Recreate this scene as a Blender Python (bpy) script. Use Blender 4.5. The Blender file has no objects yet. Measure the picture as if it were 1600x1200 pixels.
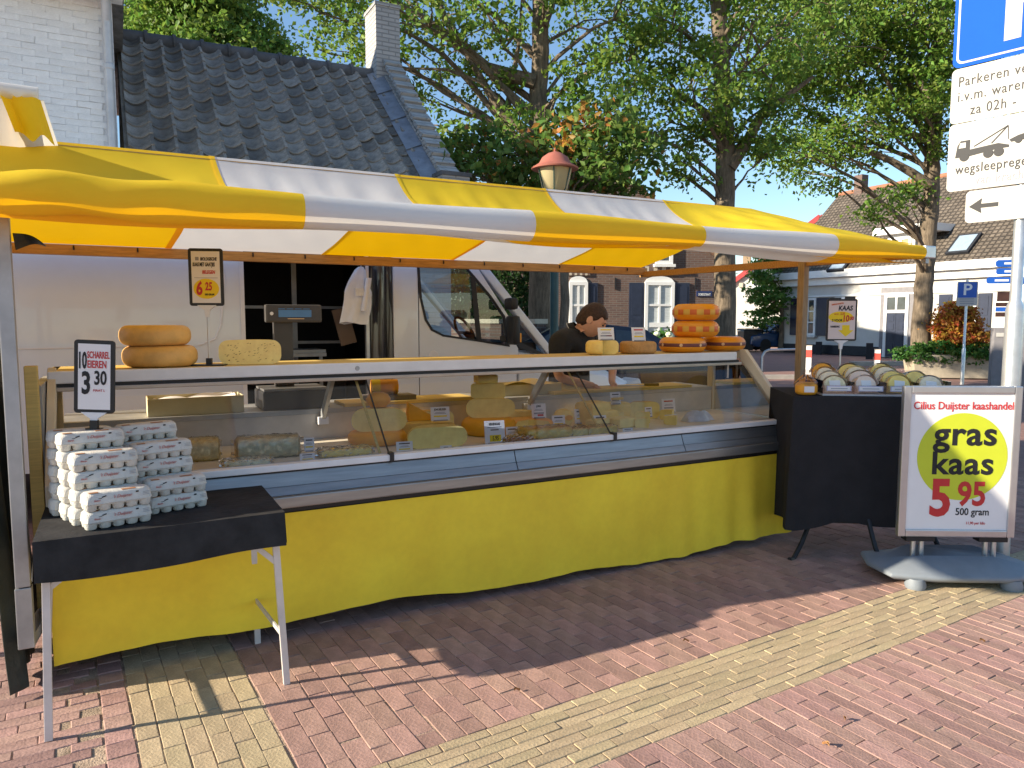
import bpy, bmesh, math, random
import numpy as np
from mathutils import Vector, Matrix
random.seed(7); RNG = np.random.default_rng(11)
PI = math.pi; R = math.radians
SC = bpy.context.scene
COL = SC.collection

# ------------------------------------------------------------------ camera
F = 1150.0; CAMH = 1.6; HOR = 498.0            # focal length in photo pixels, eye height, horizon row
PITCH = math.atan((600 - HOR) / F)
cd = bpy.data.cameras.new('camera'); cam = bpy.data.objects.new('camera', cd); COL.objects.link(cam)
cd.sensor_fit = 'HORIZONTAL'; cd.sensor_width = 36; cd.lens = 36 * F / 1600; cd.clip_end = 2000; cd.clip_start = .05
cam.location = (0, 0, CAMH); cam.rotation_euler = (PI / 2 - PITCH, 0, 0); SC.camera = cam
# ------------------------------------------------------------------ light
TH = R(28.16)                                   # direction of the stall front, measured from the ground marks
SUN_AZ = TH - R(10.0); SUN_EL = R(20.7)         # direction the light travels
w = bpy.data.worlds.new('World'); SC.world = w; w.use_nodes = True
nt = w.node_tree; nt.nodes.clear()
sky = nt.nodes.new('ShaderNodeTexSky'); sky.sky_type = 'NISHITA'; sky.sun_disc = False
sky.sun_elevation = SUN_EL; sky.sun_rotation = math.atan2(-math.cos(SUN_AZ), -math.sin(SUN_AZ))
sky.altitude = 0; sky.air_density = 1.15; sky.dust_density = .0; sky.ozone_density = 3.6
bgn = nt.nodes.new('ShaderNodeBackground'); bgn.inputs['Strength'].default_value = .10
wo = nt.nodes.new('ShaderNodeOutputWorld')
tcw = nt.nodes.new('ShaderNodeTexCoord'); mpw = nt.nodes.new('ShaderNodeMapping'); mpw.inputs['Scale'].default_value = (1, 1, 3.2)
nzw = nt.nodes.new('ShaderNodeTexNoise'); nzw.inputs['Scale'].default_value = 2.6; nzw.inputs['Detail'].default_value = 7; nzw.inputs['Roughness'].default_value = .58
crw = nt.nodes.new('ShaderNodeValToRGB'); crw.color_ramp.elements[0].position = .53; crw.color_ramp.elements[1].position = .88
crw.color_ramp.elements[0].color = (0, 0, 0, 1); crw.color_ramp.elements[1].color = (.75, .75, .75, 1)
mxw = nt.nodes.new('ShaderNodeMix'); mxw.data_type = 'RGBA'; mxw.inputs['B'].default_value = (5.2, 5.6, 6.2, 1)
nt.links.new(tcw.outputs['Generated'], mpw.inputs['Vector']); nt.links.new(mpw.outputs['Vector'], nzw.inputs['Vector'])
nt.links.new(nzw.outputs['Fac'], crw.inputs['Fac']); nt.links.new(crw.outputs['Color'], mxw.inputs['Factor'])
nt.links.new(sky.outputs['Color'], mxw.inputs['A']); nt.links.new(mxw.outputs['Result'], bgn.inputs['Color'])
nt.links.new(bgn.outputs['Background'], wo.inputs['Surface'])
sl = bpy.data.lights.new('sun', 'SUN'); sl.energy = 4.9; sl.angle = R(.55); sl.color = (1, .88, .69)
so = bpy.data.objects.new('sun', sl); COL.objects.link(so); so.location = (-20, -8, 20)
sd = Vector((math.cos(SUN_AZ) * math.cos(SUN_EL), math.sin(SUN_AZ) * math.cos(SUN_EL), -math.sin(SUN_EL)))
so.rotation_euler = sd.to_track_quat('-Z', 'Y').to_euler()
SC.view_settings.view_transform = 'Standard'; SC.view_settings.look = 'None'
SC.view_settings.exposure = 1.12; SC.view_settings.gamma = 1; SC.view_settings.use_curve_mapping = False

# ------------------------------------------------------------------ pixel to place
fw = Vector((0, math.cos(PITCH), -math.sin(PITCH))); upv = Vector((0, math.sin(PITCH), math.cos(PITCH))); CP = Vector((0, 0, CAMH))
def ray(x, y): return fw * F + Vector((x - 800, 0, 0)) + upv * (600 - y)
def onz(x, y, z=0.0):
    r = ray(x, y); return CP + r * ((z - CAMH) / r.z)
def at(x, y, Y):
    r = ray(x, y); return CP + r * (Y / r.y)
class Frame:
    """a ground frame: local x along a front, local y away from the viewer"""
    def __init__(s, o, ang):
        s.o = Vector((o[0], o[1], 0)); s.a = ang
        s.U = Vector((math.cos(ang), math.sin(ang), 0)); s.V = Vector((-math.sin(ang), math.cos(ang), 0))
    def P(s, u, v, z=0): return s.o + s.U * u + s.V * v + Vector((0, 0, z))
    def on(s, x, y, v=0.0):
        r = ray(x, y); t = ((s.o - CP).dot(s.V) + v) / r.dot(s.V); q = CP + r * t; return (q - s.o).dot(s.U), q.z
    def gz(s, x, y, z=0.0):
        q = onz(x, y, z); return (q - s.o).dot(s.U), (q - s.o).dot(s.V)
ST = Frame((-2.0209, 3.1265), TH)
WF = Frame((0, 0), 0.0)
LEN = 4.65

# ------------------------------------------------------------------ mesh helpers
class MB:
    def __init__(s): s.v = []; s.f = []; s.mi = []; s.k = 0
    def add(s, vs, fs):
        b = len(s.v); s.v += [tuple(p) for p in vs]
        for f in fs: s.f.append(tuple(b + i for i in f)); s.mi.append(s.k)
        return s
    def box(s, x0, y0, z0, x1, y1, z1):
        vs = [(x, y, z) for z in (z0, z1) for y in (y0, y1) for x in (x0, x1)]
        return s.add(vs, [(0, 2, 3, 1), (4, 5, 7, 6), (0, 1, 5, 4), (2, 6, 7, 3), (0, 4, 6, 2), (1, 3, 7, 5)])
    def obox(s, c, size, M=None):
        hx, hy, hz = size[0] / 2, size[1] / 2, size[2] / 2; M = M or Matrix.Identity(3); c = Vector(c)
        vs = [c + M @ Vector((x, y, z)) for z in (-hz, hz) for y in (-hy, hy) for x in (-hx, hx)]
        return s.add(vs, [(0, 2, 3, 1), (4, 5, 7, 6), (0, 1, 5, 4), (2, 6, 7, 3), (0, 4, 6, 2), (1, 3, 7, 5)])
    def bar(s, a, b, wd, ht=None, up=Vector((0, 0, 1))):
        a = Vector(a); b = Vector(b); d = (b - a); L = d.length; d.normalize(); ht = ht or wd
        if abs(d.dot(up)) > .98: up = Vector((0, 1, 0))
        sx = d.cross(up).normalized(); sz = sx.cross(d)
        M = Matrix((sx, d, sz)).transposed(); return s.obox((a + b) / 2, (wd, L, ht), M)
    def tube(s, pts, r, n=8, caps=True):
        pts = [Vector(p) for p in pts]; rs = r if isinstance(r, (list, tuple)) else [r] * len(pts); rings = []; pn = None
        for i, p in enumerate(pts):
            d = (pts[min(i + 1, len(pts) - 1)] - pts[max(i - 1, 0)]).normalized()
            if pn is None: pn = d.orthogonal().normalized()
            pn = (pn - d * pn.dot(d)).normalized(); bn = d.cross(pn)
            rings.append([p + (pn * math.cos(2 * PI * k / n) + bn * math.sin(2 * PI * k / n)) * rs[i] for k in range(n)])
        vs = [q for g in rings for q in g]; fs = []
        for i in range(len(pts) - 1):
            for k in range(n): fs.append((i * n + k, i * n + (k + 1) % n, (i + 1) * n + (k + 1) % n, (i + 1) * n + k))
        if caps: fs.append(tuple(range(n - 1, -1, -1))); fs.append(tuple((len(pts) - 1) * n + k for k in range(n)))
        return s.add(vs, fs)
    def lathe(s, prof, n=24, c=(0, 0, 0), a0=0.0, a1=2 * PI, cap=True, sx=1, sy=1):
        full = abs(a1 - a0 - 2 * PI) < 1e-6; m = n if full else n + 1; vs = []
        for k in range(m):
            a = a0 + (a1 - a0) * k / n
            for (r, z) in prof: vs.append((c[0] + r * math.cos(a) * sx, c[1] + r * math.sin(a) * sy, c[2] + z))
        q = len(prof); fs = []
        for k in range(n):
            k2 = (k + 1) % m
            for j in range(q - 1): fs.append((k * q + j, k2 * q + j, k2 * q + j + 1, k * q + j + 1))
        if not full and cap:
            fs.append(tuple(range(q))[::-1]); fs.append(tuple(n * q + j for j in range(q)))
        elif full and cap:
            if prof[0][0] > 1e-5: fs.append(tuple(k * q for k in range(m))[::-1])
            if prof[-1][0] > 1e-5: fs.append(tuple(k * q + q - 1 for k in range(m)))
        return s.add(vs, fs)
    def prism(s, poly, d0, d1, ax='y'):
        n = len(poly)
        def mk(a, b, d): return (a, d, b) if ax == 'y' else ((d, a, b) if ax == 'x' else (a, b, d))
        vs = [mk(a, b, d0) for a, b in poly] + [mk(a, b, d1) for a, b in poly]
        fs = [tuple(range(n)), tuple(range(2 * n - 1, n - 1, -1))] + [((i + 1) % n, i, n + i, n + (i + 1) % n) for i in range(n)]
        return s.add(vs, fs)
    def grid(s, fn, nu, nv):
        vs = [fn(i / nu, j / nv) for i in range(nu + 1) for j in range(nv + 1)]
        return s.add(vs, [(i * (nv + 1) + j, (i + 1) * (nv + 1) + j, (i + 1) * (nv + 1) + j + 1, i * (nv + 1) + j + 1) for i in range(nu) for j in range(nv)])
    def loft(s, rings, caps=True):
        n = len(rings[0]); vs = [p for r in rings for p in r]; fs = []
        for i in range(len(rings) - 1):
            for k in range(n): fs.append((i * n + k, i * n + (k + 1) % n, (i + 1) * n + (k + 1) % n, (i + 1) * n + k))
        if caps: fs.append(tuple(range(n - 1, -1, -1))); fs.append(tuple((len(rings) - 1) * n + k for k in range(n)))
        return s.add(vs, fs)
    def mesh(s, name, mats, smooth=False, bevel=0, solid=0, recalc=True):
        me = bpy.data.meshes.new(name); me.from_pydata(s.v, [], s.f)
        mats = mats if isinstance(mats, (list, tuple)) else [mats]
        for m in mats: me.materials.append(m)
        if len(mats) > 1: me.polygons.foreach_set('material_index', s.mi)
        bm = bmesh.new(); bm.from_mesh(me)
        if recalc: bmesh.ops.recalc_face_normals(bm, faces=bm.faces)
        if solid:
            bmesh.ops.solidify(bm, geom=bm.faces[:], thickness=solid)
        if bevel:
            es = [e for e in bm.edges if len(e.link_faces) == 2 and e.calc_face_angle(0) > .5]
            bmesh.ops.bevel(bm, geom=es, offset=bevel, segments=2, affect='EDGES', profile=.6, clamp_overlap=True)
        bm.to_mesh(me); bm.free()
        if smooth:
            me.polygons.foreach_set('use_smooth', [True] * len(me.polygons)); me.set_sharp_from_angle(angle=R(38))
        me.update(); return me
    def build(s, name, mats, parent=None, loc=None, rot=0.0, smooth=False, bevel=0, solid=0, recalc=True):
        return mk(name, s.mesh(name, mats, smooth, bevel, solid, recalc), parent, loc, rot)
def mk(name, me, parent=None, loc=None, rot=0.0):
    o = bpy.data.objects.new(name, me); COL.objects.link(o)
    if parent: o.parent = parent
    if loc is not None: o.location = loc
    o.rotation_euler = rot if isinstance(rot, (tuple, list)) else (0, 0, rot)
    return o
def tag(o, label, cat, group=None):
    o['label'] = label; o['category'] = cat
    if group: o['group'] = group
    return o
def struct(o): o['kind'] = 'structure'; return o
def stuff(o): o['kind'] = 'stuff'; return o
def thing(name, label, cat, loc, rot=0.0, group=None):
    return tag(mk(name, None, None, loc, rot), label, cat, group)
def copy_tree(o, parent=None):
    c = o.copy(); COL.objects.link(c); c.parent = parent
    for ch in list(o.children): copy_tree(ch, c)
    return c
def bx(name, m, parent, *b, bevel=0.0): return MB().box(*b).build(name, m, parent, bevel=bevel)
_tc = {}
def text(parent, s, x, z, size, m, y=-.004, xs=1.0, bold=0.0, shear=0.0, align='LEFT', name='lettering', rot=0.0, space=1.0, ext=0.0008):
    key = (s, size, bold, shear, align, xs, rot, space, m.name)
    if key in _tc: me = _tc[key]
    else:
        cu = bpy.data.curves.new('t', 'FONT'); cu.body = s; cu.size = size; cu.offset = bold * size; cu.shear = shear; cu.align_x = align
        cu.resolution_u = 3; cu.space_character = space; cu.extrude = ext
        to = bpy.data.objects.new('t', cu); COL.objects.link(to); bpy.context.view_layer.update()
        me = bpy.data.meshes.new_from_object(to.evaluated_get(bpy.context.evaluated_depsgraph_get()))
        bpy.data.objects.remove(to); bpy.data.curves.remove(cu)
        me.transform(Matrix.Rotation(PI / 2, 4, 'X') @ Matrix.Rotation(rot, 4, 'Z') @ Matrix.Diagonal((xs, 1, 1, 1)))
        me.materials.clear(); me.materials.append(m); _tc[key] = me
    return mk(name, me, parent, (x, y, z))

# ------------------------------------------------------------------ materials
def mat(name, c, rough=.6, metal=0.0, var=.12, vs=6.0, bump=0.0, bs=60.0, spec=.4, transl=0.0, rnd=0.0, c2=None, coat=0.0, tcol=None, stretch=None, world=False, alpha=1.0, hue=0.0, fine=0.0):
    m = bpy.data.materials.new(name); m.use_nodes = True; t = m.node_tree; N = t.nodes; K = t.links
    b = N['Principled BSDF']; b.inputs['Roughness'].default_value = rough; b.inputs['Metallic'].default_value = metal
    b.inputs['Specular IOR Level'].default_value = spec; b.inputs['Coat Weight'].default_value = coat
    if world: pos = N.new('ShaderNodeNewGeometry').outputs['Position']
    else: pos = N.new('ShaderNodeTexCoord').outputs['Object']
    if stretch:
        mp = N.new('ShaderNodeMapping'); mp.inputs['Scale'].default_value = stretch; K.new(pos, mp.inputs['Vector']); pos = mp.outputs['Vector']
    nz = N.new('ShaderNodeTexNoise'); nz.inputs['Scale'].default_value = vs; nz.inputs['Detail'].default_value = 6; nz.inputs['Roughness'].default_value = .62; K.new(pos, nz.inputs['Vector'])
    cr = N.new('ShaderNodeValToRGB'); cr.color_ramp.elements[0].position = .32; cr.color_ramp.elements[1].position = .68
    ca = tuple(max(0, x * (1 - var)) for x in c); cb = c2 if c2 else tuple(min(1, x * (1 + var)) for x in c)
    cr.color_ramp.elements[0].color = ca + (1,); cr.color_ramp.elements[1].color = tuple(cb) + (1,)
    K.new(nz.outputs['Fac'], cr.inputs['Fac']); col = cr.outputs['Color']
    if fine:
        n3 = N.new('ShaderNodeTexNoise'); n3.inputs['Scale'].default_value = vs * 14; n3.inputs['Detail'].default_value = 3; K.new(pos, n3.inputs['Vector'])
        mr3 = N.new('ShaderNodeMapRange'); mr3.inputs['From Min'].default_value = .3; mr3.inputs['From Max'].default_value = .7; mr3.inputs['To Min'].default_value = 1 - fine; mr3.inputs['To Max'].default_value = 1 + fine * .6
        K.new(n3.outputs['Fac'], mr3.inputs['Value'])
        mm = N.new('ShaderNodeMix'); mm.data_type = 'RGBA'; mm.blend_type = 'MULTIPLY'; mm.inputs['Factor'].default_value = 1
        K.new(col, mm.inputs['A']); K.new(mr3.outputs['Result'], mm.inputs['B']); col = mm.outputs['Result']
    if rnd:
        ge = N.new('ShaderNodeNewGeometry'); oi = N.new('ShaderNodeObjectInfo')
        ad = N.new('ShaderNodeMath'); ad.operation = 'ADD'; K.new(ge.outputs['Random Per Island'], ad.inputs[0]); K.new(oi.outputs['Random'], ad.inputs[1])
        fr = N.new('ShaderNodeMath'); fr.operation = 'FRACT'; K.new(ad.outputs[0], fr.inputs[0])
        hs = N.new('ShaderNodeHueSaturation'); K.new(col, hs.inputs['Color'])
        mr = N.new('ShaderNodeMapRange'); mr.inputs['To Min'].default_value = 1 - rnd; mr.inputs['To Max'].default_value = 1 + rnd; K.new(fr.outputs[0], mr.inputs['Value']); K.new(mr.outputs['Result'], hs.inputs['Value'])
        if hue:
            f2 = N.new('ShaderNodeMath'); f2.operation = 'MULTIPLY'; f2.inputs[1].default_value = 7.31; K.new(fr.outputs[0], f2.inputs[0])
            f3 = N.new('ShaderNodeMath'); f3.operation = 'FRACT'; K.new(f2.outputs[0], f3.inputs[0])
            m2 = N.new('ShaderNodeMapRange'); m2.inputs['To Min'].default_value = .5 - hue; m2.inputs['To Max'].default_value = .5 + hue; K.new(f3.outputs[0], m2.inputs['Value']); K.new(m2.outputs['Result'], hs.inputs['Hue'])
        col = hs.outputs['Color']
    K.new(col, b.inputs['Base Color'])
    if bump:
        n2 = N.new('ShaderNodeTexNoise'); n2.inputs['Scale'].default_value = bs; n2.inputs['Detail'].default_value = 4; K.new(pos, n2.inputs['Vector'])
        bp = N.new('ShaderNodeBump'); bp.inputs['Strength'].default_value = bump; bp.inputs['Distance'].default_value = .01; K.new(n2.outputs['Fac'], bp.inputs['Height']); K.new(bp.outputs['Normal'], b.inputs['Normal'])
    if transl:
        tr = N.new('ShaderNodeBsdfTranslucent')
        if tcol: tr.inputs['Color'].default_value = tuple(tcol) + (1,)
        else: K.new(col, tr.inputs['Color'])
        mx = N.new('ShaderNodeMixShader'); mx.inputs['Fac'].default_value = transl
        K.new(b.outputs[0], mx.inputs[1]); K.new(tr.outputs[0], mx.inputs[2]); K.new(mx.outputs[0], N['Material Output'].inputs['Surface'])
    if alpha < 1:
        tp = N.new('ShaderNodeBsdfTransparent'); mx2 = N.new('ShaderNodeMixShader'); mx2.inputs['Fac'].default_value = alpha
        K.new(tp.outputs[0], mx2.inputs[1]); K.new(b.outputs[0], mx2.inputs[2]); K.new(mx2.outputs[0], N['Material Output'].inputs['Surface'])
    return m
def glass(name, tint=(1, 1, 1), rough=.0, base=.04, fac=1.0):
    m = bpy.data.materials.new(name); m.use_nodes = True; t = m.node_tree; N = t.nodes; K = t.links; N.remove(N['Principled BSDF'])
    tp = N.new('ShaderNodeBsdfTransparent'); tp.inputs['Color'].default_value = tuple(tint) + (1,)
    gl = N.new('ShaderNodeBsdfGlossy'); gl.inputs['Roughness'].default_value = rough
    lw = N.new('ShaderNodeFresnel'); lw.inputs['IOR'].default_value = 1.5
    mr = N.new('ShaderNodeMath'); mr.operation = 'MULTIPLY_ADD'; mr.inputs[1].default_value = fac; mr.inputs[2].default_value = base; mr.use_clamp = True; K.new(lw.outputs[0], mr.inputs[0])
    mx = N.new('ShaderNodeMixShader'); K.new(mr.outputs[0], mx.inputs['Fac']); K.new(tp.outputs[0], mx.inputs[1]); K.new(gl.outputs[0], mx.inputs[2])
    K.new(mx.outputs[0], N['Material Output'].inputs['Surface']); return m
def brickmat(name, c1, c2, mortar, bw=.21, bh=.0625, rough=.85, bump=.5, axes='xz', msize=.008, rnd=.5):
    m = bpy.data.materials.new(name); m.use_nodes = True; t = m.node_tree; N = t.nodes; K = t.links; b = N['Principled BSDF']; b.inputs['Roughness'].default_value = rough
    tc = N.new('ShaderNodeTexCoord'); sp = N.new('ShaderNodeSeparateXYZ'); K.new(tc.outputs['Object'], sp.inputs[0]); cb = N.new('ShaderNodeCombineXYZ')
    if axes == 'xz':
        ad = N.new('ShaderNodeMath'); ad.operation = 'ADD'; K.new(sp.outputs['X'], ad.inputs[0]); K.new(sp.outputs['Y'], ad.inputs[1]); K.new(ad.outputs[0], cb.inputs['X']); K.new(sp.outputs['Z'], cb.inputs['Y'])
    else: K.new(sp.outputs['X'], cb.inputs['X']); K.new(sp.outputs['Y'], cb.inputs['Y'])
    br = N.new('ShaderNodeTexBrick'); br.inputs['Scale'].default_value = 1; br.inputs['Brick Width'].default_value = bw; br.inputs['Row Height'].default_value = bh
    br.inputs['Mortar Size'].default_value = msize; br.inputs['Mortar Smooth'].default_value = .3; br.inputs['Bias'].default_value = rnd - .5
    br.inputs['Color1'].default_value = tuple(c1) + (1,); br.inputs['Color2'].default_value = tuple(c2) + (1,); br.inputs['Mortar'].default_value = tuple(mortar) + (1,)
    K.new(cb.outputs[0], br.inputs['Vector'])
    nz = N.new('ShaderNodeTexNoise'); nz.inputs['Scale'].default_value = 1.7; nz.inputs['Detail'].default_value = 6; K.new(tc.outputs['Object'], nz.inputs['Vector'])
    mr = N.new('ShaderNodeMapRange'); mr.inputs['To Min'].default_value = .72; mr.inputs['To Max'].default_value = 1.25; K.new(nz.outputs['Fac'], mr.inputs['Value'])
    mm = N.new('ShaderNodeMix'); mm.data_type = 'RGBA'; mm.blend_type = 'MULTIPLY'; mm.inputs['Factor'].default_value = 1; K.new(br.outputs['Color'], mm.inputs['A']); K.new(mr.outputs['Result'], mm.inputs['B'])
    K.new(mm.outputs['Result'], b.inputs['Base Color'])
    bp = N.new('ShaderNodeBump'); bp.inputs['Strength'].default_value = bump; bp.inputs['Distance'].default_value = .01; bp.invert = True; K.new(br.outputs['Fac'], bp.inputs['Height']); K.new(bp.outputs['Normal'], b.inputs['Normal'])
    return m

M = {}
M['red'] = mat('red_brick', (.36, .22, .180), .85, var=.18, vs=9, bump=.3, bs=70, rnd=.16, hue=.007, fine=.14)
M['red2'] = mat('old_red_brick', (.37, .225, .190), .85, var=.18, vs=9, bump=.35, bs=70, rnd=.20, hue=.009, fine=.14)
M['tan'] = mat('tan_brick', (.45, .35, .215), .85, var=.16, vs=9, bump=.35, bs=80, rnd=.12, hue=.006, fine=.14)
M['sand'] = mat('joint_sand', (.42, .31, .22), .95, var=.45, vs=14, bump=.6, bs=120, fine=.2)
M['yellow_cloth'] = mat('yellow_cloth', (.97, .73, .04), .75, var=.05, vs=3, bump=.15, bs=300, transl=.42, tcol=(1.0, .54, .0), spec=.25)
M['white_cloth'] = mat('white_cloth', (.80, .80, .80), .7, var=.04, vs=3, bump=.15, bs=300, transl=.42, tcol=(.86, .83, .78), spec=.25)
M['skirt'] = mat('skirt_cloth', (.98, .66, .045), .7, var=.10, vs=2.2, bump=.45, bs=7, fine=.03, spec=.3)
M['wood'] = mat('stall_wood', (.50, .27, .09), .65, var=.25, vs=5, stretch=(1.5, 18, 18), bump=.15)
M['wood2'] = mat('pale_wood', (.62, .45, .14), .6, var=.15, vs=5, stretch=(1.2, 20, 20))
M['post_wood'] = mat('grey_wood', (.33, .24, .15), .75, var=.25, vs=6, stretch=(14, 14, 1.5))
M['steel'] = mat('brushed_steel', (.33, .33, .33), .42, metal=.85, var=.14, vs=3, stretch=(1, 12, 12))
M['steel2'] = mat('dull_steel', (.40, .41, .42), .5, metal=.7, var=.2, vs=4)
M['alu'] = mat('aluminium', (.62, .62, .62), .42, metal=.85, var=.1, vs=6)
M['whitep'] = mat('white_paint', (.80, .80, .79), .45, var=.05, vs=3)
M['edge'] = mat('counter_edge', (.74, .74, .76), .4, var=.06, vs=8)
M['black'] = mat('black_plastic', (.018, .018, .02), .42, var=.2)
M['cloth_black'] = mat('black_cloth', (.028, .027, .030), .95, var=.12, vs=5, bump=.25, bs=160, spec=.15)
M['paper'] = mat('white_card', (.78, .76, .76), .55, var=.03)
M['ink'] = mat('black_ink', (.015, .015, .018), .6, var=.05)
M['redink'] = mat('red_ink', (.55, .035, .035), .6, var=.05)
M['orangeink'] = mat('orange_ink', (.62, .13, .02), .6, var=.05)
M['yellowink'] = mat('yellow_ink', (.85, .62, .02), .6, var=.04)
M['limeink'] = mat('lime_ink', (.56, .62, .035), .55, var=.03)
M['greyink'] = mat('grey_ink', (.28, .28, .32), .6, var=.05)
M['pulp'] = mat('egg_carton_pulp', (.62, .60, .55), .92, var=.07, vs=30, bump=.5, bs=220)
M['vanwhite'] = mat('van_paint', (.70, .74, .80), .22, var=.02, coat=.5)
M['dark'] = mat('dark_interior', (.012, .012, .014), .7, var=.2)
M['rubber'] = mat('rubber', (.02, .02, .02), .8)
M['glass'] = glass('case_glass', (1, 1, 1), base=.0, fac=1.1)
M['vglass'] = glass('vehicle_glass', (.62, .68, .70), base=.05)
M['wglass'] = mat('window_glass', (.05, .06, .07), .06, var=.3, vs=2, spec=.8)
M['navy'] = mat('navy_paint', (.022, .030, .058), .45, var=.15)
M['wrap'] = glass('plastic_wrap', (.97, .97, .97), rough=.16, base=.02, fac=.9)
M['gouda'] = mat('young_cheese', (.96, .68, .20), .5, var=.10, vs=14, bump=.2, bs=60, spec=.4)
M['gouda_cut'] = mat('cheese_cut_face', (.96, .74, .28), .55, var=.1, vs=16, bump=.25, bs=45)
M['rind'] = mat('amber_rind', (.72, .42, .12), .5, var=.16, vs=10, bump=.2, bs=60)
M['orange'] = mat('orange_wax', (.82, .31, .015), .38, var=.1, vs=8, coat=.15)
M['orange2'] = mat('bright_orange_cheese', (.88, .38, .03), .45, var=.1, vs=8)
M['brownrind'] = mat('brown_rind', (.50, .27, .09), .7, var=.2, vs=20, bump=.5, bs=90)
M['herb'] = mat('pale_herb_cheese', (.78, .70, .44), .6, var=.25, vs=30, bump=.3, bs=60)
M['holes'] = mat('cumin_holes', (.30, .15, .04), .8)
# ================================================================== THE SETTING
M['far_pave'] = brickmat('far_paving', (.32, .17, .14), (.27, .135, .115), (.20, .15, .12), .21, .075, axes='xy', bump=.3, msize=.006)
g = MB().grid(lambda a, b: (-400 + 900 * a, -60 + 760 * b, -.03), 6, 6).build('ground', M['far_pave']); struct(g)
PF = Frame(ST.P(1.034, -1.2644), TH + R(3.36))
def brick_mesh(name, l, wd, m, seed):
    r = random.Random(seed); a, b = l / 2, wd / 2; c = .0024; h = .045
    j = lambda k=.0018: r.uniform(-k, k)
    top = [(-a + c + j(), -b + c + j(), j(.0012)), (a - c + j(), -b + c + j(), j(.0012)), (a - c + j(), b - c + j(), j(.0012)), (-a + c + j(), b - c + j(), j(.0012))]
    mid = [(-a + j(), -b + j(), -.0022), (a + j(), -b + j(), -.0022), (a + j(), b + j(), -.0022), (-a + j(), b + j(), -.0022)]
    bot = [(x, y, -h) for x, y, z in mid]; q = MB(); q.add(top + mid + bot, [(0, 1, 2, 3)] + [(4 + i, 4 + (i + 1) % 4, (i + 1) % 4, i) for i in range(4)] + [(8 + i, 8 + (i + 1) % 4, 4 + (i + 1) % 4, 4 + i) for i in range(4)])
    return q.mesh(name, m)
def in_view(p):
    d = p - CP; k = d.dot(fw)
    if k < .3: return False
    x = 800 + F * d.x / k; y = 600 - F * d.dot(upv) / k
    return -60 < x < 1660 and y < 1260
def paving(name, bed, m, cells, l, wd, lim=300):
    """bed = x0,x1,y0,y1 in the paving frame; cells = (x, y, turn, kind)"""
    x0, x1, y0, y1 = bed
    o = struct(MB().add([(x0, y0, 0), (x1, y0, 0), (x1, y1, 0), (x0, y1, 0)], [(0, 1, 2, 3)]).build(name, M['sand'], loc=PF.o + Vector((0, 0, -.0040)), rot=PF.a))
    kinds = {0: (l, wd), 1: (l / 2, wd), 2: (.1, .105)}
    ms = {k: [brick_mesh('brick', kk[0] - .004, kk[1] - .0035, m, 31 * k + i) for i in range(5)] for k, kk in kinds.items()}
    rows = []
    for (x, y, t, k) in cells:
        p = PF.P(x, y); rows.append((0 if in_view(p) else 1, (p - CP).length, x, y, t, k))
    rows.sort()
    vv = []; ff = []
    for i, (nv, d, x, y, t, k) in enumerate(rows):
        me = random.choice(ms[k]); dz = .0040 + max(-.0018, random.gauss(0, .0009)); rz = t + random.gauss(0, .009); tx, ty = random.gauss(0, .0035), random.gauss(0, .0035)
        x += random.gauss(0, .0012); y += random.gauss(0, .0012)
        if i < lim and not nv:
            mk('brick', me, o, (x, y, dz), (tx, ty, rz))
        else:
            T = Matrix.Translation((x, y, dz)) @ Matrix.Rotation(rz, 4, 'Z') @ Matrix.Rotation(tx, 4, 'X')
            b = len(vv); vv += [tuple(T @ v.co) for v in me.vertices]; ff += [tuple(b + q for q in p.vertices) for p in me.polygons]
    if vv:
        me = bpy.data.meshes.new('more_bricks'); me.from_pydata(vv, [], ff); me.materials.append(m); stuff(mk('more_bricks', me, o))
    return o
def bond(x0, x1, y0, y1, l, wd, along='x'):
    out = []; n = 0
    if along == 'x':
        y = y0 + wd / 2
        while y < y1 + .001:
            x = x0 + ((n * .37 + random.uniform(-.06, .06)) % 1) * l - l / 2
            while x < x1:
                if x - l / 2 >= x0 - .01 and x + l / 2 <= x1 + .01: out.append((x, y, 0, 0))
                elif x - l / 2 < x0 and x + l / 2 > x0 + l * .3: out.append((x0 + l / 4, y, 0, 1))
                elif x + l / 2 > x1 and x1 - (x - l / 2) > l * .3: out.append((x1 - l / 4, y, 0, 1))
                x += l
            y += wd; n += 1
    else:
        x = x0 + wd / 2
        while x < x1 + .001:
            s = (n % 2) * .5 + random.uniform(-.07, .07); y = y0 + l / 2
            if s > .3: out.append((x, y0 + l / 4, PI / 2, 1)); y = y0 + l
            while y + l * .3 < y1:
                out.append((x, y, PI / 2, 0)); y += l
            x += wd; n += 1
    return out
paving('red_pavement', (-.22, 7.4, 0, 3.4), M['red'], bond(-.215, 7.4, .002, 3.4, .205, .088, 'y'), .205, .088)
paving('tan_strip', (-1.9, 8.2, -.412, 0), M['tan'], bond(-1.9, 8.2, -.411, -.02, .205, .0515, 'x'), .205, .0515)
paving('tan_cross_strip', (-.69, -.22, 0, 3.0), M['tan'], bond(-.688, -.225, .002, 3.0, .205, .0775, 'y'), .205, .0775)
lc = [(-.745, y * .108 + .054, 0, 2) for y in range(0, 26)] + bond(-3.0, -.80, 0, 2.9, .21, .066, 'x')
paving('old_red_pavement', (-3.0, -.69, 0, 2.9), M['red2'], lc, .21, .066)
paving('lower_red_pavement', (-2.0, 8.6, -2.9, -.412), M['red2'], [(x, -.412 - (y + .412 + 2.9) + .0, t, k) if False else (x, -2.9 - .412 - y, t, k) for x, y, t, k in bond(-2.0, 8.6, -2.9, -.414, .205, .0695, 'y')], .205, .0695)

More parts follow.
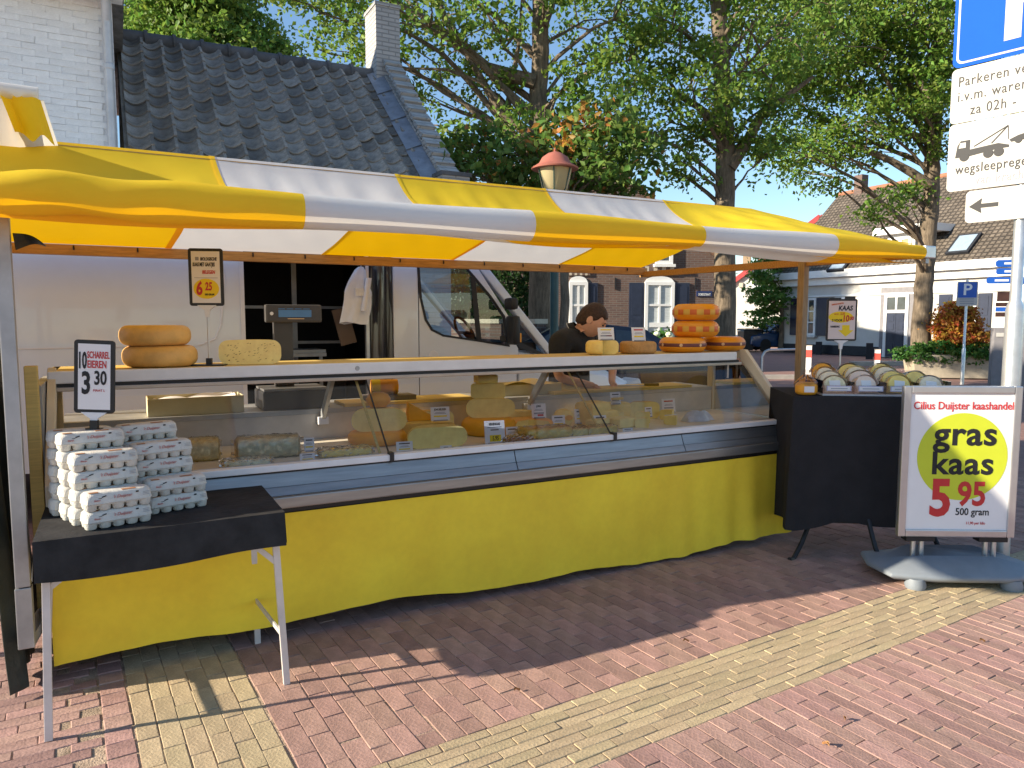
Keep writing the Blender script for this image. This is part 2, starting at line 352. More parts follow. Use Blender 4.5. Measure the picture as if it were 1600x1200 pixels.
# ------------------------------------------------------------------ white house with gutter (left)
M['wbrick'] = mat('whitewashed_brick', (.76, .76, .755), .8, var=.08, vs=8, bump=.5, bs=50, rnd=.05, fine=.06)
M['wmortar'] = brickmat('whitewashed_wall', (.75, .75, .75), (.70, .70, .71), (.70, .70, .71), .23, .0645, bump=.8)
M['gutter'] = mat('zinc_gutter', (.50, .51, .53), .5, metal=.3, var=.12)
M['fascia'] = mat('white_fascia', (.70, .68, .64), .6, var=.08)
M['roof_dark'] = mat('old_dark_tile', (.19, .172, .152), .68, var=.35, vs=5, bump=.5, bs=40, rnd=.34, c2=(.33, .30, .265), fine=.25)
hw = thing('white_brick_house', 'tall whitewashed brick house with gutter and downpipe beside the tiled roof', 'house', ST.P(0, 5.4), TH)
WV = 5.4
wl = MB().box(-5.0, 0, 0, .40, 5.0, 4.98).build('wall', M['wmortar'], hw)
bms = []
for i in range(5):
    r = random.Random(i); q = MB(); hw2, hh, d = .1135, .0300, .006; j = lambda: r.uniform(-.004, .004)
    fr = [(-hw2 + j(), -d, -hh + j()), (hw2 + j(), -d, -hh + j()), (hw2 + j(), -d, hh + j()), (-hw2 + j(), -d, hh + j())]; bk = [(x * 1.03, 0.004, z * 1.08) for x, y, z in fr]
    q.add(fr + bk, [(0, 1, 2, 3)] + [(4 + k, 4 + (k + 1) % 4, (k + 1) % 4, k) for k in range(4)]); bms.append(q.mesh('brick', M['wbrick']))
nb = 0
for c in range(46):
    z = 4.93 - c * .0645
    for k in range(9):
        x = .27 - k * .232 - (.116 if c % 2 else 0)
        if x - .113 > .4 or nb >= 300: continue
        px = ST.P(x, WV, z); d = px - CP
        if z < 2.95: continue
        nb += 1
        mk('brick', random.choice(bms), wl, (x + random.gauss(0, .003), random.gauss(0, .0025), z + random.gauss(0, .0015)), (random.gauss(0, .02), 0, random.gauss(0, .02)))
bx('fascia', M['fascia'], hw, -5.1, -.32, 4.86, .50, -.24, 5.06)
bx('soffit', M['fascia'], hw, -5.1, -.235, 4.90, .50, -.02, 4.94)
MB().tube([(-5.2, -.40, 5.0), (.56, -.40, 5.0)], .075, 12).build('gutter', M['gutter'], hw, smooth=True)
dp = MB().tube([(.345, -.30, 4.95), (.345, -.20, 4.80), (.345, -.085, 4.68), (.345, -.085, .05)], .047, 12).build('downpipe', M['gutter'], hw, smooth=True)
for z in (4.2, 2.6, 1.2): MB().lathe([(.052, 0), (.056, .01), (.056, .05), (.052, .06)], 12, (.345, -.085, z)).build('pipe_collar', M['gutter'], dp)
MB().prism([(-.36, 5.03), (2.5, 7.2), (5.36, 5.03)], -5.2, .52, 'x').build('roof', M['roof_dark'], hw)

# ------------------------------------------------------------------ low house with pantile roof
RV = 7.75; EV = 5.35
zr = ST.on(400, 90, RV)[1]; ze = 3.28
th = thing('tiled_cottage', 'low cottage with dark grey pantile roof and whitewashed stepped gable wall', 'house', ST.P(0, EV), TH)
ue = 3.98
bx('wall', M['wmortar'], th, .46, .10, 0, ue + .3, 4.7, ze - .02)
sl_len = math.hypot(RV - EV, zr - ze); sa = math.atan2(zr - ze, RV - EV)
rs = MB().add([(.46, 0, ze - .03), (ue, 0, ze - .03), (ue, RV - EV, zr - .04), (.46, RV - EV, zr - .04), (.46, 2 * (RV - EV), ze), (ue, 2 * (RV - EV), ze)], [(0, 1, 2, 3), (3, 2, 5, 4)]).build('roof', M['roof_dark'], th)
def tile_mesh(seed):
    r = random.Random(seed); q = MB(); W = .262; Lt = .345; n = 9; vs = []
    prof = []
    for i in range(n):
        t = i / (n - 1); z = -.048 * math.sin(PI * min(t / .78, 1)) if t < .78 else .034 * math.sin(PI * (t - .78) / .30)
        prof.append((t * W, z + .040))
    for (y, dz) in ((-.012, .0), (0, .004), (Lt, -.008)):
        for (x, z) in prof: vs.append((x, y, z + dz + .020 - .010 * (y > .1)))
    lip = [(x, -.012, z + .001) for x, z in prof]
    vs += lip
    fs = []
    for row in range(2): fs += [(row * n + i, row * n + i + 1, (row + 1) * n + i + 1, (row + 1) * n + i) for i in range(n - 1)]
    fs += [(3 * n + i, 3 * n + i + 1, i + 1, i) for i in range(n - 1)]
    q.add(vs, fs); return q.mesh('roof_tile', M['roof_dark'], smooth=True)
tms = [tile_mesh(i) for i in range(4)]
nr = int(sl_len / .262); ncol = int((ue - .50) / .246)
for rr in range(nr):
    for cc in range(ncol):
        s = rr * .262; x = .50 + cc * .246
        y = s * math.cos(sa); z = ze + s * math.sin(sa)
        mk('roof_tile', random.choice(tms), rs, (x + random.gauss(0, .004), y, z + random.gauss(0, .003)), (sa - .035 + random.gauss(0, .012), 0, random.gauss(0, .010)))
M['ridge'] = mat('ridge_tile_clay', (.085, .085, .09), .75, var=.3, bump=.4, rnd=.2)
rt = MB().tube([(0, 0, 0), (.33, 0, 0), (.335, 0, .002), (.375, 0, .002)], [.105, .115, .135, .135], 12).mesh('ridge_tile', M['ridge'], smooth=True)
for k in range(10): mk('ridge_tile', rt, rs, (.46 + k * .352, RV - EV, zr - .01 + random.gauss(0, .005)))
# gable parapet, flashing, chimney
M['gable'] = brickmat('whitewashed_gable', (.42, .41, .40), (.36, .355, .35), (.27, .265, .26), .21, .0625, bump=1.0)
M['lead'] = mat('lead_flashing', (.24, .26, .30), .5, metal=.4, var=.25, vs=6, bump=.2, bs=20)
c, s = math.cos(sa), math.sin(sa); D = RV - EV
pr = [(-.12, ze - .25), (D, zr - .25 + .02), (2 * D, ze - .25), (2 * D, ze + .16), (D, zr + .20), (-.12, ze + .12)]
MB().prism(pr, ue + .10, ue + .34, 'x').build('gable_parapet', M['gable'], th)
for k in range(14):       # stepped rowlock bricks along the coping
    t = (k + .5) / 14; y = -.10 + t * (D - .1); z = ze + .16 + t * (zr - ze + .06)
    MB().obox((ue + .22, y, z), (.27, .19, .06), Matrix.Rotation(sa - .12, 3, 'X')).build('coping_brick', M['gable'], th)
for k in range(4):
    t0 = k / 4; t1 = (k + 1) / 4 + .01
    MB().add([(ue - .13, t0 * D - .02, ze + t0 * (zr - ze) + .075), (ue + .095, t0 * D - .02, ze + t0 * (zr - ze) + .17), (ue + .095, t1 * D, ze + t1 * (zr - ze) + .16), (ue - .13, t1 * D, ze + t1 * (zr - ze) + .068)], [(0, 1, 2, 3)]).build('lead_flashing', M['lead'], th, solid=.008)
ch = MB().box(ue - .02, D - .26, zr - .7, ue + .36, D + .28, zr + .98).build('chimney', M['gable'], th)
bx('chimney_cap', M['gable'], ch, ue - .035, D - .275, zr + .98, ue + .375, D + .295, zr + 1.03)
kn = MB().box(ue + .02, -.30, ze - .75, ue + .40, -.03, ze + .13).build('kneeler', M['gable'], th)
bx('kneeler_cap', M['ridge'], kn, ue + .0, -.32, ze + .13, ue + .42, .0, ze + .18)

# ------------------------------------------------------------------ brown brick house behind the trees
M['bbrick'] = brickmat('brown_brick', (.16, .095, .075), (.115, .07, .06), (.17, .15, .135), .22, .065, bump=.4)
M['tileroof'] = mat('brown_tile_roof', (.20, .115, .075), .85, var=.3, vs=4, stretch=(1, 1, 1), bump=.6, bs=9, fine=.3)
def window(par, x0, x1, z0, z1, nx=2, nz=3, y=-.105, fm='whitep', gm='wglass', fr=.07, bar=.035, sill=True, sm='whitep', heavy=None):
    f = MB(); f.box(x0, y, z0, x0 + fr, y + .12, z1); f.box(x1 - fr, y, z0, x1, y + .12, z1); f.box(x0 + fr, y, z0, x1 - fr, y + .12, z0 + fr); f.box(x0 + fr, y, z1 - fr, x1 - fr, y + .12, z1)
    o = f.build('window', M[fm], par)
    wx = (x1 - x0 - 2 * fr) / nx; wz = (z1 - z0 - 2 * fr) / nz
    for i in range(1, nx): bx('glazing_bar', M[fm], o, x0 + fr + i * wx - bar / 2, y + .015, z0 + fr, x0 + fr + i * wx + bar / 2, y + .06, z1 - fr)
    for k in range(1, nz):
        hb = bar * 2.2 if heavy == k else bar
        bx('glazing_bar', M[fm], o, x0 + fr, y + .012, z0 + fr + k * wz - hb / 2, x1 - fr, y + .062, z0 + fr + k * wz + hb / 2)
    for i in range(nx):
        for k in range(nz): bx('pane', M[gm], o, x0 + fr + i * wx + .004, y + .05, z0 + fr + k * wz + .004, x0 + fr + (i + 1) * wx - .004, y + .066, z0 + fr + (k + 1) * wz - .004)
    if sill: bx('sill', M[sm], o, x0 - .06, y - .08, z0 - .085, x1 + .06, y + .11, z0 - .004)
    return o
M['blind'] = mat('pale_blind_glass', (.50, .54, .55), .35, var=.12, vs=3, stretch=(1, 1, 14), spec=.3)
BH = Frame(onz(1117, 572), R(4)); BD = 0
BH.o = Vector((at(1117, 500, 22).x, 22, 0))
bh = thing('brown_brick_house', 'dark brown brick house with navy shutters behind the trees', 'house', BH.o, BH.a)
def bq(x, y, v=0): return BH.on(x, y, v)
xl = -7.4; eav = bq(1113, 404)[1]; pk = bq(985, 240)[1]
MB().prism([(xl, 0), (0, 0), (0, eav), (xl / 2, pk), (xl, eav)], 0, 9, 'y').build('wall', M['bbrick'], bh)
rf = MB(); ov = .25
for sx in (-1, 1):
    x_e = 0 + ov if sx > 0 else xl - ov; nx = math.copysign(1, sx)
    rf.add([(xl / 2, -.2, pk + .14), (x_e, -.2, eav - .08), (x_e, 9.2, eav - .08), (xl / 2, 9.2, pk + .14), (xl / 2, -.2, pk + .03), (x_e, -.2, eav - .19), (x_e, 9.2, eav - .19), (xl / 2, 9.2, pk + .03)],
           [(0, 1, 2, 3), (4, 7, 6, 5), (0, 4, 5, 1), (1, 5, 6, 2), (2, 6, 7, 3)])
rf.build('roof', M['tileroof'], bh)
M['cream'] = mat('cream_stone', (.55, .48, .38), .8, var=.15)
for (x0, x1) in ((1007, 1051), (889, 917)):
    a, zt = bq(x0, 444); b, zb = bq(x1, 541); zt0 = bq((x0 + x1) / 2, 441)[1]
    wv = window(bh, a, b, .75, zt0, 2, 3, gm='blind', fr=.09, bar=.06, heavy=1)
    m = MB(); cx = (a + b) / 2; hwid = (b - a) / 2
    m.prism([(cx - hwid, zt0 + .005)] + [(cx + hwid * k / 6, zt0 + .005 + .17 * (1 - (k / 6) ** 2) ** .5 + .0) for k in range(-6, 7)] + [(cx + hwid, zt0 + .005)], -.04, .05, 'y'); m.build('arch_panel', M['whitep'], wv)
    for k in range(9):
        bx('arch_brick', M['cream'] if k % 2 else M['bbrick'], bh, cx - hwid * 1.28 + k * hwid * 2.56 / 9, -.05, zt0 + .20, cx - hwid * 1.28 + (k + .93) * hwid * 2.56 / 9, .02, zt0 + .20 + .26)
    wd = (b - a) * .50
    for sgn in (-1, 1):
        if x0 < 900 and sgn < 0: continue
        x_a = a - wd - .02 if sgn < 0 else b + .02
        sh = bx('shutter', M['navy'], bh, x_a, -.05, .72, x_a + wd, -.005, zt0 - .02)
        for z_ in (.80, .80 + (zt0 - .9) / 2 + .03): bx('shutter_panel', M['navy'], sh, x_a + .07, -.062, z_, x_a + wd - .07, -.049, z_ + (zt0 - .9) / 2 - .05)
a, zt = bq(1024, 390); b, zb = bq(1050, 413); window(bh, a, b, zb, zb + 1.1, 1, 1, fr=.1)
bx('gutter', M['whitep'], bh, .06, -.15, eav - .16, .32, 9, eav - .03)
for px_ in (961, 1086): a = bq(px_, 450); bx('wall_anchor', M['black'], bh, a[0] - .015, -.04, bq(px_, 452)[1], a[0] + .015, -.004, bq(px_, 434)[1])
a, z1 = bq(1088, 457); b, z0 = bq(1112, 462)
M['signblue'] = mat('sign_blue', (.012, .10, .46), .35, var=.05); M['enamel'] = mat('dark_blue_enamel', (.015, .03, .11), .35)
sp = bx('street_name_plate', M['enamel'], bh, a, -.035, z0 - .02, b, -.005, z1 + .04)
M['whiteink'] = mat('white_ink', (.78, .78, .78), .5, var=.03)
text(sp, 'DORPSSTRAAT', (a + b) / 2, z0 + .0, .10, M['whiteink'], y=-.04, align='CENTER', xs=.55, bold=.012)

# ------------------------------------------------------------------ garden wall with hedge behind the van
gw = MB(); p0 = at(700, 500, 16.5); p1 = at(846, 500, 14.2)
gw.bar((p0.x, p0.y, .0), (p1.x, p1.y, .0), .25, 3.0); tag(gw.build('garden_wall', M['bbrick']), 'low brown brick garden wall under the dark hedge behind the van', 'wall')
cp = MB(); cp.bar((p0.x, p0.y, 1.55), (p1.x, p1.y, 1.55), .34, .09); 
o = bpy.data.objects['garden_wall']; cp.build('coping', M['cream'], o)

# ------------------------------------------------------------------ white gable house with red verge (far)
M['wrender'] = mat('white_render', (.58, .565, .53), .85, var=.05, vs=3)
M['redverge'] = mat('red_verge', (.42, .06, .06), .6)
GH = Frame((at(1150, 500, 44).x - 3.0, 44), R(-22))
gh = thing('white_gable_house', 'white rendered gable house with red roof verge behind the bins', 'house', GH.o, GH.a)
def gq(x, y): return GH.on(x, y, 0)
q0 = gq(1152, 437); q1 = gq(1200, 401); slp = (q1[1] - q0[1]) / (q1[0] - q0[0])
wid = 13.0; xe = q0[0] - 2.2; ze_ = q0[1] - 2.2 * slp; xr = xe + wid / 2; zp = ze_ + slp * wid / 2
MB().prism([(xe, 0), (xe + wid, 0), (xe + wid, ze_), (xr, zp), (xe, ze_)], 0, 10, 'y').build('wall', M['wrender'], gh)
for sgn in (-1, 1):
    m = MB(); a_ = (xr, -.12, zp + .05); b_ = (xr + sgn * (wid / 2 + .2), -.12, ze_ - .2 * slp + .05); m.bar(a_, b_, .2, .26); m.build('verge_board', M['redverge'], gh)
    MB().add([(xr, -.05, zp + .1), (b_[0], -.05, b_[2] + .06), (b_[0], 10, b_[2] + .06), (xr, 10, zp + .1)], [(0, 1, 2, 3)]).build('roof', M['tileroof'], gh, solid=.08)
a, z_ = gq(1155, 442); bx('wall_vent', M['cream'], gh, a, -.12, gq(1155, 449)[1], gq(1158, 449)[0] + .1, -.005, z_)
a, z_ = gq(1160, 418); bx('chimney', M['post_wood'], gh, a - .15, 2.0, z_ - .8, a + .28, 2.5, gq(1160, 398)[1] + .3)
a = gq(1176, 432); window(gh, a[0], a[0] + .9, a[1] - .6, a[1] + .6, 1, 1)

# ------------------------------------------------------------------ long white house on the right
M['froof'] = mat('far_grey_tile', (.165, .135, .105), .85, var=.25, vs=1.6, fine=.2)
def add_tile_pattern(m, su, sv):
    t = m.node_tree; N = t.nodes; K = t.links; b = N['Principled BSDF']; tc = N.new('ShaderNodeTexCoord')
    mp = N.new('ShaderNodeMapping'); K.new(tc.outputs['UV'], mp.inputs['Vector'])
    br = N.new('ShaderNodeTexBrick'); br.offset = 0; br.inputs['Scale'].default_value = 1; br.inputs['Brick Width'].default_value = su; br.inputs['Row Height'].default_value = sv; br.inputs['Mortar Size'].default_value = .045; br.inputs['Mortar Smooth'].default_value = .9
    br.inputs['Color1'].default_value = (1, 1, 1, 1); br.inputs['Color2'].default_value = (.66, .66, .68, 1); br.inputs['Mortar'].default_value = (.28, .27, .27, 1)
    K.new(mp.outputs[0], br.inputs['Vector']); old = b.inputs['Base Color'].links[0].from_socket
    mx = N.new('ShaderNodeMix'); mx.data_type = 'RGBA'; mx.blend_type = 'MULTIPLY'; mx.inputs['Factor'].default_value = .9; K.new(old, mx.inputs['A']); K.new(br.outputs['Color'], mx.inputs['B']); K.new(mx.outputs['Result'], b.inputs['Base Color'])
    bp = N.new('ShaderNodeBump'); bp.invert = True; bp.inputs['Strength'].default_value = .9; bp.inputs['Distance'].default_value = .05; K.new(br.outputs['Fac'], bp.inputs['Height']); K.new(bp.outputs['Normal'], b.inputs['Normal'])
add_tile_pattern(M['froof'], .21, .21)
a = onz(1217, 549); b = onz(1400, 558.5)
LH = Frame(a, math.atan2(b.y - a.y, b.x - a.x)); lq = LH.on
lh = thing('long_white_house', 'long white house with navy shutters, dormer and grey tiled roof', 'house', LH.o, LH.a)
LW = lq(1600, 500)[0] + 3.5; ez = lq(1400, 424)[1]
print('long house', LW, ez, math.degrees(LH.a))
bx('wall', M['wrender'], lh, 0, 0, 0, LW, 8, ez)
M['plinth'] = mat('black_plinth', (.022, .024, .030), .7, var=.2)
xd0, xd1 = lq(1383, 500)[0], lq(1421, 500)[0]; xs0, xs1 = lq(1376, 500)[0], lq(1428, 500)[0]; pz = lq(1240, 537)[1]
bx('plinth', M['plinth'], lh, -.05, -.04, 0, xs0 - .003, 0.02, pz); bx('plinth', M['plinth'], lh, xs1 + .003, -.04, 0, LW, .02, pz)
co = bx('cornice', M['whitep'], lh, -.25, -.42, ez - .1, LW + .2, -.003, ez + .22); bx('cornice_moulding', M['whitep'], co, -.12, -.2, ez - .42, LW + .1, -.004, ez - .11); bx('frieze_line', M['whitep'], co, -.03, -.06, ez - .95, LW, -.004, ez - .88)
rz_ = lq(1345, 298, 4.0)[1]; print('ridge', rz_)
rme = bpy.data.meshes.new('roof'); sl2 = math.hypot(4.2, rz_ - ez - .2)
rme.from_pydata([(-.2, -.35, ez + .2), (LW + .2, -.35, ez + .2), (LW + .2, 4.0, rz_), (-.2, 4.0, rz_), (-.2, 8.4, ez + .2), (LW + .2, 8.4, ez + .2), (-.2, -.35, ez + .05), (-.2, 4.0, rz_ - .15), (-.2, 8.4, ez + .05)], [], [(0, 1, 2, 3), (3, 2, 5, 4), (0, 3, 7, 6), (3, 4, 8, 7)])
uv = rme.uv_layers.new(name='UVMap')
uvs = [(0, 0), (LW, 0), (LW, sl2), (0, sl2), (0, sl2), (LW, sl2), (LW, 0), (0, 0)] + [(0, 0)] * 8
for i, l in enumerate(uv.data): l.uv = uvs[i]
rme.materials.append(M['froof']); roof = mk('roof', rme, lh)
MB().prism([(0, ez), (4.0, rz_ - .2), (8, ez)], -.02, .1, 'x').build('gable_wall', M['wrender'], lh)
MB().tube([(-.25, 4.0, rz_), (LW, 4.0, rz_)], .12, 10).build('ridge', mat('red_ridge', (.32, .14, .08), .8), roof, smooth=True)
a = lq(1345, 300, 4.0)[0]; bx('chimney', M['bbrick'], roof, a - .25, 3.8, rz_ - .3, a + .2, 4.25, rz_ + .75)
def shut(x0, x1, z0, z1):
    sh = bx('shutter', M['navy'], lh, x0, -.07, z0, x1, -.012, z1)
    for q_ in (0, 1):
        zz = z0 + .1 + q_ * (z1 - z0 - .1) / 2; bx('shutter_panel', M['navy'], sh, x0 + .1, -.085, zz, x1 - .1, -.069, zz + (z1 - z0) / 2 - .16)
def pxr(x0, x1, y0, y1):
    xa, xb = lq(x0, 500)[0], lq(x1, 500)[0]; xm = (x0 + x1) / 2; return xa, xb, lq(xm, y1)[1], lq(xm, y0)[1]
xa, xb, z0, z1 = pxr(1252, 1276, 466, 524); window(lh, xa, xb, z0, z1, 2, 3, fr=.1, bar=.06, sm='gutter')
xc, xd, _, _ = pxr(1236, 1250, 466, 524); shut(xc, xd, z0, z1); xc, xd, _, _ = pxr(1277, 1302, 466, 524); shut(xc, xd, z0, z1)
xa, xb, z0, z1 = pxr(1306, 1334, 464, 526); window(lh, xa, xb, z0, z1, 2, 3, fr=.1, bar=.06, sm='gutter')
xa, xb, z0, z1 = pxr(1490, 1527, 459, 530); window(lh, xa, xb, z0, z1, 2, 3, gm='blind', fr=.12, bar=.07, heavy=2, sm='gutter')
xc, xd, _, _ = pxr(1467, 1487, 459, 530); shut(xc, xd, z0, z1); xc, xd, _, _ = pxr(1529, 1549, 459, 530); shut(xc, xd, z0, z1)
M['greyplaster'] = mat('grey_plaster', (.22, .21, .22), .8, var=.12)
zt = lq(1400, 449)[1]; sr = bx('door_surround', M['greyplaster'], lh, xs0, -.05, 0, xs1, -.004, zt)
zt2 = lq(1400, 459)[1]; ztr = lq(1400, 487)[1]
f = MB(); f.box(xd0, -.11, 0, xd0 + .13, -.053, zt2); f.box(xd1 - .13, -.11, 0, xd1, -.053, zt2); f.box(xd0 + .13, -.11, zt2 - .14, xd1 - .13, -.053, zt2); f.box(xd0 + .13, -.11, ztr - .05, xd1 - .13, -.053, ztr + .07); f.box((xd0 + xd1) / 2 - .04, -.10, ztr + .07, (xd0 + xd1) / 2 + .04, -.054, zt2 - .14)
dr = f.build('door', M['whitep'], lh)
dm = (xd0 + xd1) / 2
for k, (p_, q_) in enumerate(((xd0 + .135, dm - .006), (dm + .006, xd1 - .135))):
    lf = bx('door_leaf', M['navy'], dr, p_, -.085, .05, q_, -.054, ztr - .055)
    for z_, hh in ((.25, .35), (.7, .35), (1.15, .25), (1.5, .25)): bx('door_panel', M['navy'], dr, p_ + .08, -.10, z_, q_ - .08, -.084, z_ + hh)
bx('pane', M['wglass'], dr, xd0 + .131, -.075, ztr + .071, dm - .041, -.056, zt2 - .141); bx('pane', M['wglass'], dr, dm + .041, -.075, ztr + .071, xd1 - .131, -.056, zt2 - .141)
# dormer
xa, z0 = lq(1385, 414, .2); xb, _ = lq(1428, 412, .2); z1 = lq(1405, 366, .2)[1]
M['dormer_blind'] = mat('orange_blind', (.55, .36, .17), .5, var=.1)
dmr = bx('dormer', M['whitep'], lh, xa, .2, z0 - .25, xb, 3.2, z1); window(dmr, xa + .12, xb - .12, z0 - .1, z1 - .12, 2, 1, y=.12, gm='dormer_blind', fr=.12, bar=.16, sill=False)
bx('dormer_roof', M['whitep'], dmr, xa - .45, -.15, z1 + .002, xb + .9, 3.6, z1 + .30); bx('dormer_cheek', M['plinth'], dmr, xb + .003, .3, z0 - .2, xb + .05, 3.2, z1 - .003)
# skylights lie on the slope
ra = math.atan2(rz_ - ez - .2, 4.35)
M['skyglass'] = mat('skylight_glass', (.30, .38, .46), .08, var=.1, spec=.9)
for (px_, py_, wd, hg) in ((1506, 383, .9, 1.1), (1314, 414, .9, 1.0)):
    best = None
    for k in range(60):
        v = -.3 + k * .07; u_, z_ = lq(px_, py_, v); zz = ez + .2 + (v + .35) * math.tan(ra)
        if best is None or abs(z_ - zz) < best[0]: best = (abs(z_ - zz), u_, v, zz)
    _, u_, v, zz = best; MX = Matrix.Rotation(ra, 3, 'X')
    sk = MB().obox((u_, v, zz + .04), (wd, hg, .14), MX).build('skylight', M['plinth'], roof); MB().obox(Vector((u_, v, zz + .04)) + MX @ Vector((0, 0, .075)), (wd - .2, hg - .2, .02), MX).build('pane', M['skyglass'], sk)
a, z_ = lq(1224, 482); bx('number_plate', M['greyplaster'], lh, a - .35, -.03, z_ - .07, a + .35, -.004, z_ + .07)
# kerb between road and the far pavement
M['kerb'] = mat('pale_kerb', (.42, .38, .33), .85, var=.12, vs=4)
p0, p1 = onz(1180, 590.5), onz(1445, 588); struct(MB().bar((p0.x, p0.y, -.02), (p1.x + 6, p1.y, -.02), .22, .2).build('kerb', M['kerb']))
p0, p1 = onz(1330, 570), onz(1600, 566); struct(MB().bar((p0.x, p0.y, -.02), (p1.x + 6, p1.y, -.02), .3, .26).build('kerb', M['kerb']))
# ================================================================== TREES AND PLANTS
M['bark'] = mat('oak_bark', (.175, .135, .095), .95, var=.45, vs=4, stretch=(6, 6, 1.1), bump=1.0, bs=9, fine=.35)
def leafmat(name, c, t, rnd=.35, hue=.03): 
    return mat(name, c, .5, var=.22, vs=1.3, transl=.48, tcol=None if t is None else t, rnd=rnd, hue=hue, spec=.35, world=True)
M['oak'] = leafmat('oak_leaf', (.165, .27, .042), None)
M['oak_b'] = leafmat('far_leaf', (.165, .27, .045), None)
M['lime'] = leafmat('hazel_leaf', (.125, .21, .04), None)
M['dry'] = leafmat('dry_leaf', (.42, .21, .05), None)
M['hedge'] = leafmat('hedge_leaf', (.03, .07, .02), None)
M['ivy'] = leafmat('ivy_leaf', (.07, .18, .035), None)
M['rust'] = leafmat('rust_leaf', (.52, .24, .05), None, hue=.05)
M['acer'] = leafmat('acer_leaf', (.11, .22, .04), None)
def leaves(centers, sizes, up_bias=.6, aspect=.62, rng=RNG):
    """kite-shaped folded leaves, one island each: two triangles sharing the midrib"""
    n = len(centers); c = np.asarray(centers); s = np.asarray(sizes)[:, None]
    nrm = rng.normal(size=(n, 3)); nrm[:, 2] += up_bias * 1.6; nrm /= np.linalg.norm(nrm, axis=1)[:, None]
    d = rng.normal(size=(n, 3)); d -= nrm * (d * nrm).sum(1)[:, None]; d /= np.linalg.norm(d, axis=1)[:, None]
    e = np.cross(nrm, d); fold = rng.uniform(.05, .28, (n, 1))
    v = np.empty((n, 4, 3)); v[:, 0] = c - d * s * .5; v[:, 2] = c + d * s * .5
    v[:, 1] = c + e * s * aspect * .5 + nrm * s * fold + d * s * .08; v[:, 3] = c - e * s * aspect * .5 + nrm * s * fold + d * s * .08
    f = np.arange(n * 4).reshape(n, 4)
    return v.reshape(-1, 3), np.concatenate([f[:, [0, 1, 2]], f[:, [0, 2, 3]]], axis=1).reshape(-1, 3)
def leaf_mesh(name, v, f, m, parent=None, loc=None):
    me = bpy.data.meshes.new(name); me.vertices.add(len(v)); me.vertices.foreach_set('co', v.ravel())
    me.loops.add(f.size); me.loops.foreach_set('vertex_index', f.ravel()); me.polygons.add(len(f)); me.polygons.foreach_set('loop_start', np.arange(0, f.size, 3)); me.polygons.foreach_set('loop_total', np.full(len(f), 3))
    me.update(calc_edges=True); me.materials.append(m); return mk(name, me, parent, loc)
def clump(center, rad, nsub, per, sub=.30, shell=.45, flat=.75, rng=RNG):
    """leaf positions: twig sprays spread through an ellipsoid, denser to the outside, each spray a flattened fan"""
    c = np.asarray(center); rad = np.asarray(rad); d = rng.normal(size=(nsub, 3)); d /= np.linalg.norm(d, axis=1)[:, None]
    r = shell + (1 - shell) * rng.random((nsub, 1)) ** .6; ctr = c + d * r * rad
    pts = []
    for q in ctr:
        k = int(per * rng.uniform(.5, 1.5)); o = rng.normal(size=(k, 3)) * sub * rng.uniform(.6, 1.35); o[:, 2] *= flat * .55; pts.append(q + o)
    return np.concatenate(pts), ctr
def wander(a, b, n, amp, rnd):
    a = Vector(a); b = Vector(b); L = (b - a).length; pts = []
    o = Vector((0, 0, 0))
    for i in range(n + 1):
        t = i / n; o += Vector((rnd.gauss(0, 1), rnd.gauss(0, 1), rnd.gauss(0, .6))) * amp * L / n; pts.append(a.lerp(b, t) + o * math.sin(PI * min(1, t * 1.1)) + Vector((0, 0, 1)) * .10 * L * math.sin(PI * t))
    pts[0] = a; return pts
